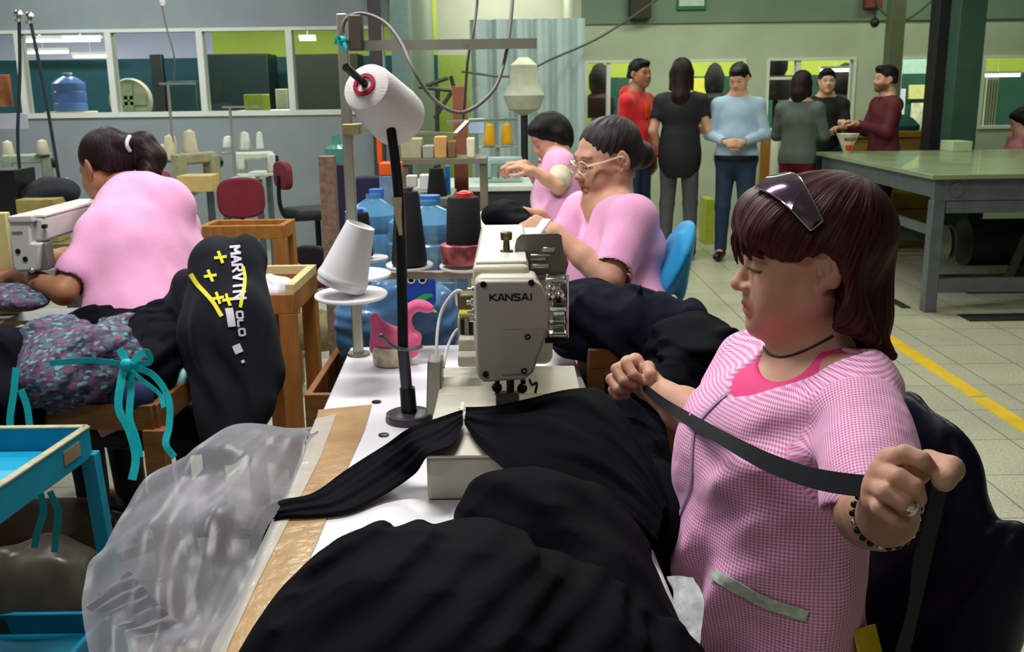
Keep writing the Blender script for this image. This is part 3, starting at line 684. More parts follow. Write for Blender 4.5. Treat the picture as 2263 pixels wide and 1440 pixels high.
# ---------------------------------------------------------------- thread stand
ST = thing('thread_stand', 'grey metal thread stand with white discs rising from the far end of the white table', 'thread stand', (-.418, 2.6, TZ))
pb = atY(793, 786, 2.6); pt = atY(786, 30, 2.6)
MB().box((pb[0] - .013, 2.587, TZ), (pb[0] + .013, 2.613, pt[2])).build('pole', M_alu, ST, bevel=.003)
MB().cyl((pb[0], 2.6, TZ), (pb[0], 2.6, TZ + .008), .03).build('base_flange', M_brk, ST)
a, b = atY(768, 98, 2.585), atY(1186, 103, 2.585)
k = MB(); k.box((a[0], 2.57, (a[2] + b[2]) / 2 - .011), (b[0], 2.573, (a[2] + b[2]) / 2 + .011)); k.box((a[0], 2.57, (a[2] + b[2]) / 2 + .011), (b[0], 2.60, (a[2] + b[2]) / 2 + .014))
k.build('top_arm', M_alu, ST)
for px in (1028,): c = atY(px, 103, 2.565); MB().cyl(c, c + np.array([0, -.008, 0]), .005).build('bolt', M_chrome, ST, smooth=True)
a = atY(772, 34, 2.58); b = atY(806, 112, 2.58)
MB().box((a[0], 2.55, b[2]), (b[0], 2.585, a[2])).build('head_bracket', mat('brownish_bracket', (96, 88, 78), .5, metal=.3), ST, bevel=.004)
k = MB(); k.beam(atY(757, 285, 2.585), atY(1008, 297, 2.585), .012, .008); k.beam(atY(1006, 297, 2.585), atY(1034, 268, 2.95), .012, .008); k.beam(atY(988, 269, 2.95), atY(1143, 263, 2.95), .012, .008)
k.build('guide_arm', M_chrome, ST)
c = atY(779, 285, 2.6); MB().box((c[0] - .022, 2.57, c[2] - .014), (c[0] + .022, 2.63, c[2] + .014)).build('arm_clamp', mat('tan_clamp', (170, 150, 110), .4, metal=.4), ST, bevel=.003)
zc = atY(950, 606, 2.6)[2]
k = MB(); k.box((-.42, 2.585, zc - .01), (atY(1062, 600, 2.6)[0], 2.615, zc + .008)); k.build('cone_bar', mat('taupe_metal_bar', (150, 136, 112), .5, metal=.2), ST, bevel=.002)
zd = W(776, 655, 2.35)[2]; k = MB(); k.beam((-.41, 2.6, zd - .012), (W(776, 655, 2.35)[0], W(776, 655, 2.35)[1], zd - .012), .02, .006); k.beam((-.41, 2.6, W(800, 607, 2.5)[2] - .012), (W(800, 607, 2.5)[0], W(800, 607, 2.5)[1], W(800, 607, 2.5)[2] - .012), .02, .006)
k.build('side_arm', M_alu, ST)
MB().tube([W(776, 655, 2.35) - (0, 0, .01), W(775, 600, 2.35)], .0022, 8, 1).build('spindle', M_chrome, ST)
discs = [(776, 652, 2.35, .086), (800, 607, 2.5, .073), (822, 571, 2.72, .045), (905, 586, 2.6, .062), (1030, 588, 2.6, .07)]
for (px, py, d, r) in discs:
    c = W(px, py, d); MB().lathe(c, (0, -.05, 1), [(-.004, r * .2), (-.003, r * .97), (.001, r), (.004, r * .985), (.0005, r * .9), (0, r * .2)], 48).build('cone_disc', M_whitepl, ST, smooth=True)
# cables looping over the stand
M_cable = mat('grey_rubber_cable', (118, 112, 108), .45, var=.08)
tag(MB().tube([atY(772, 92, 2.56), atY(757, 72, 2.56), atY(765, 42, 2.56), atY(800, 30, 2.56), atY(848, 48, 2.54), atY(885, 92, 2.5), atY(912, 150, 2.45), atY(950, 210, 2.45), atY(1002, 247, 2.45), atY(1048, 238, 2.5), atY(1096, 190, 2.55), atY(1120, 110, 2.6), atY(1131, 20, 2.65), atY(1134, -60, 2.7)], .0046, 10).build('power_cable', M_cable, smooth=True), 'thick grey cable looping down from the ceiling in front of the stand arm', 'cable')
tag(MB().tube([atY(1058, -60, 2.72), atY(1054, 10, 2.72), atY(1046, 70, 2.7), atY(1034, 130, 2.7), atY(1028, 210, 2.75), atY(1024, 262, 2.8)], .0038, 8).build('power_cable', M_cable, smooth=True), 'thinner grey cable hanging straight down behind the stand arm', 'cable')
def ribbon(pts, w, m, name, label=None, cat=None, parent=None, th=.0008, nrm=(0, 1, 0), n=6, tw=0.0):
    P = spline(pts, n); k = len(P); G = np.zeros((k, 3, 3)); nr = np.array(nrm, float)
    for i, p in enumerate(P):
        d = P[min(i + 1, k - 1)] - P[max(i - 1, 0)]; d /= np.linalg.norm(d) + 1e-9; s = np.cross(d, nr); s /= np.linalg.norm(s) + 1e-9
        a = tw * i / (k - 1); s2 = np.cross(d, s); s = s * math.cos(a) + s2 * math.sin(a); ww = w if not callable(w) else w(i / (k - 1))
        for j in range(3): G[i, j] = p + s * ww * (j - 1) / 2
    o = MB().sheet(G, th).build(name, m, parent, smooth=True)
    return tag(o, label, cat) if label else o
M_aqua = mat('turquoise_ribbon', (20, 178, 186), .45, var=.12, scale=30)
t = thing('ribbon_knot', 'small turquoise ribbon knot tied at the top of the thread stand', 'ribbon', atY(757, 92, 2.55))
MB().ball(atY(757, 90, 2.55), (.011, .008, .012), 12, 8).build('knot', M_aqua, t, smooth=True)
ribbon([atY(757, 90, 2.545), atY(745, 84, 2.54), atY(742, 98, 2.54)], .008, M_aqua, 'ribbon_end', parent=t); ribbon([atY(757, 90, 2.545), atY(764, 104, 2.54), atY(752, 108, 2.54)], .008, M_aqua, 'ribbon_end', parent=t)
# black bent tube stand with a magnet base
t = thing('black_tube_stand', 'tall black tube stand with round base on the table carrying the big white cone', 'stand', atZ(905, 928, TZ))
bs = atZ(905, 928, TZ)
MB().lathe(bs, (0, 0, 1), [(0, .05), (.004, .052), (.016, .05), (.019, .044), (.02, .01)], 36).build('round_base', mat('dark_grey_base', (66, 62, 70), .35, metal=.3), t, smooth=True)
q1 = atY(893, 770, bs[1]); q2 = atY(884, 480, bs[1]); q3 = atY(866, 300, bs[1] - .02)
MB().cyl(bs + np.array([0, 0, .015]), atY(900, 856, bs[1]), .0175, .0165, n=24).build('collar', M_blackmetal, t, smooth=True)
MB().cyl(atY(899, 862, bs[1]), atY(891, 768, bs[1]), .0125, n=24).build('lower_tube', mat('slate_tube', (76, 78, 96), .3, metal=.4), t, smooth=True)
MB().tube([atY(891, 770, bs[1]), q2, q3, W(850, 236, 2.0), W(806, 186, 1.93), W(764, 148, 1.86)], lambda s: .0115 - .004 * min(1, max(0, s - .15) * 1.6), 16).build('tube', M_blackmetal, t, smooth=True)
k = MB(); a = atY(868, 764, bs[1] - .03); b = atY(932, 768, bs[1] - .03)
k.tube([atY(843, 742, bs[1] - .04), atY(866, 764, bs[1] - .03), atY(893, 772, bs[1] - .02), atY(918, 770, bs[1] - .02), atY(933, 764, bs[1] - .02)], .004, 8)
k.ball(atY(843, 742, bs[1] - .04), .0055, 10, 8); k.build('clamp_lever', mat('grey_blue_lever', (92, 104, 116), .35, metal=.6), t, smooth=True)
ribbon([atY(877, 436, bs[1] - .02), atY(880, 480, bs[1] - .016), atY(886, 520, bs[1] - .016)], lambda s: .02 - .013 * s, mat('beige_masking_tape', (196, 180, 152), .5), 'tape_wrap', parent=t, nrm=(0, 1, 0))
# ---------------------------------------------------------------- thread cones
def cone(name, base, axis, h, r0, r1, mt, label, core=None, group=None, lip=True):
    base = np.array(base, float); ax = np.array(axis, float); ax /= np.linalg.norm(ax)
    t = thing(name, label, 'thread cone', base, group)
    MB().lathe(base, ax, [(0, r0 * .9), (.003, r0), (h * .06, r0 * 1.01), (h * .95, r1), (h, r1 * .9)], 40).build('thread_winding', mt, t, smooth=True)
    mc_ = core or mat('dark_cone_core', (60, 50, 50), .5)
    MB().lathe(base + ax * (h - .002), ax, [(0, r1 * .5), (.012, r1 * .42), (.013, r1 * .3), (.0, r1 * .28)], 24).build('cone_core', mc_, t, smooth=True)
    return t
# the big one on the tube: near face shows the crimson core
nf = W(806, 188, 1.93); ff = W(858, 240, 2.02); ax = nf - ff; ax /= np.linalg.norm(ax)
t = thing('thread_cone', 'big white thread cone with crimson core pushed onto the black tube at top', 'thread cone', ff)
bb = nf - ax * .15
MB().lathe(bb, ax, [(0, .056), (.004, .060), (.03, .0605), (.13, .052), (.144, .048), (.15, .030), (.1502, .024)], 56).build('thread_winding', M_thread_w, t, smooth=True)
MB().lathe(nf - ax * .004, ax, [(0, .024), (.008, .0235), (.0085, .016), (-.03, .014), (-.032, .004)], 32).build('cone_core', mat('crimson_core', (176, 26, 60), .4), t, smooth=True)
wb = W(757, 618, 2.35); wt = W(797, 497, 2.32); d = wt - wb
t = thing('empty_cone', 'large empty white plastic cone leaning over on the lowest white disc', 'cone', wb)
MB().lathe(wb, d, [(0, .056), (.0, .061), (.006, .0615), (.012, .0585), (.016, .057), (np.linalg.norm(d), .034), (np.linalg.norm(d) + .001, .03), (np.linalg.norm(d) - .02, .028)], 48).build('cone_shell', M_whitepl, t, smooth=True)
MB().lathe(wb - d * .1, d, [(0, .05), (0, .058), (.014, .06), (.02, .056)], 48).build('lower_cone_rim', M_whitepl, t, smooth=True)
cone('thread_cone', W(905, 584, 2.6), (0, 0, 1), .19, .046, .031, M_thread_k, 'tall black thread cone standing right behind the black tube')
cone('thread_cone', W(1026, 545, 2.6), (0, 0, 1), .13, .047, .042, M_thread_k, 'fat black thread cone under the red stopper, left of the cream machine', mat('red_cap_plastic', (206, 36, 50), .4))
c = W(1027, 434, 2.6); tag(MB().lathe(c + np.array([0, 0, -.012]), (0, 0, 1), [(0, .02), (.012, .026), (.022, .022), (.028, .008)], 28).build('stopper', mat('red_cap_plastic', (206, 36, 50), .4), smooth=True), 'round red plastic stopper resting on the fat black thread cone', 'stopper')
c = W(1020, 582, 2.6)
t = thing('label_tin', 'red and white mottled plastic tub under the fat black thread cone', 'tub', c)
MB().lathe(c, (0, 0, 1), [(0, .05), (.004, .053), (.05, .054), (.052, .05)], 32).build('tub_body', mat('red_mottled_print', (168, 82, 84), .35, var=.6, scale=46), t, smooth=True)
cone('thread_cone', W(798, 566, 2.72), (0, 0, 1), .12, .034, .026, M_thread_k, 'dark thread cone with a blue top behind the leaning white cone', mat('blue_cone_core', (40, 110, 200), .4))
tag(MB().lathe(W(788, 470, 2.72), (0, 0, 1), [(-.006, .03), (.004, .032), (.012, .024), (.016, .006)], 24).build('stopper', mat('bright_blue_cap', (40, 120, 206), .4), smooth=True), 'bright blue stopper on the dark cone behind the leaning white cone', 'stopper')
# wooden post with the reddish lower part, small wood box at its foot
a = atY(722, 345, 3.0); b = atY(740, 800, 3.0)
M_chip = mat('speckled_chipboard', (136, 108, 90), .7, var=.3, scale=70)
t = thing('wooden_post', 'upright speckled chipboard post with reddish foot beside the thread stand', 'post', (b[0], 3.0, 0))
MB().box((a[0] - .022, 2.98, .42), (a[0] + .022, 3.03, a[2])).build('upper_board', M_chip, t)
MB().box((a[0] - .026, 2.975, 0), (a[0] + .026, 3.035, .45)).build('lower_board', mat('dull_red_board', (112, 42, 40), .6), t)
# swan pincushion
def swan():
    b = atZ(878, 803, TZ); Y = b[1]; M_pk = mat('pink_felt', (240, 104, 150), .8, var=.08, scale=40, sheen=.3)
    t = thing('swan_pincushion', 'pink swan shaped pincushion in a small basket on the white table', 'pincushion', b)
    q = lambda x, y, dy=0: atY(x, y, Y + dy)
    lo, hi = q(812, 812) + np.array([0, -.07, 0]), q(965, 655) + np.array([0, .07, 0])
    pr = [el(q(870, 755), (.052, .04, .035), k=.01), rc(q(826, 705), q(860, 745), .012, .03, k=.02), rc(q(905, 770), q(917, 745), .026, .018, k=.02)]
    nk = spline([q(916, 755), q(900, 722), q(896, 700), q(908, 682), q(925, 674), q(946, 680)], 5)
    for u, v in zip(nk, nk[1:]): pr.append(rc(u, v, .0135, .0125, k=.006))
    pr.append(el(q(948, 681), (.013, .011, .009), k=.006)); pr.append(rc(q(830, 700), q(828, 770), .009, .014, k=.01))
    sculpt('swan_body', pr, .003, lo, hi, M_pk, t)
    MB().cyl(q(953, 683), q(966, 690), .006, .001, n=10).build('beak', mat('yellow_felt', (224, 196, 90), .7), t, smooth=True)
    cb = q(868, 802); cb[2] = TZ
    MB().lathe(cb, (0, 0, 1), [(0, .045), (.004, .05), (.03, .052), (.05, .048), (.05, .04)], 32).build('basket', mat('cream_and_rust_wicker', (224, 206, 178), .7, var=.3, scale=45, bump=.5, bscale=90), t, smooth=True)
swan()
# ================================================================ PEOPLE
def V(*a): return np.array(a, float)
def unit(v): v = np.array(v, float); return v / np.linalg.norm(v)
def frame(fwd, up=(0, 0, 1), pitch=0.0, roll=0.0):    # columns: right, forward, up
    f = unit(fwd); r = unit(np.cross(f, np.array(up, float))); u = np.cross(r, f)
    R = np.stack([r, f, u], 1)
    return R @ rot('X', -pitch) @ rot('Y', roll)
def head_prims(F, chub=0.0, nose=1.0, jaw=1.0, fine=False):
    c = chub; P = []
    P.append(el((0, -.015, .035), (.074, .093, .080), fr=F, k=.01))
    P.append(el((0, .030, -.025), (.061 + .006 * c, .060, .085), fr=F, k=.03))
    for s in (-1, 1):
        P.append(rc((s * (.046 + .008 * c), .005, -.055), (s * .014, .066, -.096), .021 + .007 * c, .017, fr=F, k=.03))
        P.append(el((s * .040, .056, -.024), (.022, .022, .022), fr=F, k=.025))
        P.append(el((s * (.036 + .004 * c), .060, -.058), (.018 + .006 * c, .016 + .006 * c, .024), fr=F, k=.03))
    P.append(el((0, .076, -.098 * jaw), (.020, .017, .016), fr=F, k=.018))
    P.append(rc((-.034, .0765, .022), (.034, .0765, .022), .011, fr=F, k=.02))
    for s in (-1, 1): P.append(el((s * .031, .098, .001), (.017, .014, .012), fr=F, k=.012, op='-'))
    for s in (-1, 1):
        P.append(el((s * .031, .0735, .000), (.0165, .0145, .0125), fr=F, k=.004))
        P.append(rc((s * .018, .085, -.0075), (s * .043, .079, -.0065), .0028, fr=F, k=.004))
    n = nose
    P.append(rc((0, .080, .012), (0, .1035 * (.985 + .015 * n), -.029), .0068, .0098 * n, fr=F, k=.012))
    P.append(el((0, .102, -.031), (.0115 * n, .010, .009), fr=F, k=.008))
    for s in (-1, 1):
        P.append(el((s * .0135 * n, .094, -.035), (.0078 * n, .010, .0075), fr=F, k=.006))
        if fine: P.append(el((s * .0075, .100, -.0425), (.0034, .005, .003), fr=F, k=.003, op='-'))
    P.append(rc((-.016, .082, -.054), (.016, .082, -.054), .013, fr=F, k=.012))
    P.append(rc((0, .0935, -.0605), (-.020, .081, -.0665), .0058, .003, fr=F, k=.005)); P.append(rc((0, .0935, -.0605), (.020, .081, -.0665), .0058, .003, fr=F, k=.005))
    P.append(rc((-.0115, .0905, -.0735), (.0115, .0905, -.0735), .0068, .0068, fr=F, k=.006))
    P.append(rc((-.021, .0845, -.0672), (0, .0995, -.0668), .0016, fr=F, k=.003, op='-')); P.append(rc((.021, .0845, -.0672), (0, .0995, -.0668), .0016, fr=F, k=.003, op='-'))
    for s in (-1, 1):
        R = rot('Z', s * 22) @ rot('X', -12)
        P.append(el((s * .0785, -.014, -.004), (.0075, .0185, .0315), R=R, fr=F, k=.006))
        P.append(el((s * .0880, -.011, .002), (.0070, .0115, .0205), R=R, fr=F, k=.003, op='-'))
        P.append(el((s * .0830, -.012, .000), (.0035, .005, .010), R=R, fr=F, k=.003))
        P.append(el((s * .0800, -.002, -.008), (.0045, .005, .008), fr=F, k=.004))
        P.append(el((s * .077, -.004, -.032), (.006, .008, .009), fr=F, k=.005))
    return P
def head_tint(F, lip=(.86, .52, .52), brow=(.30, .24, .22), brow_on=True, lash=True, beard=None, blush=True, shut=False):
    def f(p):
        q = ((p - F.o) @ F.R) / F.sc; t = np.ones((len(p), 3), np.float32); ax = np.abs(q[:, 0])
        def mix(mask, col):
            m = np.clip(mask, 0, 1)[:, None]; t[:] = t * (1 - m) + t * np.array(col) * m
        if blush: mix(.22 * np.exp(-((ax - .042) ** 2 / 2.4e-4 + (q[:, 2] + .03) ** 2 / 3e-4 + (q[:, 1] - .06) ** 2 / 8e-4)), (1.06, .80, .78)); mix(.45 * np.exp(-(ax ** 2 / 2e-4 + (q[:, 2] + .033) ** 2 / 2e-4 + (q[:, 1] - .11) ** 2 / 3e-4)), (1.05, .78, .76))
        lm = (1 - np.clip((np.abs(q[:, 2] + .0675) - (.0105 - ax * .42)) / .002, 0, 1)) * (ax < .021) * (q[:, 1] > .078); mix(lm, lip)
        ml = np.exp(-((q[:, 2] + .0672) / .0016) ** 2) * (ax < .022) * (q[:, 1] > .078); mix(ml * .7, (.5, .3, .3))
        if brow_on:
            zc = .0225 + .004 * np.cos((ax - .03) * 60) - .12 * np.maximum(ax - .035, 0) * 1.2
            bm = (1 - np.clip((np.abs(q[:, 2] - zc) - .0026) / .002, 0, 1)) * (ax > .012) * (ax < .05) * (q[:, 1] > .05); mix(bm * .85, brow)
        if lash:
            zl = -.0065 + .05 * np.abs(ax - .031) if shut else .001 + 0 * ax
            em = (1 - np.clip((np.abs(q[:, 2] - zl) - .0017) / .0012, 0, 1)) * (np.abs(ax - .031) < .0195) * (q[:, 1] > .055); mix(em * .9, (.12, .08, .08))
            mix(.35 * np.exp(-(((ax - .031) / .014) ** 2 + ((q[:, 2] - .008) / .006) ** 2)) * (q[:, 1] > .06), (.72, .58, .56))
        if beard is not None:
            bm = np.clip((-.035 - q[:, 2]) / .02, 0, 1) * np.clip((q[:, 1] + .02) / .03, 0, 1) * np.clip((q[:, 2] + .125) / .01, 0, 1) * (1 - np.clip(lm, 0, 1)); mix(bm * .92, beard)
        return t
    return f
def finger(pts, rs, k=.002): return [rc(pts[i], pts[i + 1], rs[i], rs[i + 1], k=k) for i in range(len(pts) - 1)]
def hand_prims(w, d, n, side, curl=45, sc=1.0, spread=.0, thumb=35, fk=.0025):
    """w wrist, d towards the fingers, n out of the back of the hand, side +1: thumb towards cross(d,n)"""
    d = unit(d); n = unit(np.array(n, float) - d * np.dot(n, d)); x = np.cross(d, n) * side; P = []
    g = lambda a, b, c: w + (x * a + d * b + n * c) * sc
    base = [.028, .010, -.009, -.026]; ml = [.088, .090, .085, .076]; L = [(.042, .026, .021), (.046, .029, .022), (.042, .027, .021), (.033, .021, .018)]; rr = [.0092, .0095, .009, .0078]
    for i in range(4):
        m = g(base[i], ml[i], 0); P.append(rc(g(base[i] * .55, .012, 0), m, .0145, .0115, k=.012 * sc))
        a = 0; p = m; pts = [p]
        for j, l in enumerate(L[i]):
            a += math.radians(curl * (.8, 1.1, .8)[j] + 4 * i); p = p + (d * math.cos(a) - n * math.sin(a)) * l * sc + x * spread * (1.5 - i) * .004; pts.append(p)
        r = rr[i] * sc; P += finger(pts, [r * 1.08, r * 1.02, r * .96, r * .84], fk)
    a = math.radians(thumb); tb = g(.022, .022, -.006)
    t1 = tb + (x * math.sin(a) + d * math.cos(a) * 1.0 - n * .35) * .042 * sc; t2 = t1 + (x * .25 + d * .85 - n * .45) * .031 * sc; t3 = t2 + (-x * .15 + d * .9 - n * .35) * .025 * sc
    P.append(rc(g(.010, .02, 0), t1, .017 * sc, .0125 * sc, k=.012 * sc)); P += finger([t1, t2, t3], [.0125 * sc, .0112 * sc, .009 * sc], fk)
    return P
def cloth_disp(amp, s1=9.0, s2=26.0, st=(1, 1, .55)):
    st = np.array(st)
    def f(p): return amp * (vnoise(p * st, s1) * .7 + .35 * vnoise(p * st + 7.3, s2))
    return f
def skin(name, rgb): return mat(name, rgb, .52, var=.05, scale=30, tint=True, sss=0, bump=.12, bscale=220, spec=.35)
def hairmat(name, rgb):
    if name in _mats: return _mats[name]
    m, nt, b = _nodes(name); _mats[name] = m; N = nt.nodes.new; L = nt.links.new
    at = N('ShaderNodeAttribute'); at.attribute_name = 'cloth_uv'
    n = N('ShaderNodeTexNoise'); n.inputs['Scale'].default_value = 1.0; n.inputs['Detail'].default_value = 4; L(at.outputs['Vector'], n.inputs['Vector'])
    cr = N('ShaderNodeValToRGB'); e = cr.color_ramp.elements; c = lin(rgb)
    e[0].position = .36; e[0].color = tuple(v * .35 for v in c) + (1,); e[1].position = .68; e[1].color = tuple(min(1, v * 1.35) for v in c) + (1,)
    L(n.outputs['Fac'], cr.inputs[0]); L(cr.outputs[0], b.inputs['Base Color']); b.inputs['Roughness'].default_value = .42; b.inputs['Specular IOR Level'].default_value = .16
    bp = N('ShaderNodeBump'); bp.inputs['Strength'].default_value = .8; bp.inputs['Distance'].default_value = .003; L(n.outputs['Fac'], bp.inputs['Height']); L(bp.outputs['Normal'], b.inputs['Normal'])
    return m
def hair_flow(F, amp=.0024, pole=(0, -.55, .83), c=(0, -.02, .02), freq=150.0):
    pole = unit(pole); e1 = unit(np.cross(pole, (1.0, 0, 0))); e2 = np.cross(pole, e1); c = np.array(c, float)
    def ang(p):
        q = ((p - F.o) @ F.R) / F.sc - c; a = q @ pole; x = q @ e1; y = q @ e2; r = np.sqrt(x * x + y * y) + 1e-6
        return x / r, y / r, np.arctan2(r, a), np.linalg.norm(q, axis=1)
    def disp(p):
        x, y, th, rr = ang(p); S = np.stack([x * 9, y * 9, th * 1.1], 1)
        return amp * (vnoise(S, 1.0) * .7 + .6 * vnoise(S * np.array([2.7, 2.7, 1.0]) + 5, 1.0))
    def uv(p):
        x, y, th, rr = ang(p); return np.stack([x * 34, y * 34, th * 2.2], 1)
    return disp, uv
S_tan = skin('warm_tan_skin', (204, 154, 128)); S_light = skin('light_brown_skin', (200, 152, 128)); S_brown = skin('brown_skin', (156, 108, 80))
def hit(objs, px, py, off=0.0):
    dg = bpy.context.evaluated_depsgraph_get(); best = None
    r = Vector(ray(px, py)); o = Vector(CAMP)
    for ob in (objs if isinstance(objs, (list, tuple)) else [objs]):
        mi = ob.matrix_world.inverted(); ok, loc, nrm, _ = ob.ray_cast(mi @ o, (mi.to_3x3() @ r).normalized())
        if ok:
            w = ob.matrix_world @ loc; dd = (w - o).length
            if best is None or dd < best[0]:
                n = (ob.matrix_world.to_3x3() @ nrm).normalized()
                if n.dot(r) > 0: n = -n
                best = (dd, np.array(w), np.array(n))
    if best is None: return None, None
    return best[1] + best[2] * off, best[2]
def patch(railA, railB, objs, n, m, off, name, mt, parent=None, th=.0012, smoothit=2):   # a strip of cloth lying on a surface
    A = np.array(spline([np.array([x, y, 0.0]) for x, y in railA], 8)); B = np.array(spline([np.array([x, y, 0.0]) for x, y in railB], 8))
    def rs(P):
        s = np.r_[0, np.cumsum(np.linalg.norm(np.diff(P, axis=0), axis=1))]; t = np.linspace(0, s[-1], n); return np.stack([np.interp(t, s, P[:, i]) for i in range(2)], 1)
    A, B = rs(A), rs(B); G = np.full((n, m, 3), np.nan)
    for i in range(n):
        for j in range(m):
            q = A[i] + (B[i] - A[i]) * j / (m - 1); h, nn = hit(objs, q[0], q[1], off)
            if h is not None: G[i, j] = h
    if np.isnan(G).any():
        good = ~np.isnan(G[..., 0])
        if not good.any(): print('PATCH MISS', name); return None
        idx = np.argwhere(good)
        for i, j in np.argwhere(~good): k = idx[np.argmin(((idx - [i, j]) ** 2).sum(1))]; G[i, j] = G[k[0], k[1]]
    for _ in range(smoothit):
        H = G.copy(); H[1:-1] = (G[:-2] + 2 * G[1:-1] + G[2:]) / 4; G = H
    return MB().sheet(G, th).build(name, mt, parent, smooth=True)
def gingham(name, c1, c2, c3, s=.0062):
    m, nt, b = _nodes(name); N = nt.nodes.new; L = nt.links.new; _mats[name] = m
    at = N('ShaderNodeAttribute'); at.attribute_name = 'cloth_uv'; sp = N('ShaderNodeSeparateXYZ'); L(at.outputs['Vector'], sp.inputs[0])
    def sq(o):
        a = N('ShaderNodeMath'); a.operation = 'DIVIDE'; a.inputs[1].default_value = s; L(o, a.inputs[0])
        f = N('ShaderNodeMath'); f.operation = 'FRACT'; L(a.outputs[0], f.inputs[0])
        g = N('ShaderNodeMath'); g.operation = 'GREATER_THAN'; g.inputs[1].default_value = .5; L(f.outputs[0], g.inputs[0]); return g.outputs[0]
    x, y = sq(sp.outputs[0]), sq(sp.outputs[1]); ad = N('ShaderNodeMath'); ad.operation = 'ADD'; L(x, ad.inputs[0]); L(y, ad.inputs[1])
    dv = N('ShaderNodeMath'); dv.operation = 'MULTIPLY'; dv.inputs[1].default_value = .5; L(ad.outputs[0], dv.inputs[0])
    cr = N('ShaderNodeValToRGB'); cr.color_ramp.interpolation = 'CONSTANT'; e = cr.color_ramp.elements
    e[0].position = 0; e[0].color = lin(c1) + (1,); e[1].position = .4; e[1].color = lin(c2) + (1,); q = e.new(.9); q.color = lin(c3) + (1,)
    L(dv.outputs[0], cr.inputs[0]); L(cr.outputs[0], b.inputs['Base Color']); b.inputs['Roughness'].default_value = .75; b.inputs['Sheen Weight'].default_value = .15
    n = N('ShaderNodeTexNoise'); n.inputs['Scale'].default_value = 14; tc = N('ShaderNodeTexCoord'); L(tc.outputs['Object'], n.inputs['Vector']); bp = N('ShaderNodeBump'); bp.inputs['Strength'].default_value = .5; bp.inputs['Distance'].default_value = .02
    L(n.outputs['Fac'], bp.inputs['Height']); L(bp.outputs['Normal'], b.inputs['Normal'])
    return m
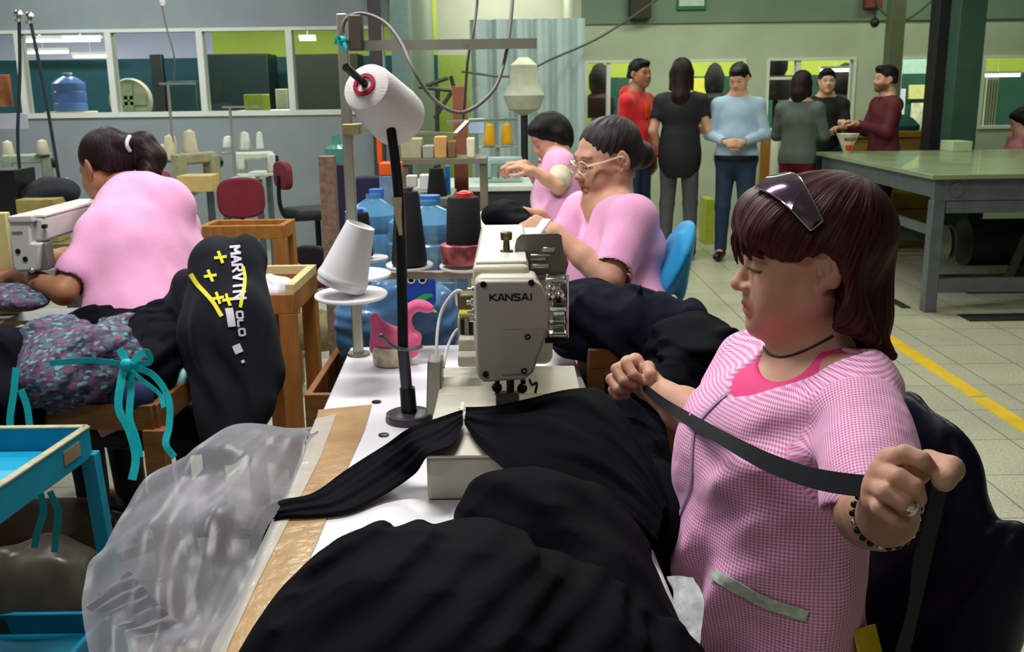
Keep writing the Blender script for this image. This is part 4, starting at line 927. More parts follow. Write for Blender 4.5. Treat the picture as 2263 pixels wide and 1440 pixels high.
# ---------------------------------------------------------------- the woman in the foreground
def woman1():
    T = thing('person', 'woman in pink checked smock with dark glasses on her hair stretching a black elastic band', 'person', (.5, 1.5, .45))
    HF = Fr(W(1781, 570, 1.52), frame((-1, .05, 0), pitch=5), 1.0)
    TF = Fr(W(1712, 1000, 1.52), frame((-.96, -.27, 0)), 1.0)
    shL, shR = W(1896, 866, 1.42), W(1672, 815, 1.68)
    elL, wrL = W(1928, 1128, 1.22), W(1962, 1142, 1.06)
    elR, wrR = W(1592, 960, 1.60), W(1440, 856, 1.83)
    neck0 = HF.w((0, -.02, -.07)); neck1 = (shL + shR) / 2 + V(.015, 0, .028)
    body = head_prims(HF, chub=.9, nose=1.1, fine=True)
    body += [rc(neck0, neck1, .054, .062, k=.03), rc(HF.w((0, .03, -.075)), HF.w((0, -.01, -.13)), .045, .05, k=.03)]
    body += [el((0, 0, .0), (.165, .102, .128), fr=TF, k=.04), el((0, .01, -.16), (.165, .115, .16), fr=TF, k=.05), el((0, -.01, -.36), (.18, .14, .14), fr=TF, k=.05), rc(shL, shR, .05, k=.04)]
    kneeL, kneeR = TF.w((-.12, .40, -.40)), TF.w((.12, .42, -.40))
    for h, kn in ((TF.w((-.09, 0, -.38)), kneeL), (TF.w((.09, 0, -.38)), kneeR)):
        body += [rc(h, kn, .085, .06, k=.04), rc(kn, kn + V(0, 0, -.36), .058, .042, k=.02), rc(kn + V(0, 0, -.36), kn + V(-.14, -.03, -.40), .036, .03, k=.02)]
    body += [rc(shL, elL, .05, .043, k=.02), rc(elL, elL * .45 + wrL * .55, .043, .037, k=.02), rc(elL * .45 + wrL * .55, wrL, .037, .029, k=.02)]
    body += [rc(shR, elR, .05, .043, k=.02), rc(elR, elR * .5 + wrR * .5, .042, .036, k=.02), rc(elR * .5 + wrR * .5, wrR, .036, .025, k=.02)]
    # left hand (near the camera), fingers folded over the band, thumb pinching
    I = [W(1972, 1018, .985), W(2000, 1004, .945), W(2036, 1017, .935), W(2053, 1034, .940)]
    Mi = [W(1952, 1046, .990), W(1986, 1056, .935), W(2020, 1076, .928), W(2030, 1101, .940)]
    Ri = [W(1940, 1076, .995), W(1958, 1088, .940), W(1994, 1108, .932), W(2017, 1126, .942)]
    Li = [W(1938, 1106, 1.00), W(1944, 1122, .955), W(1972, 1143, .950), W(1996, 1150, .958)]
    r = .0088
    for f, q in ((I, 1.05), (Mi, 1.05), (Ri, 1.0), (Li, .88)): body += finger(f, [r * 1.12 * q, r * 1.08 * q, r * q, r * .86 * q], .0015)
    Th = [W(1996, 1062, 1.01), W(2052, 1022, .985), W(2100, 1036, .955), W(2086, 1060, .936)]
    body += [rc(Th[0], Th[1], .016, .0125, k=.01)] + finger(Th[1:], [.0128, .0128, .0112], .003)
    palm = lambda a, b: rc(wrL + (a - wrL) * .12, a, .02, b, k=.014)
    body += [palm(I[0], .0115), palm(Mi[0], .0115), palm(Ri[0], .0115), palm(Li[0], .0105), rc(wrL, W(1966, 1085, 1.01), .024, .018, k=.02)]
    # right hand (far)
    I2 = [W(1404, 797, 1.85), W(1384, 803, 1.80), W(1400, 828, 1.785), W(1422, 842, 1.80)]
    M2 = [W(1388, 802, 1.87), W(1362, 815, 1.81), W(1378, 842, 1.79), W(1402, 851, 1.80)]
    R2 = [W(1378, 818, 1.88), W(1350, 838, 1.82), W(1365, 859, 1.80), W(1388, 862, 1.815)]
    L2 = [W(1378, 840, 1.88), W(1354, 861, 1.84), W(1366, 875, 1.82), W(1384, 874, 1.825)]
    for f, q in ((I2, 1.05), (M2, 1.05), (R2, 1.0), (L2, .88)): body += finger(f, [r * 1.15 * q, r * 1.1 * q, r * q, r * .86 * q], .0025)
    body += [rc(wrR, W(1432, 812, 1.815), .02, .0125, k=.014)] + finger([W(1432, 812, 1.815), W(1437, 828, 1.79), W(1429, 843, 1.79)], [.0125, .0112, .0088], .003)
    for a in (I2, M2, R2, L2): body.append(rc(wrR + (a[0] - wrR) * .15, a[0], .019, .0125, k=.014))
    lo, hi = bbox_of([HF.o, shL, shR, wrL, elR, wrR, TF.w((0, 0, -.5)), kneeL, kneeR, I[2], L2[1], Th[2]], .17)
    base_t = head_tint(HF, shut=True, lip=(.92, .55, .56))
    ntips = [(I[3], I[2]), (Th[3], Th[2])]
    def tint(p):
        t = base_t(p)
        return t
    ob = sculpt('body', body, .0024, lo, hi, S_light, T, tint=tint)
    # ---- smock
    off = .016
    g = [el((0, 0, .0), (.180, .116, .140), fr=TF, k=.05), el((0, .012, -.15), (.188, .132, .17), fr=TF, k=.06), el((0, -.0, -.36), (.20, .155, .18), fr=TF, k=.06), rc(shL, shR, .056, k=.05)]
    for s in (-1, 1): g.append(el((s * .072, .070, -.01), (.062, .050, .064), fr=TF, k=.05))
    g += [rc(neck1 + V(.02, .01, -.04), neck1 + V(.02, .01, -.012), .07, .062, k=.05)]
    g += [rc(shL, shL + (elL - shL) * .93, .062, .064, k=.03), rc(shR, shR + (elR - shR) * .75, .062, .07, k=.03)]
    dl = unit(elL - shL); dr_ = unit(wrR - elR)
    g.append(half(shL + (elL - shL) * .56, dl, k=.004))    # placeholder index kept for the left cuff
    g.pop()
    # keep the cuff cut local to each arm by carving a capsule-shaped void
    g.append(rc(shL + (elL - shL) * .92 + V(0, 0, -.02), shL + (elL - shL) * 1.5 + V(0, 0, -.1), .056, .10, k=.006, op='-'))
    g.append(rc(shR + (elR - shR) * .95 + dr_ * .02, elR + dr_ * .2, .058, .07, k=.006, op='-'))
    # neck opening: round at the back, a V down the front
    nv = unit(neck0 - neck1)
    g.append(rc(neck1 + nv * .0, neck0 + nv * .05, .066, .08, k=.01, op='-'))
    vtop = neck1 + V(-.045, -.03, .015); vbot = W(1612, 866, 1.475)
    g.append(rc(vtop, vbot, .062, .008, k=.008, op='-')); g.append(rc(vtop, W(1630, 806, 1.50), .055, .028, k=.01, op='-')); g.append(rc(W(1856, 742, 1.43), W(1645, 846, 1.455), .042, .016, k=.012, op='-'))
    def disp(p):
        q = (p - TF.o) @ TF.R
        d = .0065 * vnoise(p * V(1, 1, .8), 9) + .0035 * vnoise(p * V(1, 1, .7), 22)
        low = np.clip((-q[:, 2] - .02) / .12, 0, 1)
        d = d + .009 * low * np.sin((q[:, 0] * .9 + q[:, 2] * .55) * 52 + 4 * vnoise(p, 5)) * np.clip(q[:, 1] * 8 + .3, 0, 1)
        d = d + .008 * np.sin((q[:, 2] + q[:, 0] * .6) * 70 + 3 * vnoise(p, 6)) * np.exp(-((q[:, 0] + .10) ** 2 / .006 + (q[:, 2] - .02) ** 2 / .012))
        return d
    def uv(p):
        q = (p - TF.o) @ TF.R
        th = np.arctan2(q[:, 0], -0.0 + q[:, 1] + .02); u = th * .155; v = q[:, 2]
        sd = np.linalg.norm(np.cross(p - shL, dl[None]), axis=1); e1, e2, _ = basis(dl); along = (p - shL) @ dl
        m = (along > .05) & (sd < .10) & (q[:, 0] < -.13)
        u2 = np.arctan2((p - shL) @ e1, (p - shL) @ e2) * .07
        return np.stack([np.where(m, u2, u), np.where(m, along, v), 0 * u], 1)
    M_g = gingham('pink_gingham_cloth', (250, 214, 240), (238, 166, 212), (206, 104, 168), .0050)
    lo, hi = bbox_of([shL, shR, TF.w((0, 0, -.46)), shL + (elL - shL) * .7, shR + (elR - shR) * .9, TF.w((-.2, .1, 0)), TF.w((.2, .1, -.3)), TF.w((0, -.15, -.3))], .09)
    gown = sculpt('smock', g, .0032, lo, hi, M_g, T, disp=disp, amp=.018, uv=uv)
    gown['label'] = 'pink and white checked short sleeved smock'
    # hot pink undershirt
    u = [el((0, 0, .01), (.168, .100, .122), fr=TF, k=.05), rc(shL, shR, .049, k=.05), rc(neck1 + V(.01, 0, -.03), neck1 + V(.012, 0, -.005), .072, .064, k=.05)]
    u.append(rc(neck1 + nv * .01, neck0 + nv * .05, .058, .07, k=.008, op='-')); u.append(rc(neck1 + V(-.045, -.03, .015), W(1706, 800, 1.44), .05, .022, k=.01, op='-'))
    u.append(half(TF.w((0, 0, -.01)), (0, 0, -1), k=.003))
    lo, hi = bbox_of([shL, shR, TF.w((0, .1, -.05)), TF.w((0, -.1, 0))], .08)
    us = sculpt('undershirt', u, .004, lo, hi, mat('hot_pink_jersey', (232, 60, 130), .7, var=.06), T)
    # trousers
    tr = [el((0, -.01, -.37), (.188, .15, .14), fr=TF, k=.05)]
    for h, kn in ((TF.w((-.09, 0, -.38)), kneeL), (TF.w((.09, 0, -.38)), kneeR)): tr += [rc(h, kn, .092, .068, k=.04), rc(kn, kn + V(0, 0, -.33), .066, .055, k=.02)]
    lo, hi = bbox_of([TF.w((-.2, -.1, -.2)), kneeL, kneeR, kneeR + V(0, 0, -.36)], .12)
    sculpt('trousers', tr, .009, lo, hi, mat('charcoal_trousers', (38, 38, 46), .8), T, disp=cloth_disp(.004))
    # ---- hair
    hr = [el((0, -.020, .043), (.086, .104, .088), fr=HF, k=.02), el((0, .050, .070), (.072, .054, .048), fr=HF, k=.03), el((-.045, .055, .052), (.034, .046, .030), fr=HF, k=.02), el((.045, .055, .052), (.034, .046, .030), fr=HF, k=.02)]
    hr += [el((-.064, .016, .034), (.022, .040, .024), fr=HF, k=.02)]
    hr += [rc(HF.w((0, -.055, .03)), W(1862, 600, 1.54), .080, .070, k=.03), rc(W(1862, 600, 1.54), W(1888, 690, 1.53), .066, .055, k=.03), rc(W(1888, 690, 1.53), W(1930, 765, 1.51), .052, .022, k=.02), rc(W(1930, 765, 1.51), W(1972, 786, 1.49), .022, .008, k=.012)]
    hr += [rc(W(1850, 560, 1.45), W(1872, 690, 1.44), .030, .028, k=.03), rc(W(1872, 690, 1.44), W(1930, 750, 1.42), .028, .012, k=.02)]
    hr += [rc(HF.w((.06, -.03, -.0)), HF.w((.07, -.03, -.16)), .045, .03, k=.03)]
    # carve the face and the ear out
    hr.append(el((0, .088, -.040), (.082, .074, .064), fr=HF, k=.010, op='-'))
    hr.append(el((-.088, .012, -.038), (.040, .046, .056), fr=HF, k=.010, op='-'))
    hr.append(el((-.10, -.002, -.002), (.034, .019, .026), fr=HF, k=.008, op='-'))
    hr.append(el((0, .06, -.12), (.10, .09, .06), fr=HF, k=.01, op='-'))
    # thin parted fringe strands on the forehead
    for (a, b, c, r0) in (((-.02, .100, .062), (-.012, .105, .03), (-.02, .098, .002), .004), ((.0, .101, .060), (.012, .106, .03), (.008, .102, -.002), .0035), ((-.045, .088, .06), (-.048, .092, .03), (-.060, .076, .016), .006), ((-.034, .095, .06), (-.034, .1, .032), (-.046, .09, .012), .005)):
        pts = spline([HF.w(a), HF.w(b), HF.w(c)], 4)
        for i, (p, q) in enumerate(zip(pts, pts[1:])): hr.append(rc(p, q, r0 * (1 - i / 9), r0 * (1 - (i + 1) / 9), k=.006))
    e_up = HF.R[:, 2]
    hdisp, huv = hair_flow(HF)
    pts = [HF.w((0, 0, .15)), HF.w((0, .12, 0)), W(1985, 800, 1.48), W(1890, 700, 1.55), HF.w((.1, -.1, -.17)), HF.w((-.1, -.12, 0))]
    lo, hi = bbox_of(pts, .05)
    M_h = hairmat('dark_reddish_brown_hair', (74, 34, 38))
    hair = sculpt('hair', hr, .0026, lo, hi, M_h, T, disp=hdisp, amp=.006, uv=huv)
    # ---- dark glasses pushed up into the hair
    gl = bpy.data.objects.new('sunglasses', None); COL.objects.link(gl); gl.location = Vector(HF.w((-.02, .05, .14)).tolist()); gl['label'] = 'purple black wraparound glasses'; adopt(gl, T)
    M_lens = mat('purple_black_lens', (120, 96, 126), .14, metal=.85, var=.03, coat=1.0); M_rim = mat('silver_glasses_rim', (224, 214, 224), .15, metal=.9)
    def pj(x, y, d, off):
        h, n_ = hit(hair, x, y, off); q = W(x, y, d)
        return h if h is not None and (h - CAMP) @ _f < d + .01 else q
    A = [(1722, 384, 1.535), (1752, 389, 1.505), (1774, 404, 1.48), (1780, 426, 1.463), (1797, 454, 1.45), (1814, 490, 1.44)]
    B = [(1674, 424, 1.53), (1702, 433, 1.50), (1730, 451, 1.475), (1744, 468, 1.46), (1766, 489, 1.445), (1792, 514, 1.435)]
    RA = np.array([pj(*q, .009) for q in A]); RB = np.array([pj(*q, .009) for q in B])
    for R_ in (RA, RB): R_[1:-1] = (R_[:-2] + 2 * R_[1:-1] + R_[2:]) / 4
    for i0, i1 in ((0, 3), (3, 5)):
        a_ = np.array(spline(RA[i0:i1 + 1], 6)); b_ = np.array(spline(RB[i0:i1 + 1], 6)); t_ = np.linspace(0, 1, 8)
        G = a_[:, None] * (1 - t_)[None, :, None] + b_[:, None] * t_[None, :, None]
        out = unit((RA.mean(0) + RB.mean(0)) / 2 - HF.o); G = G + out * (.006 * np.sin(PI * t_))[None, :, None]
        MB().sheet(G, .002).build('lens', M_lens, gl, smooth=True)
    for rail in (list(RA), list(RB), [RA[3], RB[3]], [RA[0], RB[0]], [RA[5], RB[5]]):
        MB().tube(rail, .0014, 6, 4).build('rim', M_rim, gl, smooth=True)
    # ---- smock trimmings
    M_pipe = mat('grey_lilac_piping', (178, 150, 190), .6)
    def strip(pts, w, nm, m, off=.002, lab=None):
        P = np.array(spline([np.array([x, y, 0.]) for x, y in pts], 6)); d = np.gradient(P, axis=0)[:, :2]; d /= np.linalg.norm(d, axis=1, keepdims=True) + 1e-9; nn = np.stack([-d[:, 1], d[:, 0]], 1) * w / 2
        o = patch([tuple(p) for p in P[:, :2] - nn], [tuple(p) for p in P[:, :2] + nn], gown, 30, 4, off, nm, m, T, smoothit=1)
        if o and lab: o['label'] = lab
    strip([(1606, 872), (1560, 915), (1537, 950), (1530, 1010), (1528, 1070), (1510, 1120), (1494, 1160)], 5, 'zip_placket', M_pipe)
    strip([(1580, 1268), (1640, 1300), (1700, 1330), (1784, 1358)], 24, 'pocket_band', mat('white_green_trim', (196, 214, 202), .6, var=.3, scale=70), .004, 'white band with small green marks')
    # bracelet, rings, necklace
    c = wrL * .85 + elL * .15; ax_ = unit(wrL - elL); u_, v_, _ = basis(ax_); k = MB(); k2 = MB()
    for i in range(22):
        a = 2 * PI * i / 22; p = c + (u_ * math.cos(a) + v_ * math.sin(a)) * .0335
        (k2 if i % 4 == 0 else k).ball(p, .0042 if i % 4 else .0034, 10, 6)
    k.build('bracelet', M_black, T, smooth=True); k2.build('bracelet_charms', M_chrome, T, smooth=True)
    def ringj(a, b, r, nm, m):
        d = unit(b - a); c = a + (b - a) * .5; MB().lathe(c - d * .0022, d, [(0, r), (0, r + .0018), (.0044, r + .0018), (.0044, r)], 24).build(nm, m, T, smooth=True)
    ringj(Ri[2], Ri[3], .0086, 'ring', M_chrome)
    MB().ball(Ri[3] * .5 + Ri[2] * .5 + V(0, -.010, .002), (.006, .003, .005), 12, 8).build('ring_ornament', M_chrome, T, smooth=True)
    ringj(R2[0], R2[1], .0098, 'ring', mat('yellow_gold', (236, 196, 120), .2, metal=1))
    strip_pts = [W(1694, 776, 1.47), W(1706, 786, 1.46), W(1730, 790, 1.445), W(1765, 782, 1.435), W(1800, 765, 1.43)]
    pp = []
    for q in spline([V(1686, 762, 0), V(1702, 783, 0), V(1736, 788, 0), V(1785, 772, 0), V(1840, 742, 0)], 5):
        h, n_ = hit(ob, q[0], q[1], .0016)
        if h is not None: pp.append(h)
    if len(pp) > 3: MB().tube(pp, .0018, 6, 1).build('necklace', mat('dark_cord', (52, 44, 40), .5), T, smooth=True)
    # finger nails
    for f, pd in ((I, 0), (Th, 0)):
        pass
    return T
W1 = woman1()
# ================================================================ BLACK CLOTH, BAND, CHAIR
M_blk = mat('black_swim_fabric', (9, 10, 16), .7, var=.12, scale=60, bump=.1, bscale=300, spec=.04)
M_nav = mat('navy_black_lining', (11, 12, 21), .7, var=.12, scale=20, spec=.05, bump=.2, bscale=40)
def band():
    t = [(1424, 846, 1.80), (1470, 880, 1.68), (1540, 920, 1.515), (1620, 962, 1.36), (1700, 1000, 1.245), (1780, 1028, 1.145), (1850, 1042, 1.065), (1925, 1050, .992), (1975, 1052, .975)]
    b = [(1421, 862, 1.80), (1462, 900, 1.68), (1526, 944, 1.515), (1606, 992, 1.36), (1690, 1040, 1.245), (1772, 1072, 1.145), (1846, 1090, 1.065), (1922, 1099, .992), (1975, 1100, .975)]
    t_ = thing('elastic_band', 'wide black elastic band stretched between the hands of the woman in checked smock', 'elastic band', W(*t[4]))
    A = np.array(spline([W(*p) for p in t], 5)); B = np.array(spline([W(*p) for p in b], 5)); s = np.linspace(0, 1, 5)
    G = A[:, None] * (1 - s)[None, :, None] + B[:, None] * s[None, :, None]
    m = mat('black_elastic', (18, 22, 26), .62, var=.1, scale=160, bump=.15, bscale=500)
    MB().sheet(G, .0016).build('band', m, t_, smooth=True)
    p0 = W(2060, 1046, .942); p1 = W(2100, 1052, .948); A = [p0]; B = [p1]
    for i in range(1, 12):
        A.append(p0 + V(.002 * math.sin(i), .004 * i, -.02 * i)); B.append(p1 + V(-.0005 * i, .004 * i, -.02 * i))
    A, B = np.array(A), np.array(B); G = A[:, None] * (1 - s)[None, :, None] + B[:, None] * s[None, :, None]
    MB().sheet(G, .0016).build('hanging_end', m, t_, smooth=True)
band()
def fold(amp, f, cx, cy, cz, nz=3.0, s=5.0, st=(1, 1, 1)):
    c = np.array([cx, cy, cz]); st = np.array(st, float)
    def g(p):
        q = (p - c) * st; r = np.sqrt((q ** 2).sum(1))
        w = p + .05 * vnoise(p, 6.0)[:, None]
        return amp * (np.sin(r * f + nz * vnoise(p, s)) * .55 + .5 * vnoise(p, 7.0) + .28 * np.sin(r * f * 2.7 + 4 * vnoise(p + 3, s * 1.6)) + 1.1 * np.abs(vnoise(w * np.array([1, 1, .6]), 9.0)) + .5 * np.abs(vnoise(w + 11, 19.0)) - .5)
    return g
def mound(name, parts, lo, hi, label, cat, m=None, vox=.006, disp=None, amp=.02, k=.05, cut=None):
    pr = [el(c, r, R=R_, k=k) for c, r, R_ in parts]
    if cut is not None: pr.append(half((0, 0, cut), (0, 0, -1), k=.004))
    o = sculpt(name, pr, vox, lo, hi, m or M_blk, disp=disp, amp=amp)
    return tag(o, label, cat)
I3 = np.eye(3)
mound('fabric_pile', [((-.085, 1.02, .785), (.22, .25, .18), rot('Z', 12)), ((.03, 1.00, .77), (.20, .20, .12), I3), ((-.19, .93, .77), (.14, .16, .12), I3)], (-.40, .74, .76), (.30, 1.34, 1.0),
      'large rounded mound of black fabric on the table nearest the camera', 'fabric', vox=.005, disp=fold(.009, 62, .30, .70, .60, 3.4, 4.5, (1, .7, 1.3)), cut=.7655)
mound('fabric_pile', [((.045, 1.30, .785), (.145, .14, .14), rot('Z', -20)), ((-.0, 1.33, .79), (.085, .10, .125), I3), ((.12, 1.20, .76), (.085, .15, .125), I3), ((.165, 1.05, .75), (.045, .14, .09), I3)], (-.2, .9, .76), (.36, 1.56, 1.02),
      'second mound of black fabric behind the nearest one, beside the checked smock', 'fabric', vox=.005, disp=fold(.008, 50, -.2, 1.1, .5, 3, 5), cut=.7655)
def zs(pts): return [atZ(x, y, z) for x, y, z in pts]
A = zs([(1022, 906, .868), (975, 922, .866), (905, 946, .862), (850, 985, .815), (760, 1042, .785), (690, 1090, .776), (620, 1106, .774), (580, 1130, .772), (556, 1180, .735), (545, 1240, .68)])
B = zs([(1024, 936, .864), (1000, 985, .862), (950, 1006, .858), (915, 1050, .80), (850, 1095, .772), (770, 1130, .768), (690, 1140, .768), (630, 1142, .768), (592, 1170, .75), (566, 1235, .69)])
o = MB().sheet(loft(A, B, 90, 40, .0030, 2.2, .6, nz=.003), .002).build('fabric_strip', M_blk, smooth=True); o.modifiers.new('s', 'SUBSURF').render_levels = 1
tag(o, 'pleated strip of black fabric running from the needles over the left table edge', 'fabric')
A = zs([(1030, 905, .866), (1100, 900, .87), (1180, 880, .895), (1262, 858, .915), (1325, 858, .925), (1372, 905, .915), (1410, 960, .89), (1450, 1030, .86), (1480, 1110, .82)])
B = zs([(1028, 937, .862), (1060, 985, .860), (1095, 1020, .857), (1130, 1048, .85), (1180, 1062, .845), (1250, 1075, .84), (1330, 1105, .83), (1400, 1150, .82), (1450, 1200, .80)])
G = loft(A, B, 80, 50, .006, 2.6, 1.2, nz=.004); G[..., 2] += .018 * np.sin(PI * np.linspace(0, 1, 50))[None, :] * np.linspace(0, 1, 80)[:, None]
o = MB().sheet(G, .002).build('fabric_sheet', M_blk, smooth=True)
tag(o, 'sheet of black fabric fanning from the needles towards the woman in the checked smock', 'fabric')
# cloth gathered between machine and woman, and on the crate behind
mound('fabric_pile', [(W(1400, 1030, 1.80), (.055, .12, .08), rot('Z', 20)), (W(1385, 975, 1.95), (.07, .12, .05), I3), (W(1440, 1150, 1.66), (.055, .12, .11), I3), (W(1330, 950, 1.95), (.06, .08, .04), I3)], W(1400, 1000, 1.75) - .42, W(1400, 1000, 1.75) + .40,
      'rumpled black cloth bunched between the cream machine and the woman in the checked smock', 'fabric', vox=.006, disp=fold(.018, 60, .1, 1.2, 1.2, 4, 6), m=M_nav)
pc = W(1400, 700, 2.55)
mound('fabric_pile', [(W(1350, 712, 2.55), (.16, .16, .085), I3), (W(1450, 730, 2.5), (.14, .15, .085), rot('Y', 15)), (W(1300, 675, 2.65), (.09, .12, .075), I3), (W(1500, 735, 2.45), (.10, .12, .06), rot('Y', 20))], pc - .45, pc + .42,
      'heap of dark navy garments on the wooden crate beside the blue covered chair', 'fabric', vox=.007, disp=fold(.022, 46, pc[0] - .2, pc[1], pc[2] - .3, 4, 6), m=mat('dark_navy_jersey', (20, 24, 36), .8, var=.15, scale=20, spec=.05))
mound('fabric_pile', [(W(1520, 800, 2.15), (.10, .14, .085), rot('Y', 10)), (W(1470, 860, 2.05), (.08, .10, .07), I3), (W(1570, 760, 2.2), (.07, .10, .05), I3)], W(1510, 820, 2.1) - .32, W(1510, 820, 2.1) + .32,
      'smaller black cloth heap just behind the far hand of the woman in checked smock', 'fabric', vox=.006, disp=fold(.016, 50, .3, 2.0, .6, 4, 6))
c = W(1470, 757, 2.42); tag(MB().ball(c, (.034, .02, .016), 20, 10).build('label_roll', mat('pale_lilac_paper', (206, 206, 224), .4), smooth=True), 'small pale lilac roll lying on the heap of dark navy garments', 'roll')
a = W(1300, 772, 2.42); b = W(1468, 772, 2.42)
t = thing('wooden_crate', 'brown wooden crate table holding the dark navy garments', 'crate', (a[0] + .1, a[1] + .2, 0))
MB().box((a[0], a[1], a[2] - .05), (b[0] + .1, a[1] + .02, a[2])).box((a[0], a[1] + .38, a[2] - .05), (b[0] + .1, a[1] + .4, a[2])).box((a[0], a[1] + .02, a[2] - .05), (a[0] + .02, a[1] + .38, a[2])).box((b[0] + .08, a[1] + .02, a[2] - .05), (b[0] + .1, a[1] + .38, a[2])).build('rim', M_wood, t, bevel=.003)
MB().box((a[0] + .02, a[1] + .02, a[2] - .05), (b[0] + .08, a[1] + .38, a[2] - .035)).build('tray_board', M_wood2, t)
for x in (a[0], b[0] + .06):
    for y in (a[1], a[1] + .36): MB().box((x, y, 0), (x + .04, y + .04, a[2] - .05)).build('leg', M_wood, t)
# white crumpled cloth on the lap
G = np.array([[W(1476 + 60 * u + 14 * math.sin(v * 3), 1270 + 190 * v, 1.36 - .10 * v) for u in np.linspace(0, 1, 14)] for v in np.linspace(0, 1, 26)])
G = G + (vnoise(G.reshape(-1, 3), 45).reshape(26, 14) * .006)[..., None]
tag(MB().sheet(G, .002).build('white_lap_cloth', mat('white_printed_cotton', (206, 212, 214), .5, var=.3, scale=60), smooth=True), 'strip of white printed cloth on the lap beside the black fabric mound', 'cloth')
# ---------------------------------------------------------------- chair under the woman
t = thing('work_chair', 'padded work chair of the woman in the checked smock, mostly under a navy jacket', 'chair', (.50, 1.48, 0))
sc_ = V(.50, 1.50, 0)
MB().lathe((.50, 1.50, .44), (0, 0, 1), [(0, .18), (.01, .2), (.05, .21), (.07, .19), (.075, .1)], 32).build('seat', M_black, t, smooth=True)
MB().cyl((.50, 1.50, .06), (.50, 1.50, .44), .022).build('gas_column', M_chrome, t, smooth=True)
for i in range(5):
    a = 2 * PI * i / 5 + .3; e = V(.50 + .27 * math.cos(a), 1.50 + .27 * math.sin(a), .05)
    MB().beam((.50, 1.50, .075), e + V(0, 0, .01), .035, .02).build('foot', M_black, t, bevel=.004)
    MB().cyl(e + V(-.01, 0, -.025), e + V(.01, 0, -.025), .024).build('caster', M_black, t, smooth=True)
bc = V(.665, 1.505, .745); cR = frame((-.96, -.27, 0))
MB().obox(bc + cR[:, 0] * .05, cR.T, (.10, .015, .14)).build('backrest', M_black, t, bevel=.018)
MB().beam((.55, 1.5, .42), bc + V(.03, 0, -.15), .04, .012).build('back_bar', M_blackmetal, t)
def jacket():
    JF = Fr(bc, cR)
    pr = [el((.02, 0, -.03), (.175, .055, .245), fr=JF, k=.03), bx((.02, -.01, -.12), (.15, .04, .18), rd=.04, fr=JF, k=.05), el((-.12, -.02, -.14), (.055, .05, .20), R=rot('Y', 8), fr=JF, k=.04), el((.15, -.02, -.1), (.08, .05, .22), fr=JF, k=.04),
          bx((.03, -.02, -.38), (.165, .045, .16), rd=.04, fr=JF, k=.05), el((-.13, -.03, -.06), (.045, .045, .14), R=rot('Y', -12), fr=JF, k=.04)]
    def d(p):
        q = (p - bc) @ cR; return .008 * np.sin(q[:, 0] * 46 + q[:, 2] * 10 + 3 * vnoise(p, 5)) + .007 * vnoise(p, 8)
    o = sculpt('jacket', pr, .006, bc - .48, bc + .42, mat('navy_quilted_nylon', (20, 21, 44), .4, var=.12, scale=12, spec=.15, bump=.3, bscale=30), disp=d, amp=.016)
    tag(o, 'dark navy jacket draped over the chair behind the woman in the checked smock', 'jacket')
jacket()
k = MB(); c = W(1915, 1425, 1.4)
G = np.array([[W(1886 + 22 * v + 46 * u, 1392 + 90 * v - 14 * u, 1.42 + .05 * u) for u in np.linspace(0, 1, 8)] for v in np.linspace(0, 1, 10)])
tag(MB().sheet(G, .004).build('yellow_strap', mat('yellow_webbing', (226, 190, 20), .5, var=.1), smooth=True), 'yellow strap below the jacket at the hip of the woman in the checked smock', 'strap')
# ---------------------------------------------------------------- clear plastic sheet on the left of the table
def plastic_mat():
    m, nt, b = _nodes('clear_plastic_film'); N = nt.nodes.new; L = nt.links.new; out = nt.nodes['Material Output']
    tr = N('ShaderNodeBsdfTransparent'); tr.inputs['Color'].default_value = (.86, .86, .90, 1)
    b.inputs['Base Color'].default_value = (.24, .24, .27, 1); b.inputs['Roughness'].default_value = .28; b.inputs['Specular IOR Level'].default_value = .4
    tc = N('ShaderNodeTexCoord'); n = N('ShaderNodeTexNoise'); n.inputs['Scale'].default_value = 7; n.inputs['Detail'].default_value = 5; n.inputs['Distortion'].default_value = .8
    L(tc.outputs['Object'], n.inputs['Vector']); bp = N('ShaderNodeBump'); bp.inputs['Strength'].default_value = .22; bp.inputs['Distance'].default_value = .012; L(n.outputs['Fac'], bp.inputs['Height']); L(bp.outputs[0], b.inputs['Normal'])
    mx = N('ShaderNodeMixShader'); lw = N('ShaderNodeLayerWeight'); lw.inputs['Blend'].default_value = .5; L(bp.outputs[0], lw.inputs['Normal']); fr = N('ShaderNodeMath'); fr.operation = 'POWER'; fr.inputs[1].default_value = 2.6; L(lw.outputs['Facing'], fr.inputs[0])
    ma = N('ShaderNodeMath'); ma.operation = 'MULTIPLY_ADD'; ma.inputs[1].default_value = 1.0; ma.inputs[2].default_value = .34; ma.use_clamp = True; L(fr.outputs[0], ma.inputs[0])
    L(ma.outputs[0], mx.inputs[0]); L(tr.outputs[0], mx.inputs[1]); L(b.outputs[0], mx.inputs[2]); L(mx.outputs[0], out.inputs['Surface']); return m
M_film = plastic_mat()
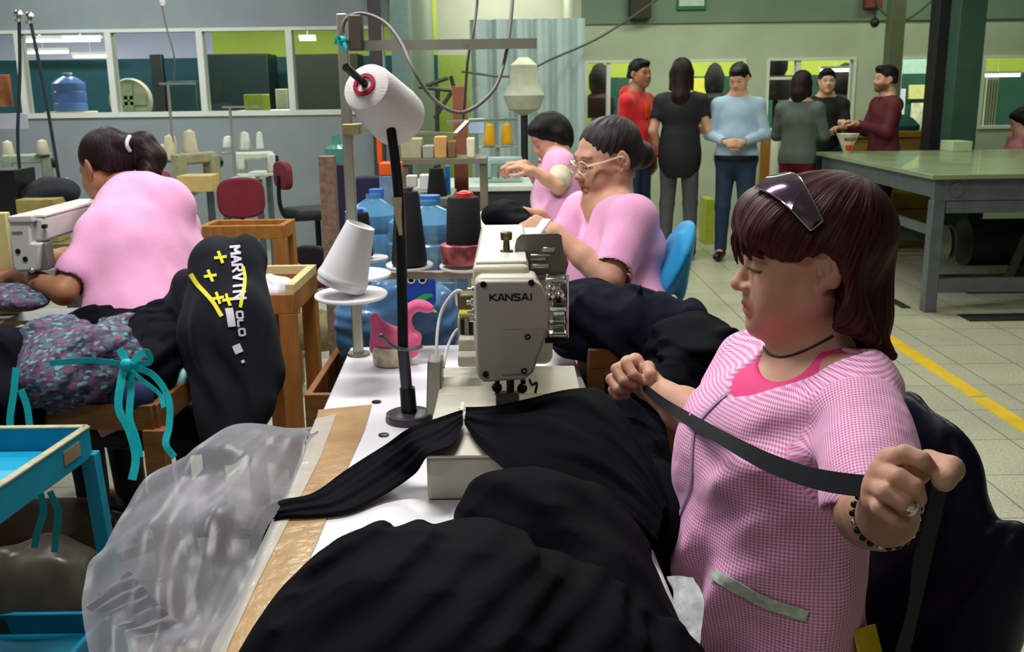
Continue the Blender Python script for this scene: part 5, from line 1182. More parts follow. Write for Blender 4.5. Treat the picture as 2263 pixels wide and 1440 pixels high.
def film():
    t = thing('plastic_sheet', 'large clear plastic sheet bulging out from the left edge of the white table', 'plastic sheet', (-.55, 1.6, .4))
    A = [atZ(x, y, .775) for x, y in ((688, 946), (668, 1000), (630, 1090), (590, 1180), (550, 1280), (510, 1380), (470, 1480))]
    B = [W(690, 942, 2.22), W(600, 948, 2.2), W(500, 960, 2.12), W(400, 1000, 2.0), W(300, 1080, 1.85), W(228, 1180, 1.68), W(196, 1290, 1.55), W(182, 1340, 1.48), W(196, 1420, 1.38), W(220, 1500, 1.3)]
    n, k = 70, 36
    G = loft(A, B, n, k, .007, 2.2, .4, nz=.02)
    G[..., 2] += .05 * np.sin(PI * np.linspace(0, 1, k))[None, :] * np.sin(PI * np.linspace(0, 1, n))[:, None]
    MB().sheet(G).build('upper_film', M_film, t, smooth=True)
    E = [(184, 1338, 1.25), (230, 1302, 1.24), (290, 1264, 1.23)]; F_ = [(300, 1412, 1.13), (345, 1402, 1.13), (392, 1378, 1.13)]
    G3 = loft([W(*p) for p in E], [W(*p) for p in F_], 30, 24, .004, 5, .3, nz=.006); MB().sheet(G3).build('folded_flap', M_film, t, smooth=True)
film()
# ================================================================ OTHER PEOPLE
def fig(label, P, N, fwd, HF, sh, arms, legs, skin_m, top, bottom, shoes=None, hair=None, vox=.005, fat=1.0, female=False, chub=.3, beard=None, hands=None, lash_shut=False, hem=.0, loc=None, sleeve=.55, topname='shirt', botname='trousers', neckr=.052, collar=0, vneck=None, folds=.004, fine=False, topextra=None, toplabel=None, hs=1.0):
    P = np.array(P, float); N = np.array(N, float); up = unit(N - P); L = np.linalg.norm(N - P) / .52
    f = unit(np.array(fwd, float) - up * np.dot(fwd, up)); r = np.cross(f, up); F = Fr(P, np.stack([r, f, up], 1), L)
    T = thing('person', label, 'person', loc if loc is not None else (P[0], P[1], 0))
    shL, shR = sh; bod = head_prims(HF, chub=chub, fine=fine)
    bod += [rc(HF.w((0, -.02, -.06)), N + up * .01, neckr, neckr + .006, k=.03), rc(HF.w((0, .02, -.08)), N, .04, .045, k=.03)]
    def torso(o, k=.05, bust=0):
        q = [el((0, -.0, .0), (.165 * fat + o, .115 * fat + o, .12 + o), fr=F, k=k), el((0, .012 * fat, .16), (.150 * fat + o, .108 * fat + o, .15 + o), fr=F, k=k), el((0, .0, .34), (.160 * fat ** .5 + o, .105 * fat ** .5 + o, .15 + o * .5), fr=F, k=k), rc(shL, shR, .048 + o * .7, k=k)]
        if female: q += [el((s * .07, .075 * fat ** .5, .30), (.055 + o * .5, .045 + o * .4, .06 + o * .5), fr=F, k=.04) for s in (-1, 1)]
        return q
    bod += torso(-.005) + [rc(N, q_, .050, .040, k=.05) for q_ in (shL, shR)]
    A = []
    for (shp, (e, w)) in ((shL, arms[0]), (shR, arms[1])):
        bod += [rc(shp, e, .046 * fat ** .5, .038 * fat ** .5, k=.02), rc(e, e + (w - e) * .5, .038 * fat ** .5, .033, k=.015), rc(e + (w - e) * .5, w, .033, .024, k=.015)]
    pts = [HF.o, N, P, shL, shR, arms[0][0], arms[0][1], arms[1][0], arms[1][1]]
    for i, h in enumerate(hands or []):
        if h is None: continue
        w = arms[i][1]; bod += hand_prims(w, h[0], h[1], 1 if i else -1, curl=h[2] if len(h) > 2 else 45, sc=(h[3] if len(h) > 3 else 1.0) * hs); pts.append(w + unit(h[0]) * .16)
    for (hp, kn, an, toe) in legs:
        bod += [rc(hp, kn, .078 * fat ** .5, .055, k=.04), rc(kn, an, .053, .034, k=.02), rc(an, toe, .034, .026, k=.015)]; pts += [kn, an, toe]
    lo, hi = bbox_of(pts, .16)
    sculpt('body', bod, vox, lo, hi, skin_m, T, tint=head_tint(HF, beard=beard, shut=lash_shut))
    # upper garment
    g = torso(.016, bust=1) + [rc(N - up * .02, q_, .054, .048, k=.05) for q_ in (shL, shR)]
    for i, shp in enumerate((shL, shR)):
        e, w = arms[i]
        if sleeve <= 1: q = shp + (e - shp) * (sleeve + .04); g.append(rc(shp, q, .060 * fat ** .5, .058 * fat ** .5, k=.03)); dd = unit(e - shp); g.append(rc(q, q + dd * .12, .052 * fat ** .5, .06, k=.005, op='-'))
        else:
            q = e + (w - e) * .92; g += [rc(shp, e, .060 * fat ** .5, .052, k=.03), rc(e, q, .051, .037, k=.02)]; dd = unit(w - e); g.append(rc(q, q + dd * .1, .030, .04, k=.005, op='-'))
    if collar: g.append(rc(N - up * .02, N + up * collar, .062, .060, k=.02))
    nd = unit(HF.w((0, -.02, -.07)) - N)
    g.append(rc(N + nd * .004, N + nd * .2, .060, .10, k=.01, op='-'))
    if vneck is not None: g.append(rc(N + f * .05 + up * .01, N + f * .115 - up * vneck, .045, .008, k=.01, op='-'))
    g.append(half(F.w((0, 0, -hem)), -up, k=.004)) if hem is not None else None
    if hem is not None and hem > .06:
        g[0] = el((0, 0, -.03), (.175 * fat + .016, .125 * fat + .016, .16 + hem * .6), fr=F, k=.05)
    if topextra: g += topextra(F, HF, N, up, f)
    cd = cloth_disp(folds, 8, 21)
    lo, hi = bbox_of([N, P, shL, shR] + ([arms[0][0], arms[0][1], arms[1][0], arms[1][1]] if sleeve > 1 else [shL + (arms[0][0] - shL) * sleeve, shR + (arms[1][0] - shR) * sleeve]) + [F.w((0, 0, -(hem or 0) - .02))], .17 * max(1, fat))
    tp = sculpt(topname, g, vox * .95, lo, hi, top, T, disp=cd, amp=folds * 1.3)
    if toplabel: tp['label'] = toplabel
    if legs:
        b = [el((0, 0, -.02), (.165 * fat + .010, .115 * fat + .012, .13), fr=F, k=.05)]; q = [F.w((.2, .1, .1)), F.w((-.2, -.1, .1))]
        for (hp, kn, an, toe) in legs: b += [rc(hp, kn, .086 * fat ** .5, .064, k=.04), rc(kn, an + (kn - an) * .06, .064, .052, k=.02)]; q += [kn, an]
        b.append(half(F.w((0, 0, .10)), up, k=.004))
        lo, hi = bbox_of(q, .13); sculpt(botname, b, vox * 1.2, lo, hi, bottom, T, disp=cloth_disp(.005, 9, 20), amp=.008)
        if shoes is not None:
            for (hp, kn, an, toe) in legs:
                d = unit(V(toe[0] - an[0], toe[1] - an[1], 0)); c = V(an[0], an[1], .045)
                sc_ = [rc(c - d * .03, c + d * .16, .042, .034, k=.02), el(V(an[0], an[1], .08), (.045, .045, .04), k=.02), half((0, 0, .004), (0, 0, -1), k=.003)]
                lo, hi = bbox_of([c - d * .05, c + d * .2], .09); sculpt('shoe', sc_, vox, lo, hi, shoes, T)
    if hair:
        hm, pr, pts = hair(HF); lo, hi = bbox_of(pts, .06 * HF.sc); d_, u_ = hair_flow(HF, amp=.0025 if vox < .005 else .002)
        sculpt('hair', pr, max(.003, vox * .8), lo, hi, hm, T, disp=d_, amp=.005, uv=u_)
    return T, F
HK = [(0, 0, .16), (0, .13, 0), (0, -.15, 0), (.1, 0, -.05), (-.1, 0, -.05)]
def hair_short(m, low=-.05, front=.035, vol=.0, quiff=0):
    def f(H):
        p = [el((0, -.022, .040), (.084 + vol, .100 + vol, .088 + vol), fr=H, k=.01), el((0, .05, .085), (.055, .045, .028 + quiff), fr=H, k=.02), rc((-.05, -.06, -.02), (.05, -.06, -.02), .04, fr=H, k=.03)]
        p += [el((0, .088, front - .062), (.074, .070, .072), fr=H, k=.012, op='-'), half(H.w((0, -.02, low)), H.wv((0, .25, -1)), k=.01)]
        for s in (-1, 1): p.append(el((s * .088, .000, -.015), (.030, .030, .040), fr=H, k=.01, op='-'))
        return m, p, [H.w(q) for q in HK]
    return f
def hair_bun(m, bun=(0, -.115, .01), br=.045, tail=None):
    def f(H):
        p = [el((0, -.022, .038), (.0805, .099, .0855), fr=H, k=.01), el((0, -.075, -.01), (.062, .04, .05), fr=H, k=.03), el(bun, (br, br * .9, br), fr=H, k=.012)]
        if tail: p += [rc(tail[i], tail[i + 1], tail_r[i], tail_r[i + 1], fr=H, k=.02) for tail_r in [tail_rs] for i in range(len(tail) - 1)]
        p += [el((0, .096, -.004), (.074, .060, .084), fr=H, k=.012, op='-')]
        for s in (-1, 1): p.append(el((s * .090, .008, -.022), (.034, .034, .044), fr=H, k=.01, op='-'))
        return m, p, [H.w(q) for q in HK] + [H.w(bun) + V(0, 0, -.06)]
    return f
tail_rs = [.04, .04, .02]
def hair_long(m, length=.30, wide=.085, back=.07, bob=False):
    def f(H):
        p = [el((0, -.020, .038), (.088, .104, .092), fr=H, k=.01), el((0, .045, .075), (.062, .045, .035), fr=H, k=.02)]
        p += [rc((0, -.06, .0), (0, -back, -length * .55), wide, wide * .98, fr=H, k=.03), rc((0, -back, -length * .55), (0, -back, -length), wide * .95, wide * .55, fr=H, k=.03)]
        for s in (-1, 1): p.append(rc((s * .07, -.03, .0), (s * .075, -.035, -length * .6), .035, .03, fr=H, k=.03))
        p += [el((0, .092, -.03), (.070, .068, .085), fr=H, k=.012, op='-'), el((0, .09, -.14), (.07, .09, .08), fr=H, k=.012, op='-')]
        return m, p, [H.w(q) for q in HK] + [H.w((0, -back - .08, -length - .06)), H.w((.12, 0, -length)), H.w((-.12, 0, -length))]
    return f
H_blk = hairmat('black_hair', (26, 22, 24)); H_brn = hairmat('dark_brown_hair', (40, 26, 26)); H_gry = hairmat('greying_black_hair', (58, 50, 52))
M_pinkc = mat('pink_cotton', (232, 164, 206), .7, var=.06, scale=12, bump=.25, bscale=240, sheen=.2)
# ---- woman with glasses at the next machine
def lady2():
    HF = Fr(W(1340, 350, 3.06), frame((-.93, -.40, 0), pitch=12), 1.02)
    N = W(1352, 455, 3.08); P = W(1398, 830, 2.95); fw = V(-.90, -.42, 0)
    shL, shR = W(1398, 486, 2.90), W(1290, 470, 3.20)
    eL, wL = W(1345, 622, 2.80), W(1232, 515, 2.86); eR, wR = W(1235, 560, 3.16), W(1196, 478, 3.12)
    kn = P + V(-.36, -.12, -.02); kn2 = P + V(-.38, .12, -.02)
    hr = hair_bun(H_gry, bun=(0, -.118, -.018), br=.044)
    T, F = fig('woman in plain pink smock and glasses sewing behind the cream machine', P, N, fw, HF, (shL, shR), ((eL, wL), (eR, wR)),
        [(P + V(-.03, -.08, -.02), kn, V(kn[0] + .02, kn[1], .08), V(kn[0] - .1, kn[1] - .03, .04)), (P + V(-.03, .09, -.02), kn2, V(kn2[0] + .02, kn2[1], .08), V(kn2[0] - .1, kn2[1] - .03, .04))],
        S_tan, M_pinkc, mat('dark_trousers', (34, 34, 42), .8), M_black, hr, vox=.0036, fat=1.16, female=True, chub=.8, hands=[((-1, .25, .35), (0, -.6, .8), 55), ((-1, .05, .25), (0, .3, .95), 60)], hem=.16, sleeve=.86, topname='smock', vneck=.10, folds=.008, neckr=.055, lash_shut=True, fine=True)
    g = bpy.data.objects.new('eyeglasses', None); COL.objects.link(g); g.location = Vector(HF.w((0, .1, 0)).tolist()); adopt(g, T)
    mg = mat('pale_gold_frame', (236, 222, 190), .3, metal=.3)
    for s in (-1, 1):
        c = [HF.w((s * (.034 + .024 * math.cos(a)), .104 - .010 * abs(math.cos(a) * .5 + .5) ** 2, -.002 + .019 * math.sin(a))) for a in np.linspace(0, 2 * PI, 20)]
        MB().tube(c, .0018, 6, 1).build('lens_rim', mg, g, smooth=True)
        MB().tube([HF.w((s * .060, .096, .004)), HF.w((s * .076, .05, .006)), HF.w((s * .082, -.005, .008)), HF.w((s * .080, -.02, -.006))], .0034, 6, 4).build('temple', mg, g, smooth=True)
    MB().tube([HF.w((-.010, .106, .003)), HF.w((0, .109, .006)), HF.w((.010, .106, .003))], .0015, 6, 3).build('bridge', mg, g, smooth=True)
    c = unit(N - HF.o); k = MB()
    k.tube([N + F.wv((.056 * math.cos(a), .058 * math.sin(a) + .006, .018 - .022 * math.sin(a))) for a in np.linspace(0, 2 * PI, 24)], .0016, 6, 1)
    k.build('gold_chain', mat('yellow_gold', (236, 196, 120), .2, metal=1), T, smooth=True)
lady2()
# ---- woman in pink at the left, seen from behind
def lady1():
    HF = Fr(W(236, 368, 3.42), frame((-.80, .50, 0), pitch=26), 1.02)
    N = W(292, 432, 3.36); P = W(375, 850, 3.12); fw = V(-.86, .50, 0)
    shL, shR = W(226, 520, 3.16), W(388, 500, 3.46)
    eL, wL = W(140, 645, 3.02), W(38, 606, 3.12); eR, wR = W(250, 560, 3.8), W(30, 575, 3.45)
    kn = P + V(-.36, .14, 0); kn2 = P + V(-.30, .30, 0)
    def hf(H):
        m, p, pts = hair_bun(H_brn, bun=(0, -.110, .03), br=.030)(H)
        q = [H.w((0, -.10, .045)), W(318, 318, 3.42), W(335, 350, 3.42), W(330, 385, 3.40), W(322, 408, 3.38)]
        for i, (a, b) in enumerate(((.026, .038), (.042, .046), (.046, .036), (.034, .012))): p.append(rc(q[i], q[i + 1], a, b, k=.02))
        return m, p, pts + q
    T, F = fig('woman in pink polo with ponytail bent over a machine, seen from behind', P, N, fw, HF, (shL, shR), ((eL, wL), (eR, wR)),
        [(P + V(-.05, -.02, -.02), kn, V(kn[0] + .02, kn[1], .08), V(kn[0] - .1, kn[1] + .05, .04)), (P + V(-.0, .12, -.02), kn2, V(kn2[0] + .02, kn2[1], .08), V(kn2[0] - .1, kn2[1] + .05, .04))],
        S_brown, M_pinkc, mat('dark_trousers', (34, 34, 42), .8), M_black, hf, vox=.0042, fat=1.03, female=True, chub=.6, hands=[((-1, .1, -.02), (0, -.2, 1), 40), ((-1, -.3, 0), (0, 0, 1), 40)], hem=.10, sleeve=.62, topname='polo_shirt', folds=.012, collar=0, lash_shut=True, topextra=lambda F, H, N, up, f: [el(N - f * .06 - up * .07, (.15, .10, .10), k=.08), rc(shL, N - up * .02, .06, .06, k=.06), rc(shR, N - up * .02, .06, .06, k=.06)])
    hb = [o for o in T.children if o.name.startswith('hair')]
    pp = [q for q in (hit(hb, x, y, .003)[0] for x, y in ((286, 302), (281, 310), (279, 318), (281, 326), (286, 333))) if q is not None]
    MB().tube(pp, .0065, 8, 3).build('hair_tie', M_whitepl, T, smooth=True)
    MB().lathe(wL + V(.02, 0, -.012), unit(eL - wL), [(0, .026), (0, .031), (.012, .031), (.012, .026)], 20).build('wristwatch', mat('dark_green_strap', (40, 44, 30), .5), T, smooth=True)
lady1()
# ---- bob-haired woman farther back
def lady3():
    HF = Fr(W(1213, 302, 5.35), frame((-.92, -.22, 0), pitch=30), 1.0)
    N = W(1232, 342, 5.35); P = W(1240, 560, 5.25); fw = V(-.95, -.25, 0)
    shL, shR = W(1242, 362, 5.18), W(1222, 350, 5.52); eL, wL = W(1235, 412, 5.10), W(1180, 378, 5.08); eR, wR = W(1190, 395, 5.5), W(1160, 362, 5.3)
    kn = P + V(-.4, -.08, 0); kn2 = P + V(-.4, .12, 0)
    def hf(H):
        m, p, pts = hair_long(H_blk, .07, .075, .05)(H); return m, p, pts
    T, F = fig('woman with black bob sewing farthest back, pink tunic over short beige sleeves', P, N, fw, HF, (shL, shR), ((eL, wL), (eR, wR)),
        [(P + V(0, -.08, -.02), kn, V(kn[0], kn[1], .08), V(kn[0] - .1, kn[1], .04)), (P + V(0, .08, -.02), kn2, V(kn2[0], kn2[1], .08), V(kn2[0] - .1, kn2[1], .04))],
        S_tan, M_pinkc, mat('dark_trousers', (34, 34, 42), .8), M_black, hf, vox=.006, fat=1.08, female=True, hands=[((-.9, 0, .35), (0, -.4, 1), 45), ((-1, 0, 0), (0, 0, 1), 45)], hem=.06, sleeve=.25, topname='tunic', lash_shut=True)
    k = [rc(shL + (eL - shL) * .1, shL + (eL - shL) * .72, .062, .058, k=.02)]
    lo, hi = bbox_of([shL, eL], .09); sculpt('undershirt_sleeve', k, .006, lo, hi, mat('beige_knit', (214, 206, 176), .8, bump=.3), T)
lady3()
# ---- standing group by the far wall
def stand(label, px, feet_y, top_y, face, top, bot, shoes, hair, arms='down', sleeve=1.5, fat=1.0, female=False, skin_m=None, beard=None, hem=.05, Y=None, topname='shirt', botname='jeans', hyaw=0, hpitch=0, collar=.02, topextra=None, toplabel=None, vox=.0075):
    g = atZ(px, feet_y, 0) if Y is None else None
    if g is None: g = atY(px, feet_y, Y); g = V(g[0], Y, 0)
    d = (g - CAMP) @ _f; top = top; h = atY(px, top_y, g[1])[2] - .015; s = h / 1.73
    f = unit(V(face[0], face[1], 0)); r = np.cross(f, V(0, 0, 1)); Q = lambda a, b, c: g + (r * a + f * b + V(0, 0, c)) * s
    HR = frame(rot('Z', hyaw) @ f, pitch=hpitch); HF = Fr(Q(0, .03, 1.600), HR, s * 1.0)
    sh = (Q(-.165, 0, 1.365), Q(.165, 0, 1.365))
    if arms == 'down': A = ((Q(-.21, -.02, 1.10), Q(-.21, .06, .86)), (Q(.21, -.02, 1.10), Q(.21, .06, .86))); Hd = [((0, 0, -1) + 0 * f, -r, 30), ((0, 0, -1) + 0 * f, r, 30)]
    elif arms == 'clasp': A = ((Q(-.235, .02, 1.12), Q(-.07, .24, 1.06)), (Q(.235, .02, 1.12), Q(.07, .24, 1.06))); Hd = [(r * .9 + f * .35, f + V(0, 0, .3), 50), (-r * .9 + f * .35, f + V(0, 0, .3), 50)]
    elif arms == 'cross': A = ((Q(-.23, .04, 1.12), Q(.04, .20, 1.13)), (Q(.23, .04, 1.12), Q(-.04, .22, 1.09))); Hd = [(r + f * .1, f, 35), (-r + f * .1, f, 35)]
    elif arms == 'reach': A = ((Q(-.20, .08, 1.12), Q(-.10, .33, 1.20)), (Q(.20, .08, 1.12), Q(.12, .34, 1.16))); Hd = [(f + V(0, 0, .3), V(0, 0, 1) - f * .3, 40), (f, V(0, 0, 1) + 0 * f, 40)]
    elif arms == 'hip': A = ((Q(-.23, -.04, 1.12), Q(-.17, .10, .92)), (Q(.24, .0, 1.12), Q(.10, .16, 1.14))); Hd = [(f * .4 + V(0, 0, -1), -r, 30), (-r + f * .2, f, 40)]
    legs = [(Q(-.085, 0, .92), Q(-.10, .02, .49), Q(-.11, -.02, .085), Q(-.12, .10, .04)), (Q(.085, 0, .92), Q(.10, .02, .49), Q(.11, -.02, .085), Q(.12, .10, .04))]
    return fig(label, Q(0, 0, .94), Q(0, -.01, 1.455), f, HF, sh, A, legs, skin_m or S_tan, top, bot, shoes, hair, vox=vox, fat=fat * s, female=female, hands=Hd, beard=beard, hem=hem, sleeve=sleeve, topname=topname, botname=botname, collar=collar, loc=g, topextra=topextra, toplabel=toplabel, hs=s)
M_jean = mat('dark_blue_denim', (34, 50, 78), .8, var=.12, scale=20); M_shoe = mat('black_shoe_leather', (20, 18, 18), .4)
T, F = stand('man in bright red hooded sweatshirt among the standing group, face turned right', 1402, 566, 124, (.75, -.62), mat('bright_red_fleece', (200, 16, 24), .75, var=.08, sheen=.3), M_jean, M_shoe, hair_short(H_blk, -.03), 'down', fat=1.08, hyaw=-12, hem=.09, topname='hooded_sweatshirt', collar=.05, skin_m=S_brown,
    topextra=lambda F, H, N, up, f: [el(N - f * .07 - up * .02, (.085, .06, .07), k=.03)])
hs_ = [o for o in T.children if o.name.startswith('hooded_sweatshirt')]
patch([(1424, 222), (1424, 262)], [(1436, 224), (1436, 260)], hs_, 8, 4, .006, 'chest_print', mat('orange_print', (240, 70, 30), .6), T)
stand('woman with long dark hair, back turned, black blouse and grey trousers', 1496, 572, 122, (.25, .97), mat('black_blouse', (22, 24, 26), .7), mat('charcoal_grey_slacks', (74, 72, 76), .8), M_shoe, hair_long(H_brn, .36, .078, .085), 'hip', sleeve=.55, female=True, hem=.22, topname='blouse', botname='slacks', skin_m=S_tan)
T, F = stand('man in pale blue shirt and jeans clasping his hands', 1618, 574, 134, (-.30, -.95), mat('pale_blue_shirt_cotton', (158, 182, 206), .7, var=.05, bump=.2), M_jean, M_shoe, hair_short(H_blk, -.02), 'clasp', fat=1.16, hpitch=26, hyaw=-14, hem=.03, topname='dress_shirt', skin_m=S_tan)
MB().lathe(F.w((0, .0, -.035)), F.R[:, 2], [(0, .158), (.0, .185), (.032, .185), (.032, .158)], 40).build('belt', M_shoe, T, smooth=True)
stand('woman in grey sweater and burgundy trousers seen from behind', 1752, 548, 150, (.55, .78), mat('slate_grey_knit', (84, 92, 88), .85, var=.1, bump=.4, bscale=90), mat('burgundy_trousers', (104, 18, 36), .8), M_shoe, hair_long(H_brn, .16, .088, .07), 'cross', female=True, fat=1.1, hem=.08, Y=8.9, topname='sweater', botname='trousers')
stand('man in black t-shirt facing the camera beyond the woman in grey', 1806, 540, 146, (-.15, -1), mat('black_tshirt_jersey', (20, 20, 22), .8), M_jean, M_shoe, hair_short(H_blk, -.03), 'reach', sleeve=.6, Y=9.6, hem=.06, topname='t_shirt', skin_m=S_tan)
stand('bearded man in maroon shirt facing left beside the olive column', 1936, 548, 138, (-.96, -.12), mat('maroon_shirt_cotton', (88, 26, 38), .75), mat('black_trousers', (24, 24, 28), .8), M_shoe, hair_short(H_blk, -.03, quiff=.01), 'reach', fat=1.08, Y=8.95, hem=.08, beard=(.22, .17, .16), topname='shirt', botname='trousers', skin_m=S_tan)
# ---- far right seated worker
def lady4():
    g = W(2243, 330, 9.3); HF = Fr(W(2258, 268, 9.3), frame((-.9, .3, 0), pitch=20), 1.0)
    N = W(2260, 294, 9.3); P = N + V(0, 0, -.52); kn = P + V(-.4, -.08, 0); kn2 = P + V(-.4, .12, 0)
    fig('worker in pink at the right edge of the photograph behind the steel table', P, N, (-.95, .2, 0), HF, (N + V(.02, -.17, -.06), N + V(.02, .17, -.06)), ((N + V(-.06, -.22, -.32), N + V(-.28, -.18, -.38)), (N + V(-.06, .22, -.32), N + V(-.28, .18, -.38))),
        [(P + V(0, -.08, -.02), kn, V(kn[0], kn[1], .08), V(kn[0] - .1, kn[1], .04)), (P + V(0, .08, -.02), kn2, V(kn2[0], kn2[1], .08), V(kn2[0] - .1, kn2[1], .04))], S_tan, mat('dusty_pink_cotton', (186, 120, 130), .8), mat('dark_trousers', (34, 34, 42), .8), M_shoe, hair_long(H_blk, .10, .08, .05), vox=.008, fat=1.05, hands=[((-1, 0, 0), (0, 0, 1)), ((-1, 0, 0), (0, 0, 1))])
lady4()
# ================================================================ FURNITURE AND SMALL THINGS
def legs4(t, x0, x1, y0, y1, z, m, w=.04, parent=True):
    for x in (x0, x1 - w):
        for y in (y0, y1 - w): MB().box((x, y, 0), (x + w, y + w, z)).build('leg', m, t, bevel=.002)
def wtable(name, label, cat, a, b, z, m_top, m_leg, th=.035, apron=0, w=.045):   # a, b: opposite floor-plan corners
    t = thing(name, label, cat, ((a[0] + b[0]) / 2, (a[1] + b[1]) / 2, 0))
    MB().box((a[0], a[1], z - th), (b[0], b[1], z)).build('tabletop', m_top, t, bevel=.004)
    if apron:
        MB().box((a[0] + .02, a[1] + .02, z - th - apron), (b[0] - .02, a[1] + .04, z - th)).build('apron', m_leg, t); MB().box((a[0] + .02, b[1] - .04, z - th - apron), (b[0] - .02, b[1] - .02, z - th)).build('apron', m_leg, t)
    legs4(t, a[0] + .02, b[0] - .02, a[1] + .04 if apron else a[1] + .02, b[1] - .04 if apron else b[1] - .02, z - th, m_leg, w); return t
# ---- steel table at the right
M_st = mat('scuffed_grey_steel', (104, 112, 116), .42, metal=.45, var=.12, scale=12); M_sttop = mat('greenish_table_sheet', (134, 146, 116), .32, var=.16, scale=3, coat=.3)
SX0, SX1, SY0, SY1, SZ = 2.70, 6.6, 6.36, 8.75, .90
t = thing('steel_table', 'large grey steel work table with greenish top at the right side of the hall', 'table', (4.6, 7.5, 0))
MB().box((SX0 - .04, SY0 - .05, SZ - .03), (SX1, SY1, SZ)).build('tabletop', M_sttop, t, bevel=.003)
for lo_, hi_ in (((SX0, SY0, SZ - .17), (SX1 - .03, SY0 + .05, SZ - .031)), ((SX0, SY1 - .1, SZ - .17), (SX1 - .03, SY1 - .05, SZ - .031)), ((SX0, SY0 + .05, SZ - .15), (SX0 + .05, SY1 - .1, SZ - .031))): MB().box(lo_, hi_).build('top_rail', M_st, t, bevel=.003)
for lo_, hi_ in (((SX0 + .08, SY0 + .002, .13), (SX1, SY0 + .06, .22)), ((SX0 + .08, SY1 - .12, .13), (SX1, SY1 - .06, .2))): MB().box(lo_, hi_).build('bottom_rail', M_st, t, bevel=.003)
for (x, y) in ((SX0, SY0), (SX0, SY1 - .14), (5.6, SY0), (5.6, SY1 - .14)): MB().box((x, y, 0), (x + .08, y + .08, SZ - .17)).build('leg', M_st, t, bevel=.004)
MB().box((SX0 + .02, SY0 + .1, .5), (SX0 + .05, SY1 - .2, .56)).build('side_rail', M_st, t)
MB().box((SX0 + .085, SY0 + .004, SZ - .25), (SX1, SY0 + .05, SZ - .175)).build('second_rail', M_st, t)
MB().cyl((SX0 + .14, SY0 - .012, SZ - .1), (SX0 + .14, SY0, SZ - .1), .045, n=20).build('joint_bolt', M_st, t, smooth=True)
# motor assembly under it
t = thing('floor_motor', 'dark motor assembly with pulleys standing on the floor under the steel table', 'motor', (3.75, 7.1, 0))
MD = mat('oily_dark_metal', (40, 42, 36), .5, metal=.4, var=.25)
MB().box((3.25, 6.95, 0), (4.45, 7.45, .05)).build('base_plate', MD, t)
MB().cyl((3.3, 7.2, .33), (3.85, 7.2, .33), .17, n=28).build('motor_body', MD, t, smooth=True)
MB().lathe((3.22, 7.2, .33), (-1, 0, 0), [(0, .09), (.02, .13), (.04, .09), (.06, .13), (.08, .09)], 28).build('pulley', mat('worn_grey_pulley', (96, 94, 84), .4, metal=.6), t, smooth=True)
MB().cyl((4.1, 6.98, .30), (4.1, 7.1, .30), .20, n=30).build('flywheel', MD, t, smooth=True); MB().cyl((4.1, 6.96, .30), (4.1, 6.98, .30), .07, n=24).build('hub', mat('worn_grey_pulley', (96, 94, 84), .4, metal=.6), t, smooth=True)
MB().box((3.75, 7.0, .05), (3.85, 7.4, .42)).build('bracket', MD, t); MB().beam((3.5, 6.93, .05), (3.62, 6.93, .42), .05, .03).build('lever', mat('worn_grey_pulley', (96, 94, 84), .4, metal=.6), t)
for i, (x, y) in enumerate(((2.9, 6.22), (2.63, 6.5))):
    MB_ = MB().box((x - .02, y - .13 if i == 0 else y, .001), (x + (.5 if i == 0 else .04) , y + (.06 if i == 0 else .5), .006))
    tag(MB_.build('rubber_mat', mat('black_rubber', (26, 28, 26), .7)), ['black rubber mat on the floor in front of the steel table leg', 'black rubber strip on the floor at the left side of the steel table'][i], 'mat')
# wooden boxes behind / under it
MY = mat('mustard_wood_box', (156, 126, 44), .6, var=.2, scale=6)
def pbox(name, px0, py0, px1, py1, Y, d, m, label, cat, floor=False, group=None, bev=.004, z0=None):
    a = atY(px0, py1, Y); b = atY(px1, py0, Y); lo = 0 if floor else (a[2] if z0 is None else z0)
    return tag(MB().box((a[0], Y, lo), (b[0], Y + d, b[2])).build(name, m, bevel=bev), label, cat, group)
pbox('storage_box', 1972, 408, 2062, 452, 9.1, .3, MY, 'upper mustard wooden box seen under the steel table', 'box', z0=atY(1958, 462, 9.1)[2] + .001); pbox('storage_box', 1958, 462, 2062, 520, 9.1, .3, mat('ochre_wood_box', (166, 132, 60), .6, var=.15, scale=6), 'lower ochre wooden box standing on the floor under the steel table', 'box', floor=True)
t = thing('wood_counter', 'long mustard wooden counter along the far wall behind the steel table', 'counter', (4.3, 10.2, 0))
a = atY(1962, 290, 10.15); b = atY(2112, 290, 10.15)
MB().box((a[0] - .9, 10.1, a[2] - .06), (b[0], 10.6, a[2])).build('countertop', mat('mustard_wood', (156, 122, 40), .5, var=.15, scale=5), t, bevel=.004)
MB().box((a[0] - .88, 10.13, a[2] - .24), (b[0] - .1, 10.57, a[2] - .06)).build('front_panel', mat('ochre_wood_box', (166, 132, 60), .6), t)
for x in (a[0] - .85, b[0] - .2): MB().box((x, 10.2, 0), (x + .08, 10.28, a[2] - .24)).build('leg', MY, t)
pbox('brown_basket', 1812, 268, 1872, 330, 9.75, .3, mat('brown_wicker', (126, 88, 44), .8, var=.4, scale=40), 'brown basket of goods in front of the man in black t-shirt', 'basket', floor=True)
t = thing('paper_funnel', 'white and orange paper bag standing on the corner of the steel table', 'bag', atY(1872, 332, 8.6))
p = atY(1872, 331, 8.55); p[2] = SZ
MB().lathe(p, (0, 0, 1), [(0, .03), (.1, .07), (.16, .10)], 8).build('bag_body', mat('white_paper', (206, 200, 186), .6, var=.1), t); MB().lathe(p + V(0, -.01, .02), (0, 0, 1), [(0, .03), (.07, .055), (.11, .075)], 8).build('orange_print', mat('orange_print', (206, 146, 40), .6), t)
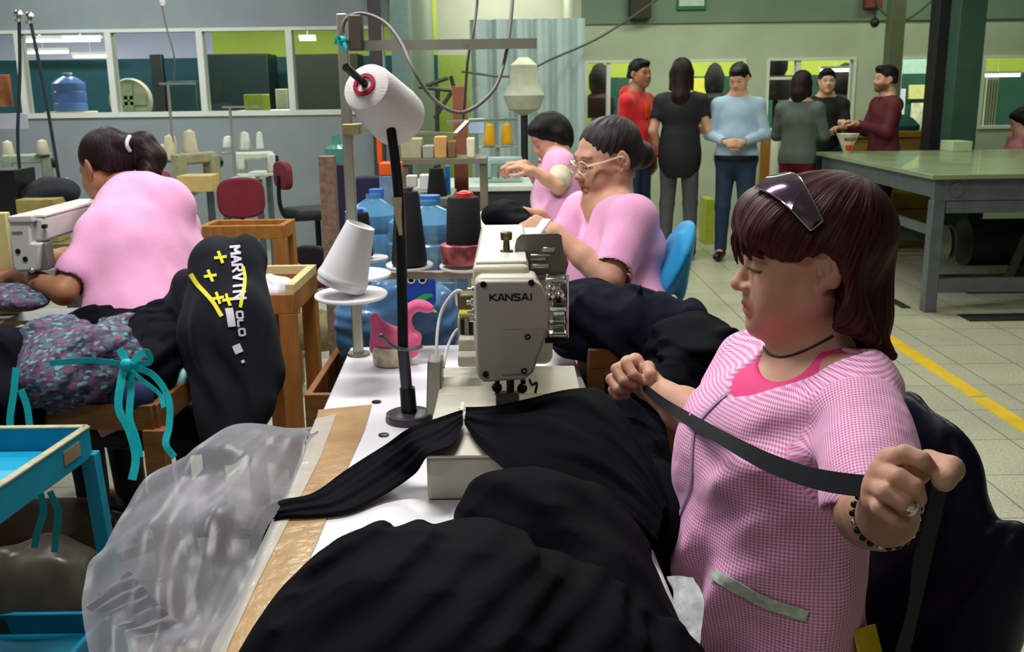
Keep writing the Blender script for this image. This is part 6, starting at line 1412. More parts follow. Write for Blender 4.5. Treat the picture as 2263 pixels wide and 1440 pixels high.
a = atY(2020, 285, 10.3); tag(MB().lathe((a[0] - .1, 10.35, atY(2020, 290, 10.15)[2]), (0, 0, 1), [(0, .16), (.05, .17), (.12, .10), (.16, .02)], 14).build('teal_bundle', mat('dark_teal_cloth', (18, 70, 68), .8), smooth=True), 'dark teal cloth bundle on the far mustard counter', 'bundle')
pbox('white_parcel', 2105, 312, 2150, 331, 8.5, .25, mat('pale_green_plastic_bag', (176, 196, 160), .5), 'pale crumpled bag lying on the steel table before the columns', 'bag', z0=SZ)
t = thing('open_door_leaf', 'ochre wooden door leaf with white edge standing behind the man in pale blue', 'door', atY(1690, 480, 10.5))
a = atY(1684, 300, 10.45); b = atY(1704, 300, 10.45); MB().box((a[0], 10.45, 0), (b[0], 10.5, a[2])).build('door_panel', mat('ochre_door', (150, 104, 44), .5, var=.1), t)
c = atY(1720, 300, 10.45); MB().box((b[0], 10.44, 0), (c[0], 10.5, a[2] - .05)).build('door_edge', M_white, t)
a = atY(1375, 360, 9.6); b = atY(1450, 360, 9.6)
pbox('pale_green_bin', 1558, 440, 1580, 520, 9.4, .3, mat('yellow_green_bin', (170, 180, 60), .5), 'yellow green bin on the floor right of the woman in black blouse', 'bin', floor=True)
# ---- chairs
M_burg = mat('burgundy_upholstery', (110, 26, 44), .7, var=.1, scale=30); M_chb = mat('black_upholstery', (24, 26, 30), .7)
def taskchair(label, x, y, yaw, mb, ms, zs=.48, zb=.82, bw=.20, bh=.15, name='task_chair', grp=None):
    t = thing(name, label, 'chair', (x, y, 0), grp); R = rot('Z', yaw); q = lambda a, b, c: V(x, y, 0) + R @ V(a, b, c)
    MB().obox(q(0, 0, zs), R.T, (.21, .20, .035)).build('seat', ms, t, bevel=.03, seg=3)
    ol = [(math.copysign(abs(math.cos(u)) ** .62, math.cos(u)) * bw, math.copysign(abs(math.sin(u)) ** .62, math.sin(u)) * bh) for u in np.linspace(0, 2 * PI, 37)[:-1]]
    MB().prism([q(x_, -.215, zb + z_) for x_, z_ in ol], R @ V(0, -.05, 0)).build('backrest', mb, t, bevel=.014, seg=3)
    MB().tube([q(0, -.05, zs - .04), q(0, -.22, zs - .03), q(0, -.275, zs + .08), q(0, -.27, zb)], .016, 8).build('back_bar', M_blackmetal, t, smooth=True)
    MB().cyl(q(0, 0, .06), q(0, 0, zs - .03), .022).build('column', M_blackmetal, t, smooth=True)
    for i in range(5):
        a = 2 * PI * i / 5; MB().beam(q(0, 0, .07), q(.25 * math.cos(a), .25 * math.sin(a), .05), .035, .02).build('foot', M_blackmetal, t)
        c = q(.25 * math.cos(a), .25 * math.sin(a), .024); MB().cyl(c - V(.01, 0, 0), c + V(.01, 0, 0), .023).build('caster', M_black, t, smooth=True)
    return t
def at_px(px, z, Y): p = atY(px, 500, Y); return p[0]
taskchair('burgundy backed chair with orange wooden seat before the second sewing station', at_px(545, .5, 6.2), 6.2, -160, M_burg, M_wood2, zs=.62, zb=.80, bw=.15, bh=.13)
taskchair('burgundy backed chair with black seat beside the partition behind the chipboard post', at_px(703, .5, 7.3), 7.3, -60, M_burg, M_chb, zs=.60, zb=.88, bw=.16, bh=.10)
taskchair('empty chair with maroon seat near the wooden frame in the middle of the hall', at_px(622, .5, 5.4), 5.4, 150, M_chb, M_burg, zs=.44, zb=.55, bw=.12, bh=.06)
taskchair('navy covered chair standing right behind the thread stand pole', at_px(795, .5, 5.8), 5.8, 20, mat('navy_chair_cover', (36, 32, 62), .7), M_chb, zs=.5, zb=.80, bw=.22, bh=.20)
taskchair('rose pink backed chair behind the shoulder of the woman in pink polo', at_px(362, .5, 7.7), 7.7, 10, mat('rose_pink_cover', (202, 96, 132), .7), M_chb, zs=.5, zb=.80, bw=.13, bh=.12)
t = taskchair('chair of the woman with glasses, its back wrapped in bright turquoise cloth', W(1420, 640, 2.98)[0] - .13, W(1420, 640, 2.98)[1], 105, M_chb, M_chb, zs=.47, zb=.70, bw=.1, bh=.1)
# turquoise cover
bcv = W(1487, 575, 2.95); pr = [el(bcv, (.035, .14, .13), R=rot('Y', 24), k=.02), el(W(1505, 590, 2.9), (.02, .06, .10), k=.03), el(W(1463, 612, 2.98), (.03, .10, .06), R=rot('Y', 20), k=.03)]
o = sculpt('turquoise_cover', pr, .005, bcv - .25, bcv + .25, mat('bright_turquoise_jersey', (0, 148, 206), .6, var=.06, sheen=.2), disp=cloth_disp(.006, 14, 30))
tag(o, 'bright turquoise cloth pulled over the chair back of the woman with glasses', 'chair cover')
# ---- sewing stations along the partition
def simple_machine(t, p, yaw, s=1.0, m=None):
    m = m or M_cream_m; R = rot('Z', yaw); q = lambda a, b, c: np.array(p) + R @ (V(a, b, c) * s)
    MB().obox(q(0, 0, .02), R.T, (.24 * s, .09 * s, .02 * s)).build('bed', m, t, bevel=.006)
    MB().obox(q(.18, 0, .16), R.T, (.055 * s, .07 * s, .125 * s)).build('column', m, t, bevel=.02)
    MB().obox(q(0, 0, .255), R.T, (.22 * s, .055 * s, .05 * s)).build('arm', m, t, bevel=.018)
    MB().obox(q(-.20, 0, .20), R.T, (.045 * s, .06 * s, .105 * s)).build('head', m, t, bevel=.012)
    MB().cyl(q(-.2, 0, .04), q(-.2, 0, .1), .006 * s).build('needle_bar', M_chrome, t, smooth=True)
    MB().cyl(q(.235, 0, .2), q(.275, 0, .2), .055 * s, n=20).build('handwheel', M_screw, t, smooth=True)
def stand_pole(t, p, h, arm, m=M_alu):
    MB().cyl(p, p + V(0, 0, h), .011).build('pole', m, t, smooth=True); MB().box((p[0] - .06, p[1] - .01, p[2] + h - .01), (p[0] + arm, p[1] + .01, p[2] + h + .006)).build('guide_arm', m, t)
M_tabw = mat('pale_table_laminate', (196, 204, 196), .4, var=.05)
# station with the tan box
Y2 = 6.6; z2 = .80; a = atZ(228, 430, z2); b = atZ(500, 392, z2)
wtable('sewing_table', 'pale sewing table carrying a tan box behind the woman in pink polo', 'table', (a[0], a[1] - .05), (b[0] + .08, a[1] + .75), z2, M_tabw, M_st)
pbox('tan_box', 392, 388, 466, 416, a[1] + .1, .2, mat('tan_cardboard', (196, 170, 108), .7), 'tan cardboard box on the sewing table behind the woman in pink polo', 'box', z0=z2)
t = thing('sewing_machine', 'small cream sewing machine behind the tan box', 'sewing machine', (atY(432, 360, a[1] + .5)[0], a[1] + .5, z2)); simple_machine(t, (atY(432, 360, a[1] + .5)[0], a[1] + .52, z2), 60, .8, mat('dull_khaki_machine', (150, 146, 116), .5, var=.15))
t = thing('cone_stand', 'metal cone stand with a side arm behind the woman in pink polo', 'stand', (atY(388, 380, a[1] + .6)[0], a[1] + .6, z2)); pz = V(atY(388, 380, a[1] + .6)[0], a[1] + .6, z2); stand_pole(t, pz, atY(388, 184, a[1] + .6)[2] - z2, .2)
def cones(lst, Y, lab, grp, m=M_thread_w, z=None):
    for i, (px, py0, py1, r) in enumerate(lst):
        a_ = atY(px, py1, Y); b_ = atY(px, py0, Y); h = b_[2] - a_[2]; t = thing('thread_cone', lab[i] if isinstance(lab, list) else lab, 'thread cone', a_, grp)
        MB().lathe(a_, (0, 0, 1), [(0, r * .95), (.005, r), (h * .92, r * .68), (h * .94, r * .3), (h, r * .25)], 24).build('thread_winding', m, t, smooth=True)
        MB().cyl(a_ - V(0, 0, .006), a_, r * 1.25, n=24).build('cone_disc', M_alu, t, smooth=True)
M_thc = mat('cream_thread', (216, 208, 178), .8, bump=.3, bscale=60)
cones([(380, 296, 352, .055), (362, 318, 354, .045), (422, 286, 337, .055)], a[1] + .62, ['tall cream cone behind the ponytail of the woman in pink polo', 'short cream cone nearest the ponytail of the woman in pink polo', 'cream cone standing over the tan box'], 'cones of the station with the tan box', M_thc)
k = MB(); zc_ = atY(400, 354, a[1] + .62)[2] - .008; xx = atY(350, 354, a[1] + .62)[0]; xy = atY(440, 338, a[1] + .62)[0]
t = thing('cone_rack', 'flat metal rack under the cream cones behind the woman in pink polo', 'rack', (xx, a[1] + .62, z2)); MB().box((xx, a[1] + .56, zc_ - .012), (xy, a[1] + .68, zc_)).build('rack_plate', M_alu, t); MB().cyl(((xx + xy) / 2, a[1] + .62, z2), ((xx + xy) / 2, a[1] + .62, zc_ - .012), .014).build('rack_post', M_alu, t)
# second station
a = atZ(480, 402, z2 + .02); b = atZ(636, 366, z2 + .02); z3 = z2 + .02; ya = a[1]
wtable('sewing_table', 'pale sewing table with white cones against the grey partition', 'table', (a[0], ya), (b[0], ya + 1.1), z3, M_tabw, M_st)
t = thing('sewing_machine', 'white sewing machine on the table against the grey partition', 'sewing machine', (atY(570, 380, ya + .5)[0], ya + .5, z3)); simple_machine(t, (atY(568, 380, ya + .5)[0], ya + .5, z3), 25, .62, mat('pale_grey_machine', (204, 208, 196), .4))
t = thing('cone_stand', 'thin metal stand with a side arm beside the white sewing machine', 'stand', (atY(518, 370, ya + .7)[0], ya + .7, z3)); stand_pole(t, V(atY(518, 370, ya + .7)[0], ya + .7, z3), atY(518, 236, ya + .7)[2] - z3, .26)
cones([(506, 300, 326, .05), (542, 290, 330, .05), (575, 290, 328, .03)], ya + .75, ['short white cone left of the thin stand by the partition', 'broad white cone in the middle by the partition', 'narrow white cone above the white sewing machine'], 'white cones by the partition', mat('white_cone_thread', (226, 230, 222), .8))
t = thing('cone_rack', 'thin metal rack under the white cones by the partition', 'rack', (atY(542, 332, ya + .75)[0], ya + .75, z3)); xx = atY(490, 332, ya + .75)[0]; xy = atY(592, 332, ya + .75)[0]; zc_ = atY(542, 334, ya + .75)[2]; MB().box((xx, ya + .7, zc_ - .02), (xy, ya + .8, zc_ - .008)).build('rack_plate', M_alu, t); MB().cyl(((xx + xy) / 2, ya + .75, z3), ((xx + xy) / 2, ya + .75, zc_ - .02), .012).build('rack_post', M_alu, t)
# ---- left edge stations
z4 = .80; a = atZ(-60, 412, z4); b = atZ(186, 386, z4)
wtable('sewing_table', 'long pale table at the left edge behind the head of the woman in pink polo', 'table', (a[0], a[1]), (b[0], a[1] + .7), z4, M_tabw, M_st, apron=.05)
ty = a[1]
cones([(20, 310, 352, .05), (96, 308, 340, .05)], ty + .3, ['cream cone at the very left edge of the photograph', 'white cone on the left table beside the leaning grey rod'], None, M_thc)
t = thing('serger_machine', 'greenish grey overlock machine on the long pale table at the left edge', 'sewing machine', (atY(70, 380, ty + .3)[0], ty + .3, z4)); simple_machine(t, (atY(66, 390, ty + .3)[0], ty + .3, z4), 20, .72, mat('greenish_grey_machine', (138, 150, 132), .5, var=.2, scale=12))
pbox('black_case', -20, 375, 32, 436, 4.6, .2, M_black, 'black case at the left edge of the photograph', 'case', floor=False, z0=.8)
t = wtable('sewing_table', 'dark sewing table under the black case at the left edge', 'table', (atY(-120, 440, 4.5)[0], 4.5), (atY(160, 440, 4.5)[0], 4.86), .8, mat('olive_worn_table', (110, 112, 76), .6, var=.2, scale=6), M_st)
mound('dark_bundle', [(atY(120, 425, 4.7), (.12, .1, .075), I3), (atY(90, 440, 4.7), (.10, .1, .05), I3)], atY(110, 430, 4.7) - .25, atY(110, 430, 4.7) + .25, 'dark cloth bundle on the table right of the black case', 'fabric', m=mat('dark_bundle_cloth', (26, 28, 36), .8), vox=.008, disp=cloth_disp(.01, 14, 30), cut=.802)
pbox('ochre_box', 36, 440, 118, 464, 4.52, .14, mat('worn_ochre_box', (146, 132, 74), .7, var=.2), 'worn ochre box in front of the dark cloth bundle', 'box', z0=.801)
for i, (p0, p1, p2, lab) in enumerate((((42, 36), (44, 160), (40, 335), 'straight dark guide rod with a chrome tip at the upper left'), ((66, 40), (100, 210), (132, 405), 'leaning dark guide rod with a chrome tip beside the straight one'))):
    Y = 4.72; t = thing('guide_rod', lab, 'rod', atY(*p2, Y))
    e = atY(*p2, Y); MB().tube([atY(*p0, Y), atY(*p1, Y), e, V(e[0], e[1], .8)], .008, 8, 4).build('rod', mat('dark_slate_rod', (54, 66, 72), .4, metal=.5), t, smooth=True)
    c = atY(*p0, Y); MB().lathe(c - V(0, 0, .025), (0, 0, 1), [(0, .018), (.012, .022), (.014, .012), (.03, .012), (.032, .02), (.045, .018), (.052, .008)], 14).build('chrome_tip', M_chrome, t, smooth=True)
c = atY(358, 6, 6.5); t = thing('hanging_plug', 'small white plug hanging on a thin cable above the office windows', 'plug', c)
MB().lathe(c, (0, 0, 1), [(-.02, .012), (0, .022), (.02, .018)], 12).build('plug', M_whitepl, t, smooth=True); MB().tube([atY(358, -60, 6.5), c, atY(368, 60, 6.5), atY(385, 125, 6.5), atY(384, 180, 6.6)], .005, 6).build('cable', M_cable, t, smooth=True)
for i, (px, py0, py1, w_, c_, lab) in enumerate(((6, 165, 236, 24, (150, 96, 60), 'framed brown print clipped at the left edge of the photograph'), (18, 250, 286, 76, (186, 190, 204), 'pale grey panel at the left edge below the framed print'))):
    pbox('wall_panel' if i else 'framed_print', px - w_ / 2, py0, px + w_ / 2, py1, 6.9, .03, mat('panel_colour_%s' % ('grey' if i else 'brown'), c_, .6, var=.5 if not i else .05, scale=12), lab, 'panel' if i else 'picture')
# ---- her sewing machine and table
M_m1 = mat('white_grey_machine', (196, 196, 190), .4, var=.03, coat=.2)
TL = .775
t = thing('sewing_table', 'pale grey edged sewing table of the woman in pink polo', 'table', (-1.9, 3.0, 0))
pts = [atZ(-200, 760, TL), atZ(0, 716, TL), atZ(96, 668, TL), atZ(60, 560, TL), (-2.55, 4.6, TL), (-3.0, 3.6, TL)]
MB().prism([V(p[0], p[1], TL - .035) for p in pts], (0, 0, .035)).build('tabletop', mat('grey_white_laminate', (190, 192, 196), .4), t, bevel=.003)
for (x, y) in ((-2.2, 2.9), (-2.3, 4.2), (-1.62, 3.55)): MB().box((x, y, 0), (x + .04, y + .04, TL - .035)).build('leg', M_st, t)
t = thing('sewing_machine', 'white lockstitch machine with long arm in front of the woman in pink polo', 'sewing machine', W(60, 600, 3.05))
hY = 2.98
def f2(pts, y, dep, nm, m, bv=.005): return MB().prism([atY(px, py, y) for px, py in pts], (0, dep, 0)).build(nm, m, t, bevel=bv, seg=3)
f2([(36, 600), (84, 598), (88, 538), (68, 538), (66, 482), (20, 486), (22, 540), (28, 590)], hY, .085, 'head', M_m1, .006)
f2([(16, 478), (70, 476), (72, 492), (17, 492)], hY - .004, .09, 'head_top', M_m1, .004)
a = atY(68, 492, hY + .03); b = W(205, 468, 3.42)
MB().beam(a + V(0, 0, -.02), b, .085, .075).build('arm', M_m1, t, bevel=.01); MB().beam(a + V(0, 0, .020), b + V(0, 0, .040), .088, .01).build('arm_cover', mat('white_machine_enamel', (232, 230, 214), .3), t, bevel=.003)
e = b + V(0, .02, -.02); MB().box((b[0] - .05, b[1] - .04, TL), (b[0] + .05, b[1] + .06, b[2])).build('column', M_m1, t, bevel=.012)
f2([(72, 540), (100, 536), (108, 596), (74, 600)], hY + .02, .05, 'presser_box', mat('grey_machine_parts', (120, 122, 118), .4, metal=.4), .004)
for (px, py) in ((40, 555), (56, 572)): c = atY(px, py, hY); MB().lathe(c, (0, -1, 0), [(-.002, .008), (.002, .008), (.003, .004)], 12).build('screw', M_black, t, smooth=True)
c = atY(38, 513, hY - .0012); MB().box((c[0] - .016, c[1] - .001, c[2] - .002), (c[0] + .016, c[1], c[2] + .002)).build('name_stripe', mat('grey_print', (110, 110, 112), .5), t)
c = atY(74, 596, hY + .0); MB().ball(c + V(0, -.01, 0), .008, 10, 8).build('bobbin_cap', M_chrome, t, smooth=True)
for i in range(5): c = atY(98 + 14 * i, 500 - 5 * i, hY + .02 + .07 * i); MB().lathe(c, (0, -1, 0), [(-.01, .007), (.006, .007), (.008, .003)], 10).build('arm_knob', M_screw, t, smooth=True)
MB().box((atY(36, 600, hY)[0] - .05, hY - .02, TL), (atY(100, 600, hY)[0] + .02, hY + .16, TL + .012)).build('bed_plate', M_steelg, t)
pbox('cream_panel', -30, 470, 12, 600, 3.1, .03, mat('cream_side_panel', (198, 184, 128), .5), 'cream panel at the left edge beside the white lockstitch machine', 'panel', z0=TL)
# ---- printed cloth, ribbons and the wooden tray
def print_mat(name, s=26):
    m, nt, b = _nodes(name); N = nt.nodes.new; L = nt.links.new; tc = N('ShaderNodeTexCoord'); v = N('ShaderNodeTexVoronoi'); v.inputs['Scale'].default_value = s
    mp = N('ShaderNodeMapping'); mp.inputs['Scale'].default_value = (1, 1, 1.9); L(tc.outputs['Object'], mp.inputs[0]); L(mp.outputs[0], v.inputs['Vector'])
    cr = N('ShaderNodeValToRGB'); cr.color_ramp.interpolation = 'CONSTANT'; e = cr.color_ramp.elements; e[0].position = 0; e[0].color = lin((64, 46, 76)) + (1,); e[1].position = .3; e[1].color = lin((46, 96, 104)) + (1,)
    for p, c in ((.45, (104, 50, 84)), (.62, (88, 76, 110)), (.78, (92, 140, 146)), (.9, (34, 30, 50))): q = e.new(p); q.color = lin(c) + (1,)
    sp = N('ShaderNodeSeparateColor'); L(v.outputs['Color'], sp.inputs[0]); L(sp.outputs[0], cr.inputs[0]); L(cr.outputs[0], b.inputs['Base Color']); b.inputs['Roughness'].default_value = .7; _mats[name] = m; return m
M_print = print_mat('purple_and_teal_print', 80)
M_aq2 = M_aqua
c = W(190, 815, 2.75)
mound('printed_garment', [(W(150, 765, 2.72), (.14, .12, .075), rot('Y', 8)), (W(150, 835, 2.60), (.13, .12, .085), I3), (W(235, 800, 2.62), (.10, .10, .10), I3), (W(275, 735, 2.85), (.08, .08, .05), rot('Y', 20))], c - .42, c + .40,
      'purple and teal printed garments heaped on the wooden tray at left', 'garment', m=M_print, vox=.006, disp=fold(.010, 60, c[0] + .3, c[1], c[2] - .4, 4, 6))
mound('black_garment', [(W(350, 775, 2.85), (.13, .12, .10), rot('Y', 20)), (W(320, 815, 2.70), (.09, .09, .08), I3), (W(360, 730, 2.95), (.10, .10, .08), I3), (W(235, 705, 3.0), (.12, .08, .04), I3)], W(320, 790, 2.75) - .40, W(320, 790, 2.75) + .36,
      'black garments heaped beside the printed ones under the grey hooded sweatshirt', 'garment', m=M_nav, vox=.006, disp=fold(.010, 50, -.6, 2.6, .3, 4, 6))
mound('black_garment', [(W(20, 800, 2.7), (.11, .12, .10), I3), (W(30, 900, 2.6), (.10, .10, .10), I3), (W(-30, 860, 2.65), (.12, .1, .12), I3)], W(10, 850, 2.65) - .35, W(10, 850, 2.65) + .35,
      'black garments hanging at the left edge beside the printed ones', 'garment', m=M_nav, vox=.007, disp=fold(.010, 50, -1.6, 2.6, .3, 4, 6))
mound('printed_garment', [(W(35, 660, 3.0), (.10, .08, .028), rot('Y', 8)), (W(-20, 655, 3.0), (.08, .08, .028), I3)], W(20, 660, 3.0) - .2, W(20, 660, 3.0) + .2, 'flat purple and teal printed piece on the table under her hands', 'garment', m=M_print, vox=.006, disp=cloth_disp(.006, 20, 40))
tz = W(330, 893, 2.56)[2]
fr_ = W(338, 893, 2.56); br_ = W(452, 790, 2.95); fl = W(60, 905, 2.60)
t = thing('wooden_tray_table', 'open wooden tray table heaped with printed garments at left', 'tray table', (fr_[0] - .3, fr_[1] + .2, 0))
d = unit(V(br_[0] - fr_[0], br_[1] - fr_[1], 0)); Ld = np.linalg.norm((br_ - fr_)[:2]); e = unit(V(fl[0] - fr_[0], fl[1] - fr_[1], 0)); Le = .95
f0 = V(fr_[0], fr_[1], tz - .035); f1 = f0 + d * Ld; f2_ = f0 + e * Le; f3 = f2_ + d * Ld
for nm, (a, b) in (('front_rail', (f0, f2_)), ('side_rail', (f0, f1)), ('back_rail', (f1, f3)), ('far_side_rail', (f2_, f3))): MB().beam(a, b, .022, .07).build(nm, M_wood, t, bevel=.003)
MB().prism([f0 - V(0, 0, .03), f2_ - V(0, 0, .03), f3 - V(0, 0, .03), f1 - V(0, 0, .03)], (0, 0, .012)).build('tray_bottom', M_wood2, t)
for p in (f0, f1, f2_, f3): MB().box((p[0] - .028, p[1] - .02, 0), (p[0] + .028, p[1] + .02, p[2] - .03)).build('leg', M_wood, t, bevel=.002)
MB().beam(f0 + V(0, 0, -.3), f1 + V(0, 0, -.3), .02, .05).build('lower_rail', M_wood, t)
mound('white_teal_cloth', [(W(385, 835, 2.8), (.06, .05, .03), rot('Y', -30)), (W(360, 850, 2.75), (.05, .05, .03), I3)], W(375, 840, 2.78) - .15, W(375, 840, 2.78) + .15, 'crumpled white and turquoise cloth at the right rail of the wooden tray', 'cloth', m=mat('white_turquoise_print', (150, 206, 210), .6, var=.5, scale=24), vox=.005, disp=cloth_disp(.008, 20, 40))
mound('navy_garment', [(W(290, 878, 2.58), (.06, .035, .05), I3)], W(290, 878, 2.58) - .14, W(290, 878, 2.58) + .14, 'small bluish navy garment behind the front rail of the wooden tray', 'garment', m=mat('bluish_navy_cloth', (28, 36, 78), .7), vox=.006, disp=cloth_disp(.006, 20, 40))
t = thing('hanging_ribbons', 'turquoise ribbons tied in a bow hanging over the front of the wooden tray', 'ribbon', W(275, 800, 2.5))
Rb = [([(264, 770), (278, 800), (270, 830), (262, 900), (285, 950), (300, 1010), (292, 1060)], 18), ([(284, 806), (290, 850), (286, 920), (300, 965), (310, 1010)], 16), ([(282, 806), (330, 800), (322, 776), (292, 800)], 14), ([(290, 808), (340, 830), (372, 880), (374, 940), (366, 980), (386, 1010)], 15), ([(282, 806), (200, 796), (110, 802)], 13), ([(284, 812), (315, 840), (352, 870), (362, 900)], 10)]
for p, w_ in Rb: ribbon([W(x, y, 2.46 - .01 * i) for i, (x, y) in enumerate(p)], w_ * 2.46 / 2200, M_aqua, 'ribbon_strand', parent=t, nrm=(0, 1, 0))
MB().ball(W(281, 806, 2.44), (.018, .012, .016), 12, 8).build('bow_knot', M_aqua, t, smooth=True)
for i, (p, lab) in enumerate((([(36, 812), (30, 870), (22, 930), (30, 975)], 'leftmost turquoise ribbon hanging beside the printed garments'), ([(46, 860), (60, 900), (66, 945)], 'short turquoise ribbon between the leftmost one and the printed garments'))):
    tag(ribbon([W(x, y, 2.48) for x, y in p], .018, M_aqua, 'turquoise_ribbon', nrm=(0, 1, 0)), lab, 'ribbon')
for i, (p, lab) in enumerate((([(90, 1090), (96, 1130), (84, 1170), (76, 1210)], 'left turquoise ribbon hanging in shade under the turquoise cart top'), ([(110, 1085), (128, 1130), (124, 1180), (120, 1220)], 'right turquoise ribbon hanging in shade under the turquoise cart top'))):
    tag(ribbon([W(x, y, 2.25) for x, y in p], .016, M_aqua, 'turquoise_ribbon', nrm=(0, 1, 0)), lab, 'ribbon')
# ---- grey hooded sweatshirt hanging on her chair
def hoodie():
    t = thing('hooded_sweatshirt', 'dark grey hooded sweatshirt with yellow and white print over the chair back', 'sweatshirt', W(500, 700, 2.85))
    pr = [rc(W(475, 600, 2.92), W(490, 740, 2.82), .085, .10, k=.05), rc(W(545, 600, 2.95), W(575, 820, 2.88), .05, .075, k=.05), rc(W(490, 740, 2.82), W(510, 960, 2.74), .10, .075, k=.05), rc(W(420, 650, 2.98), W(400, 720, 2.95), .07, .075, k=.04), el(W(520, 570, 3.0), (.10, .08, .07), k=.05), rc(W(530, 700, 2.84), W(555, 880, 2.80), .08, .07, k=.05)]
    lo, hi = bbox_of([W(420, 560, 3.0), W(620, 960, 2.75), W(380, 720, 2.95)], .16)
    def dsp(p): return .008 * np.sin(p[:, 0] * 60 + p[:, 2] * 14 + 3 * vnoise(p, 5)) + .006 * vnoise(p, 10)
    ob = sculpt('sweatshirt_body', pr, .005, lo, hi, mat('charcoal_fleece', (25, 27, 34), .85, var=.1, scale=30, sheen=.03, spec=.1), t, disp=dsp, amp=.014)
    MYl = mat('yellow_print', (222, 208, 30), .6, var=.06); MWh = mat('white_print', (198, 196, 206), .6)
    def st(pts, w_, nm, m, off=.004):
        P = np.array(spline([V(x, y, 0) for x, y in pts], 5)); d = np.gradient(P, axis=0)[:, :2]; d /= np.linalg.norm(d, axis=1, keepdims=True) + 1e-9; nn = np.stack([-d[:, 1], d[:, 0]], 1) * w_ / 2
        return patch([tuple(q) for q in P[:, :2] - nn], [tuple(q) for q in P[:, :2] + nn], ob, max(6, len(P)), 3, off, nm, m, t, smoothit=1)
    st([(424, 606), (440, 632), (470, 668), (492, 700)], 9, 'yellow_stripe', MYl); st([(538, 590), (542, 620), (534, 660), (530, 680)], 7, 'yellow_stripe', MYl)
    for (x, y) in ((465, 611), (486, 570), (482, 660), (505, 664)):
        st([(x - 13, y + 2), (x + 13, y - 2)], 6, 'yellow_cross', MYl); st([(x - 5, y - 13), (x + 5, y + 13)], 6, 'yellow_cross', MYl)
    # white lettering running down the back
    GL = {'M': [[(0, 0), (0, 1), (.5, .4), (1, 1), (1, 0)]], 'A': [[(0, 0), (.5, 1), (1, 0)], [(.25, .35), (.75, .35)]], 'R': [[(0, 0), (0, 1), (.8, 1), (.9, .75), (.8, .5), (0, .5)], [(.4, .5), (1, 0)]], 'V': [[(0, 1), (.5, 0), (1, 1)]], 'I': [[(.5, 0), (.5, 1)]], 'N': [[(0, 0), (0, 1), (1, 0), (1, 1)]], 'U': [[(0, 1), (0, .1), (.5, 0), (1, .1), (1, 1)]], 'L': [[(0, 1), (0, 0), (1, 0)]], 'O': [[(0, 0), (0, 1), (1, 1), (1, 0), (0, 0)]]}
    def word(tx, x, y, dx, dy, w_, h, sw):
        ax = V(dx, dy, 0); L_ = np.linalg.norm(ax); ax = ax / L_; up = V(ax[1], -ax[0], 0)
        for ch in tx:
            for sk in GL[ch]:
                for a, b in zip(sk, sk[1:]):
                    p = V(x, y, 0) + ax * a[0] * w_ + up * a[1] * h; q = V(x, y, 0) + ax * b[0] * w_ + up * b[1] * h; st([tuple(p[:2]), tuple(q[:2])], sw, 'white_letter', MWh)
            x += ax[0] * (w_ + 5); y += ax[1] * (w_ + 5)
    word('MARVIN', 506, 548, .10, 1, 15, 26, 5)
    st([(507, 682), (512, 722)], 16, 'white_block', MWh); word('OLO', 522, 690, .12, 1, 14, 12, 4); st([(520, 762), (528, 780)], 18, 'white_patch', MWh); st([(534, 796), (537, 802)], 7, 'white_patch', MWh)
hoodie()
taskchair('chair of the woman in pink polo under the grey hooded sweatshirt', W(420, 800, 3.1)[0] - .05, W(420, 800, 3.1)[1], 75, M_chb, M_chb, zs=.45, zb=.66, bw=.14, bh=.10)
# ---- turquoise cart in the lower left corner
M_tq = mat('turquoise_enamel', (18, 142, 176), .4, var=.12, scale=8); M_worn = mat('worn_pale_edge', (170, 168, 140), .6, var=.25, scale=30)
t = thing('turquoise_cart', 'chipped turquoise metal cart with upper and lower trays in the lower left corner', 'cart', (-1.2, 1.8, 0))
cz = W(190, 942, 2.28)[2]; c0 = atZ(192, 944, cz); c1 = atZ(-160, 1180, cz); c2 = atZ(-260, 944, cz)
dd = unit(V(-.10, -1, 0)); dd = unit(V(c1[0] - c0[0], c1[1] - c0[1], 0)); ee = V(-1, 0, 0); Lc = .72; Wc = .62
q0 = V(c0[0], c0[1], cz); q1 = q0 + dd * Lc; q2 = q0 + ee * Wc; q3 = q1 + ee * Wc
for nm, (a, b) in (('side_rail', (q0, q1)), ('back_rail', (q0, q2)), ('far_side_rail', (q2, q3)), ('front_rail', (q1, q3))):
    MB().beam(a - V(0, 0, .035), b - V(0, 0, .035), .014, .07).build(nm, M_tq, t, bevel=.003); MB().beam(a + V(0, 0, .002), b + V(0, 0, .002), .018, .006).build('worn_edge', M_worn, t, bevel=.002)
MB().prism([q0 - V(0, 0, .06), q2 - V(0, 0, .06), q3 - V(0, 0, .06), q1 - V(0, 0, .06)], (0, 0, .008)).build('upper_tray', mat('bright_turquoise_enamel', (20, 160, 200), .4, var=.06), t)
k = MB(); m_ = q0 + dd * .09; k.obox(m_ + V(.008, 0, -.03), [dd, V(0, 0, 1), np.cross(dd, V(0, 0, 1))], (.035, .016, .001)); k.build('chipped_paint', mat('rust_brown_chip', (150, 128, 108), .7, var=.2), t)
for p in (q0, q1, q2, q3): MB().beam(p - V(0, 0, .06), V(p[0] + .03 * (1 if p is q0 else 0), p[1], .03), .035, .03).build('leg', M_tq, t, bevel=.003)
lz = .19; lo_ = [V(p[0], p[1], lz) for p in (q0, q2, q3, q1)]
MB().prism([p - V(0, 0, .0) for p in lo_], (0, 0, .01)).build('lower_tray', M_tq, t)
for a, b in zip(lo_, lo_[1:] + lo_[:1]): MB().beam(a + V(0, 0, .03), b + V(0, 0, .03), .014, .06).build('lower_rim', M_tq, t, bevel=.003)
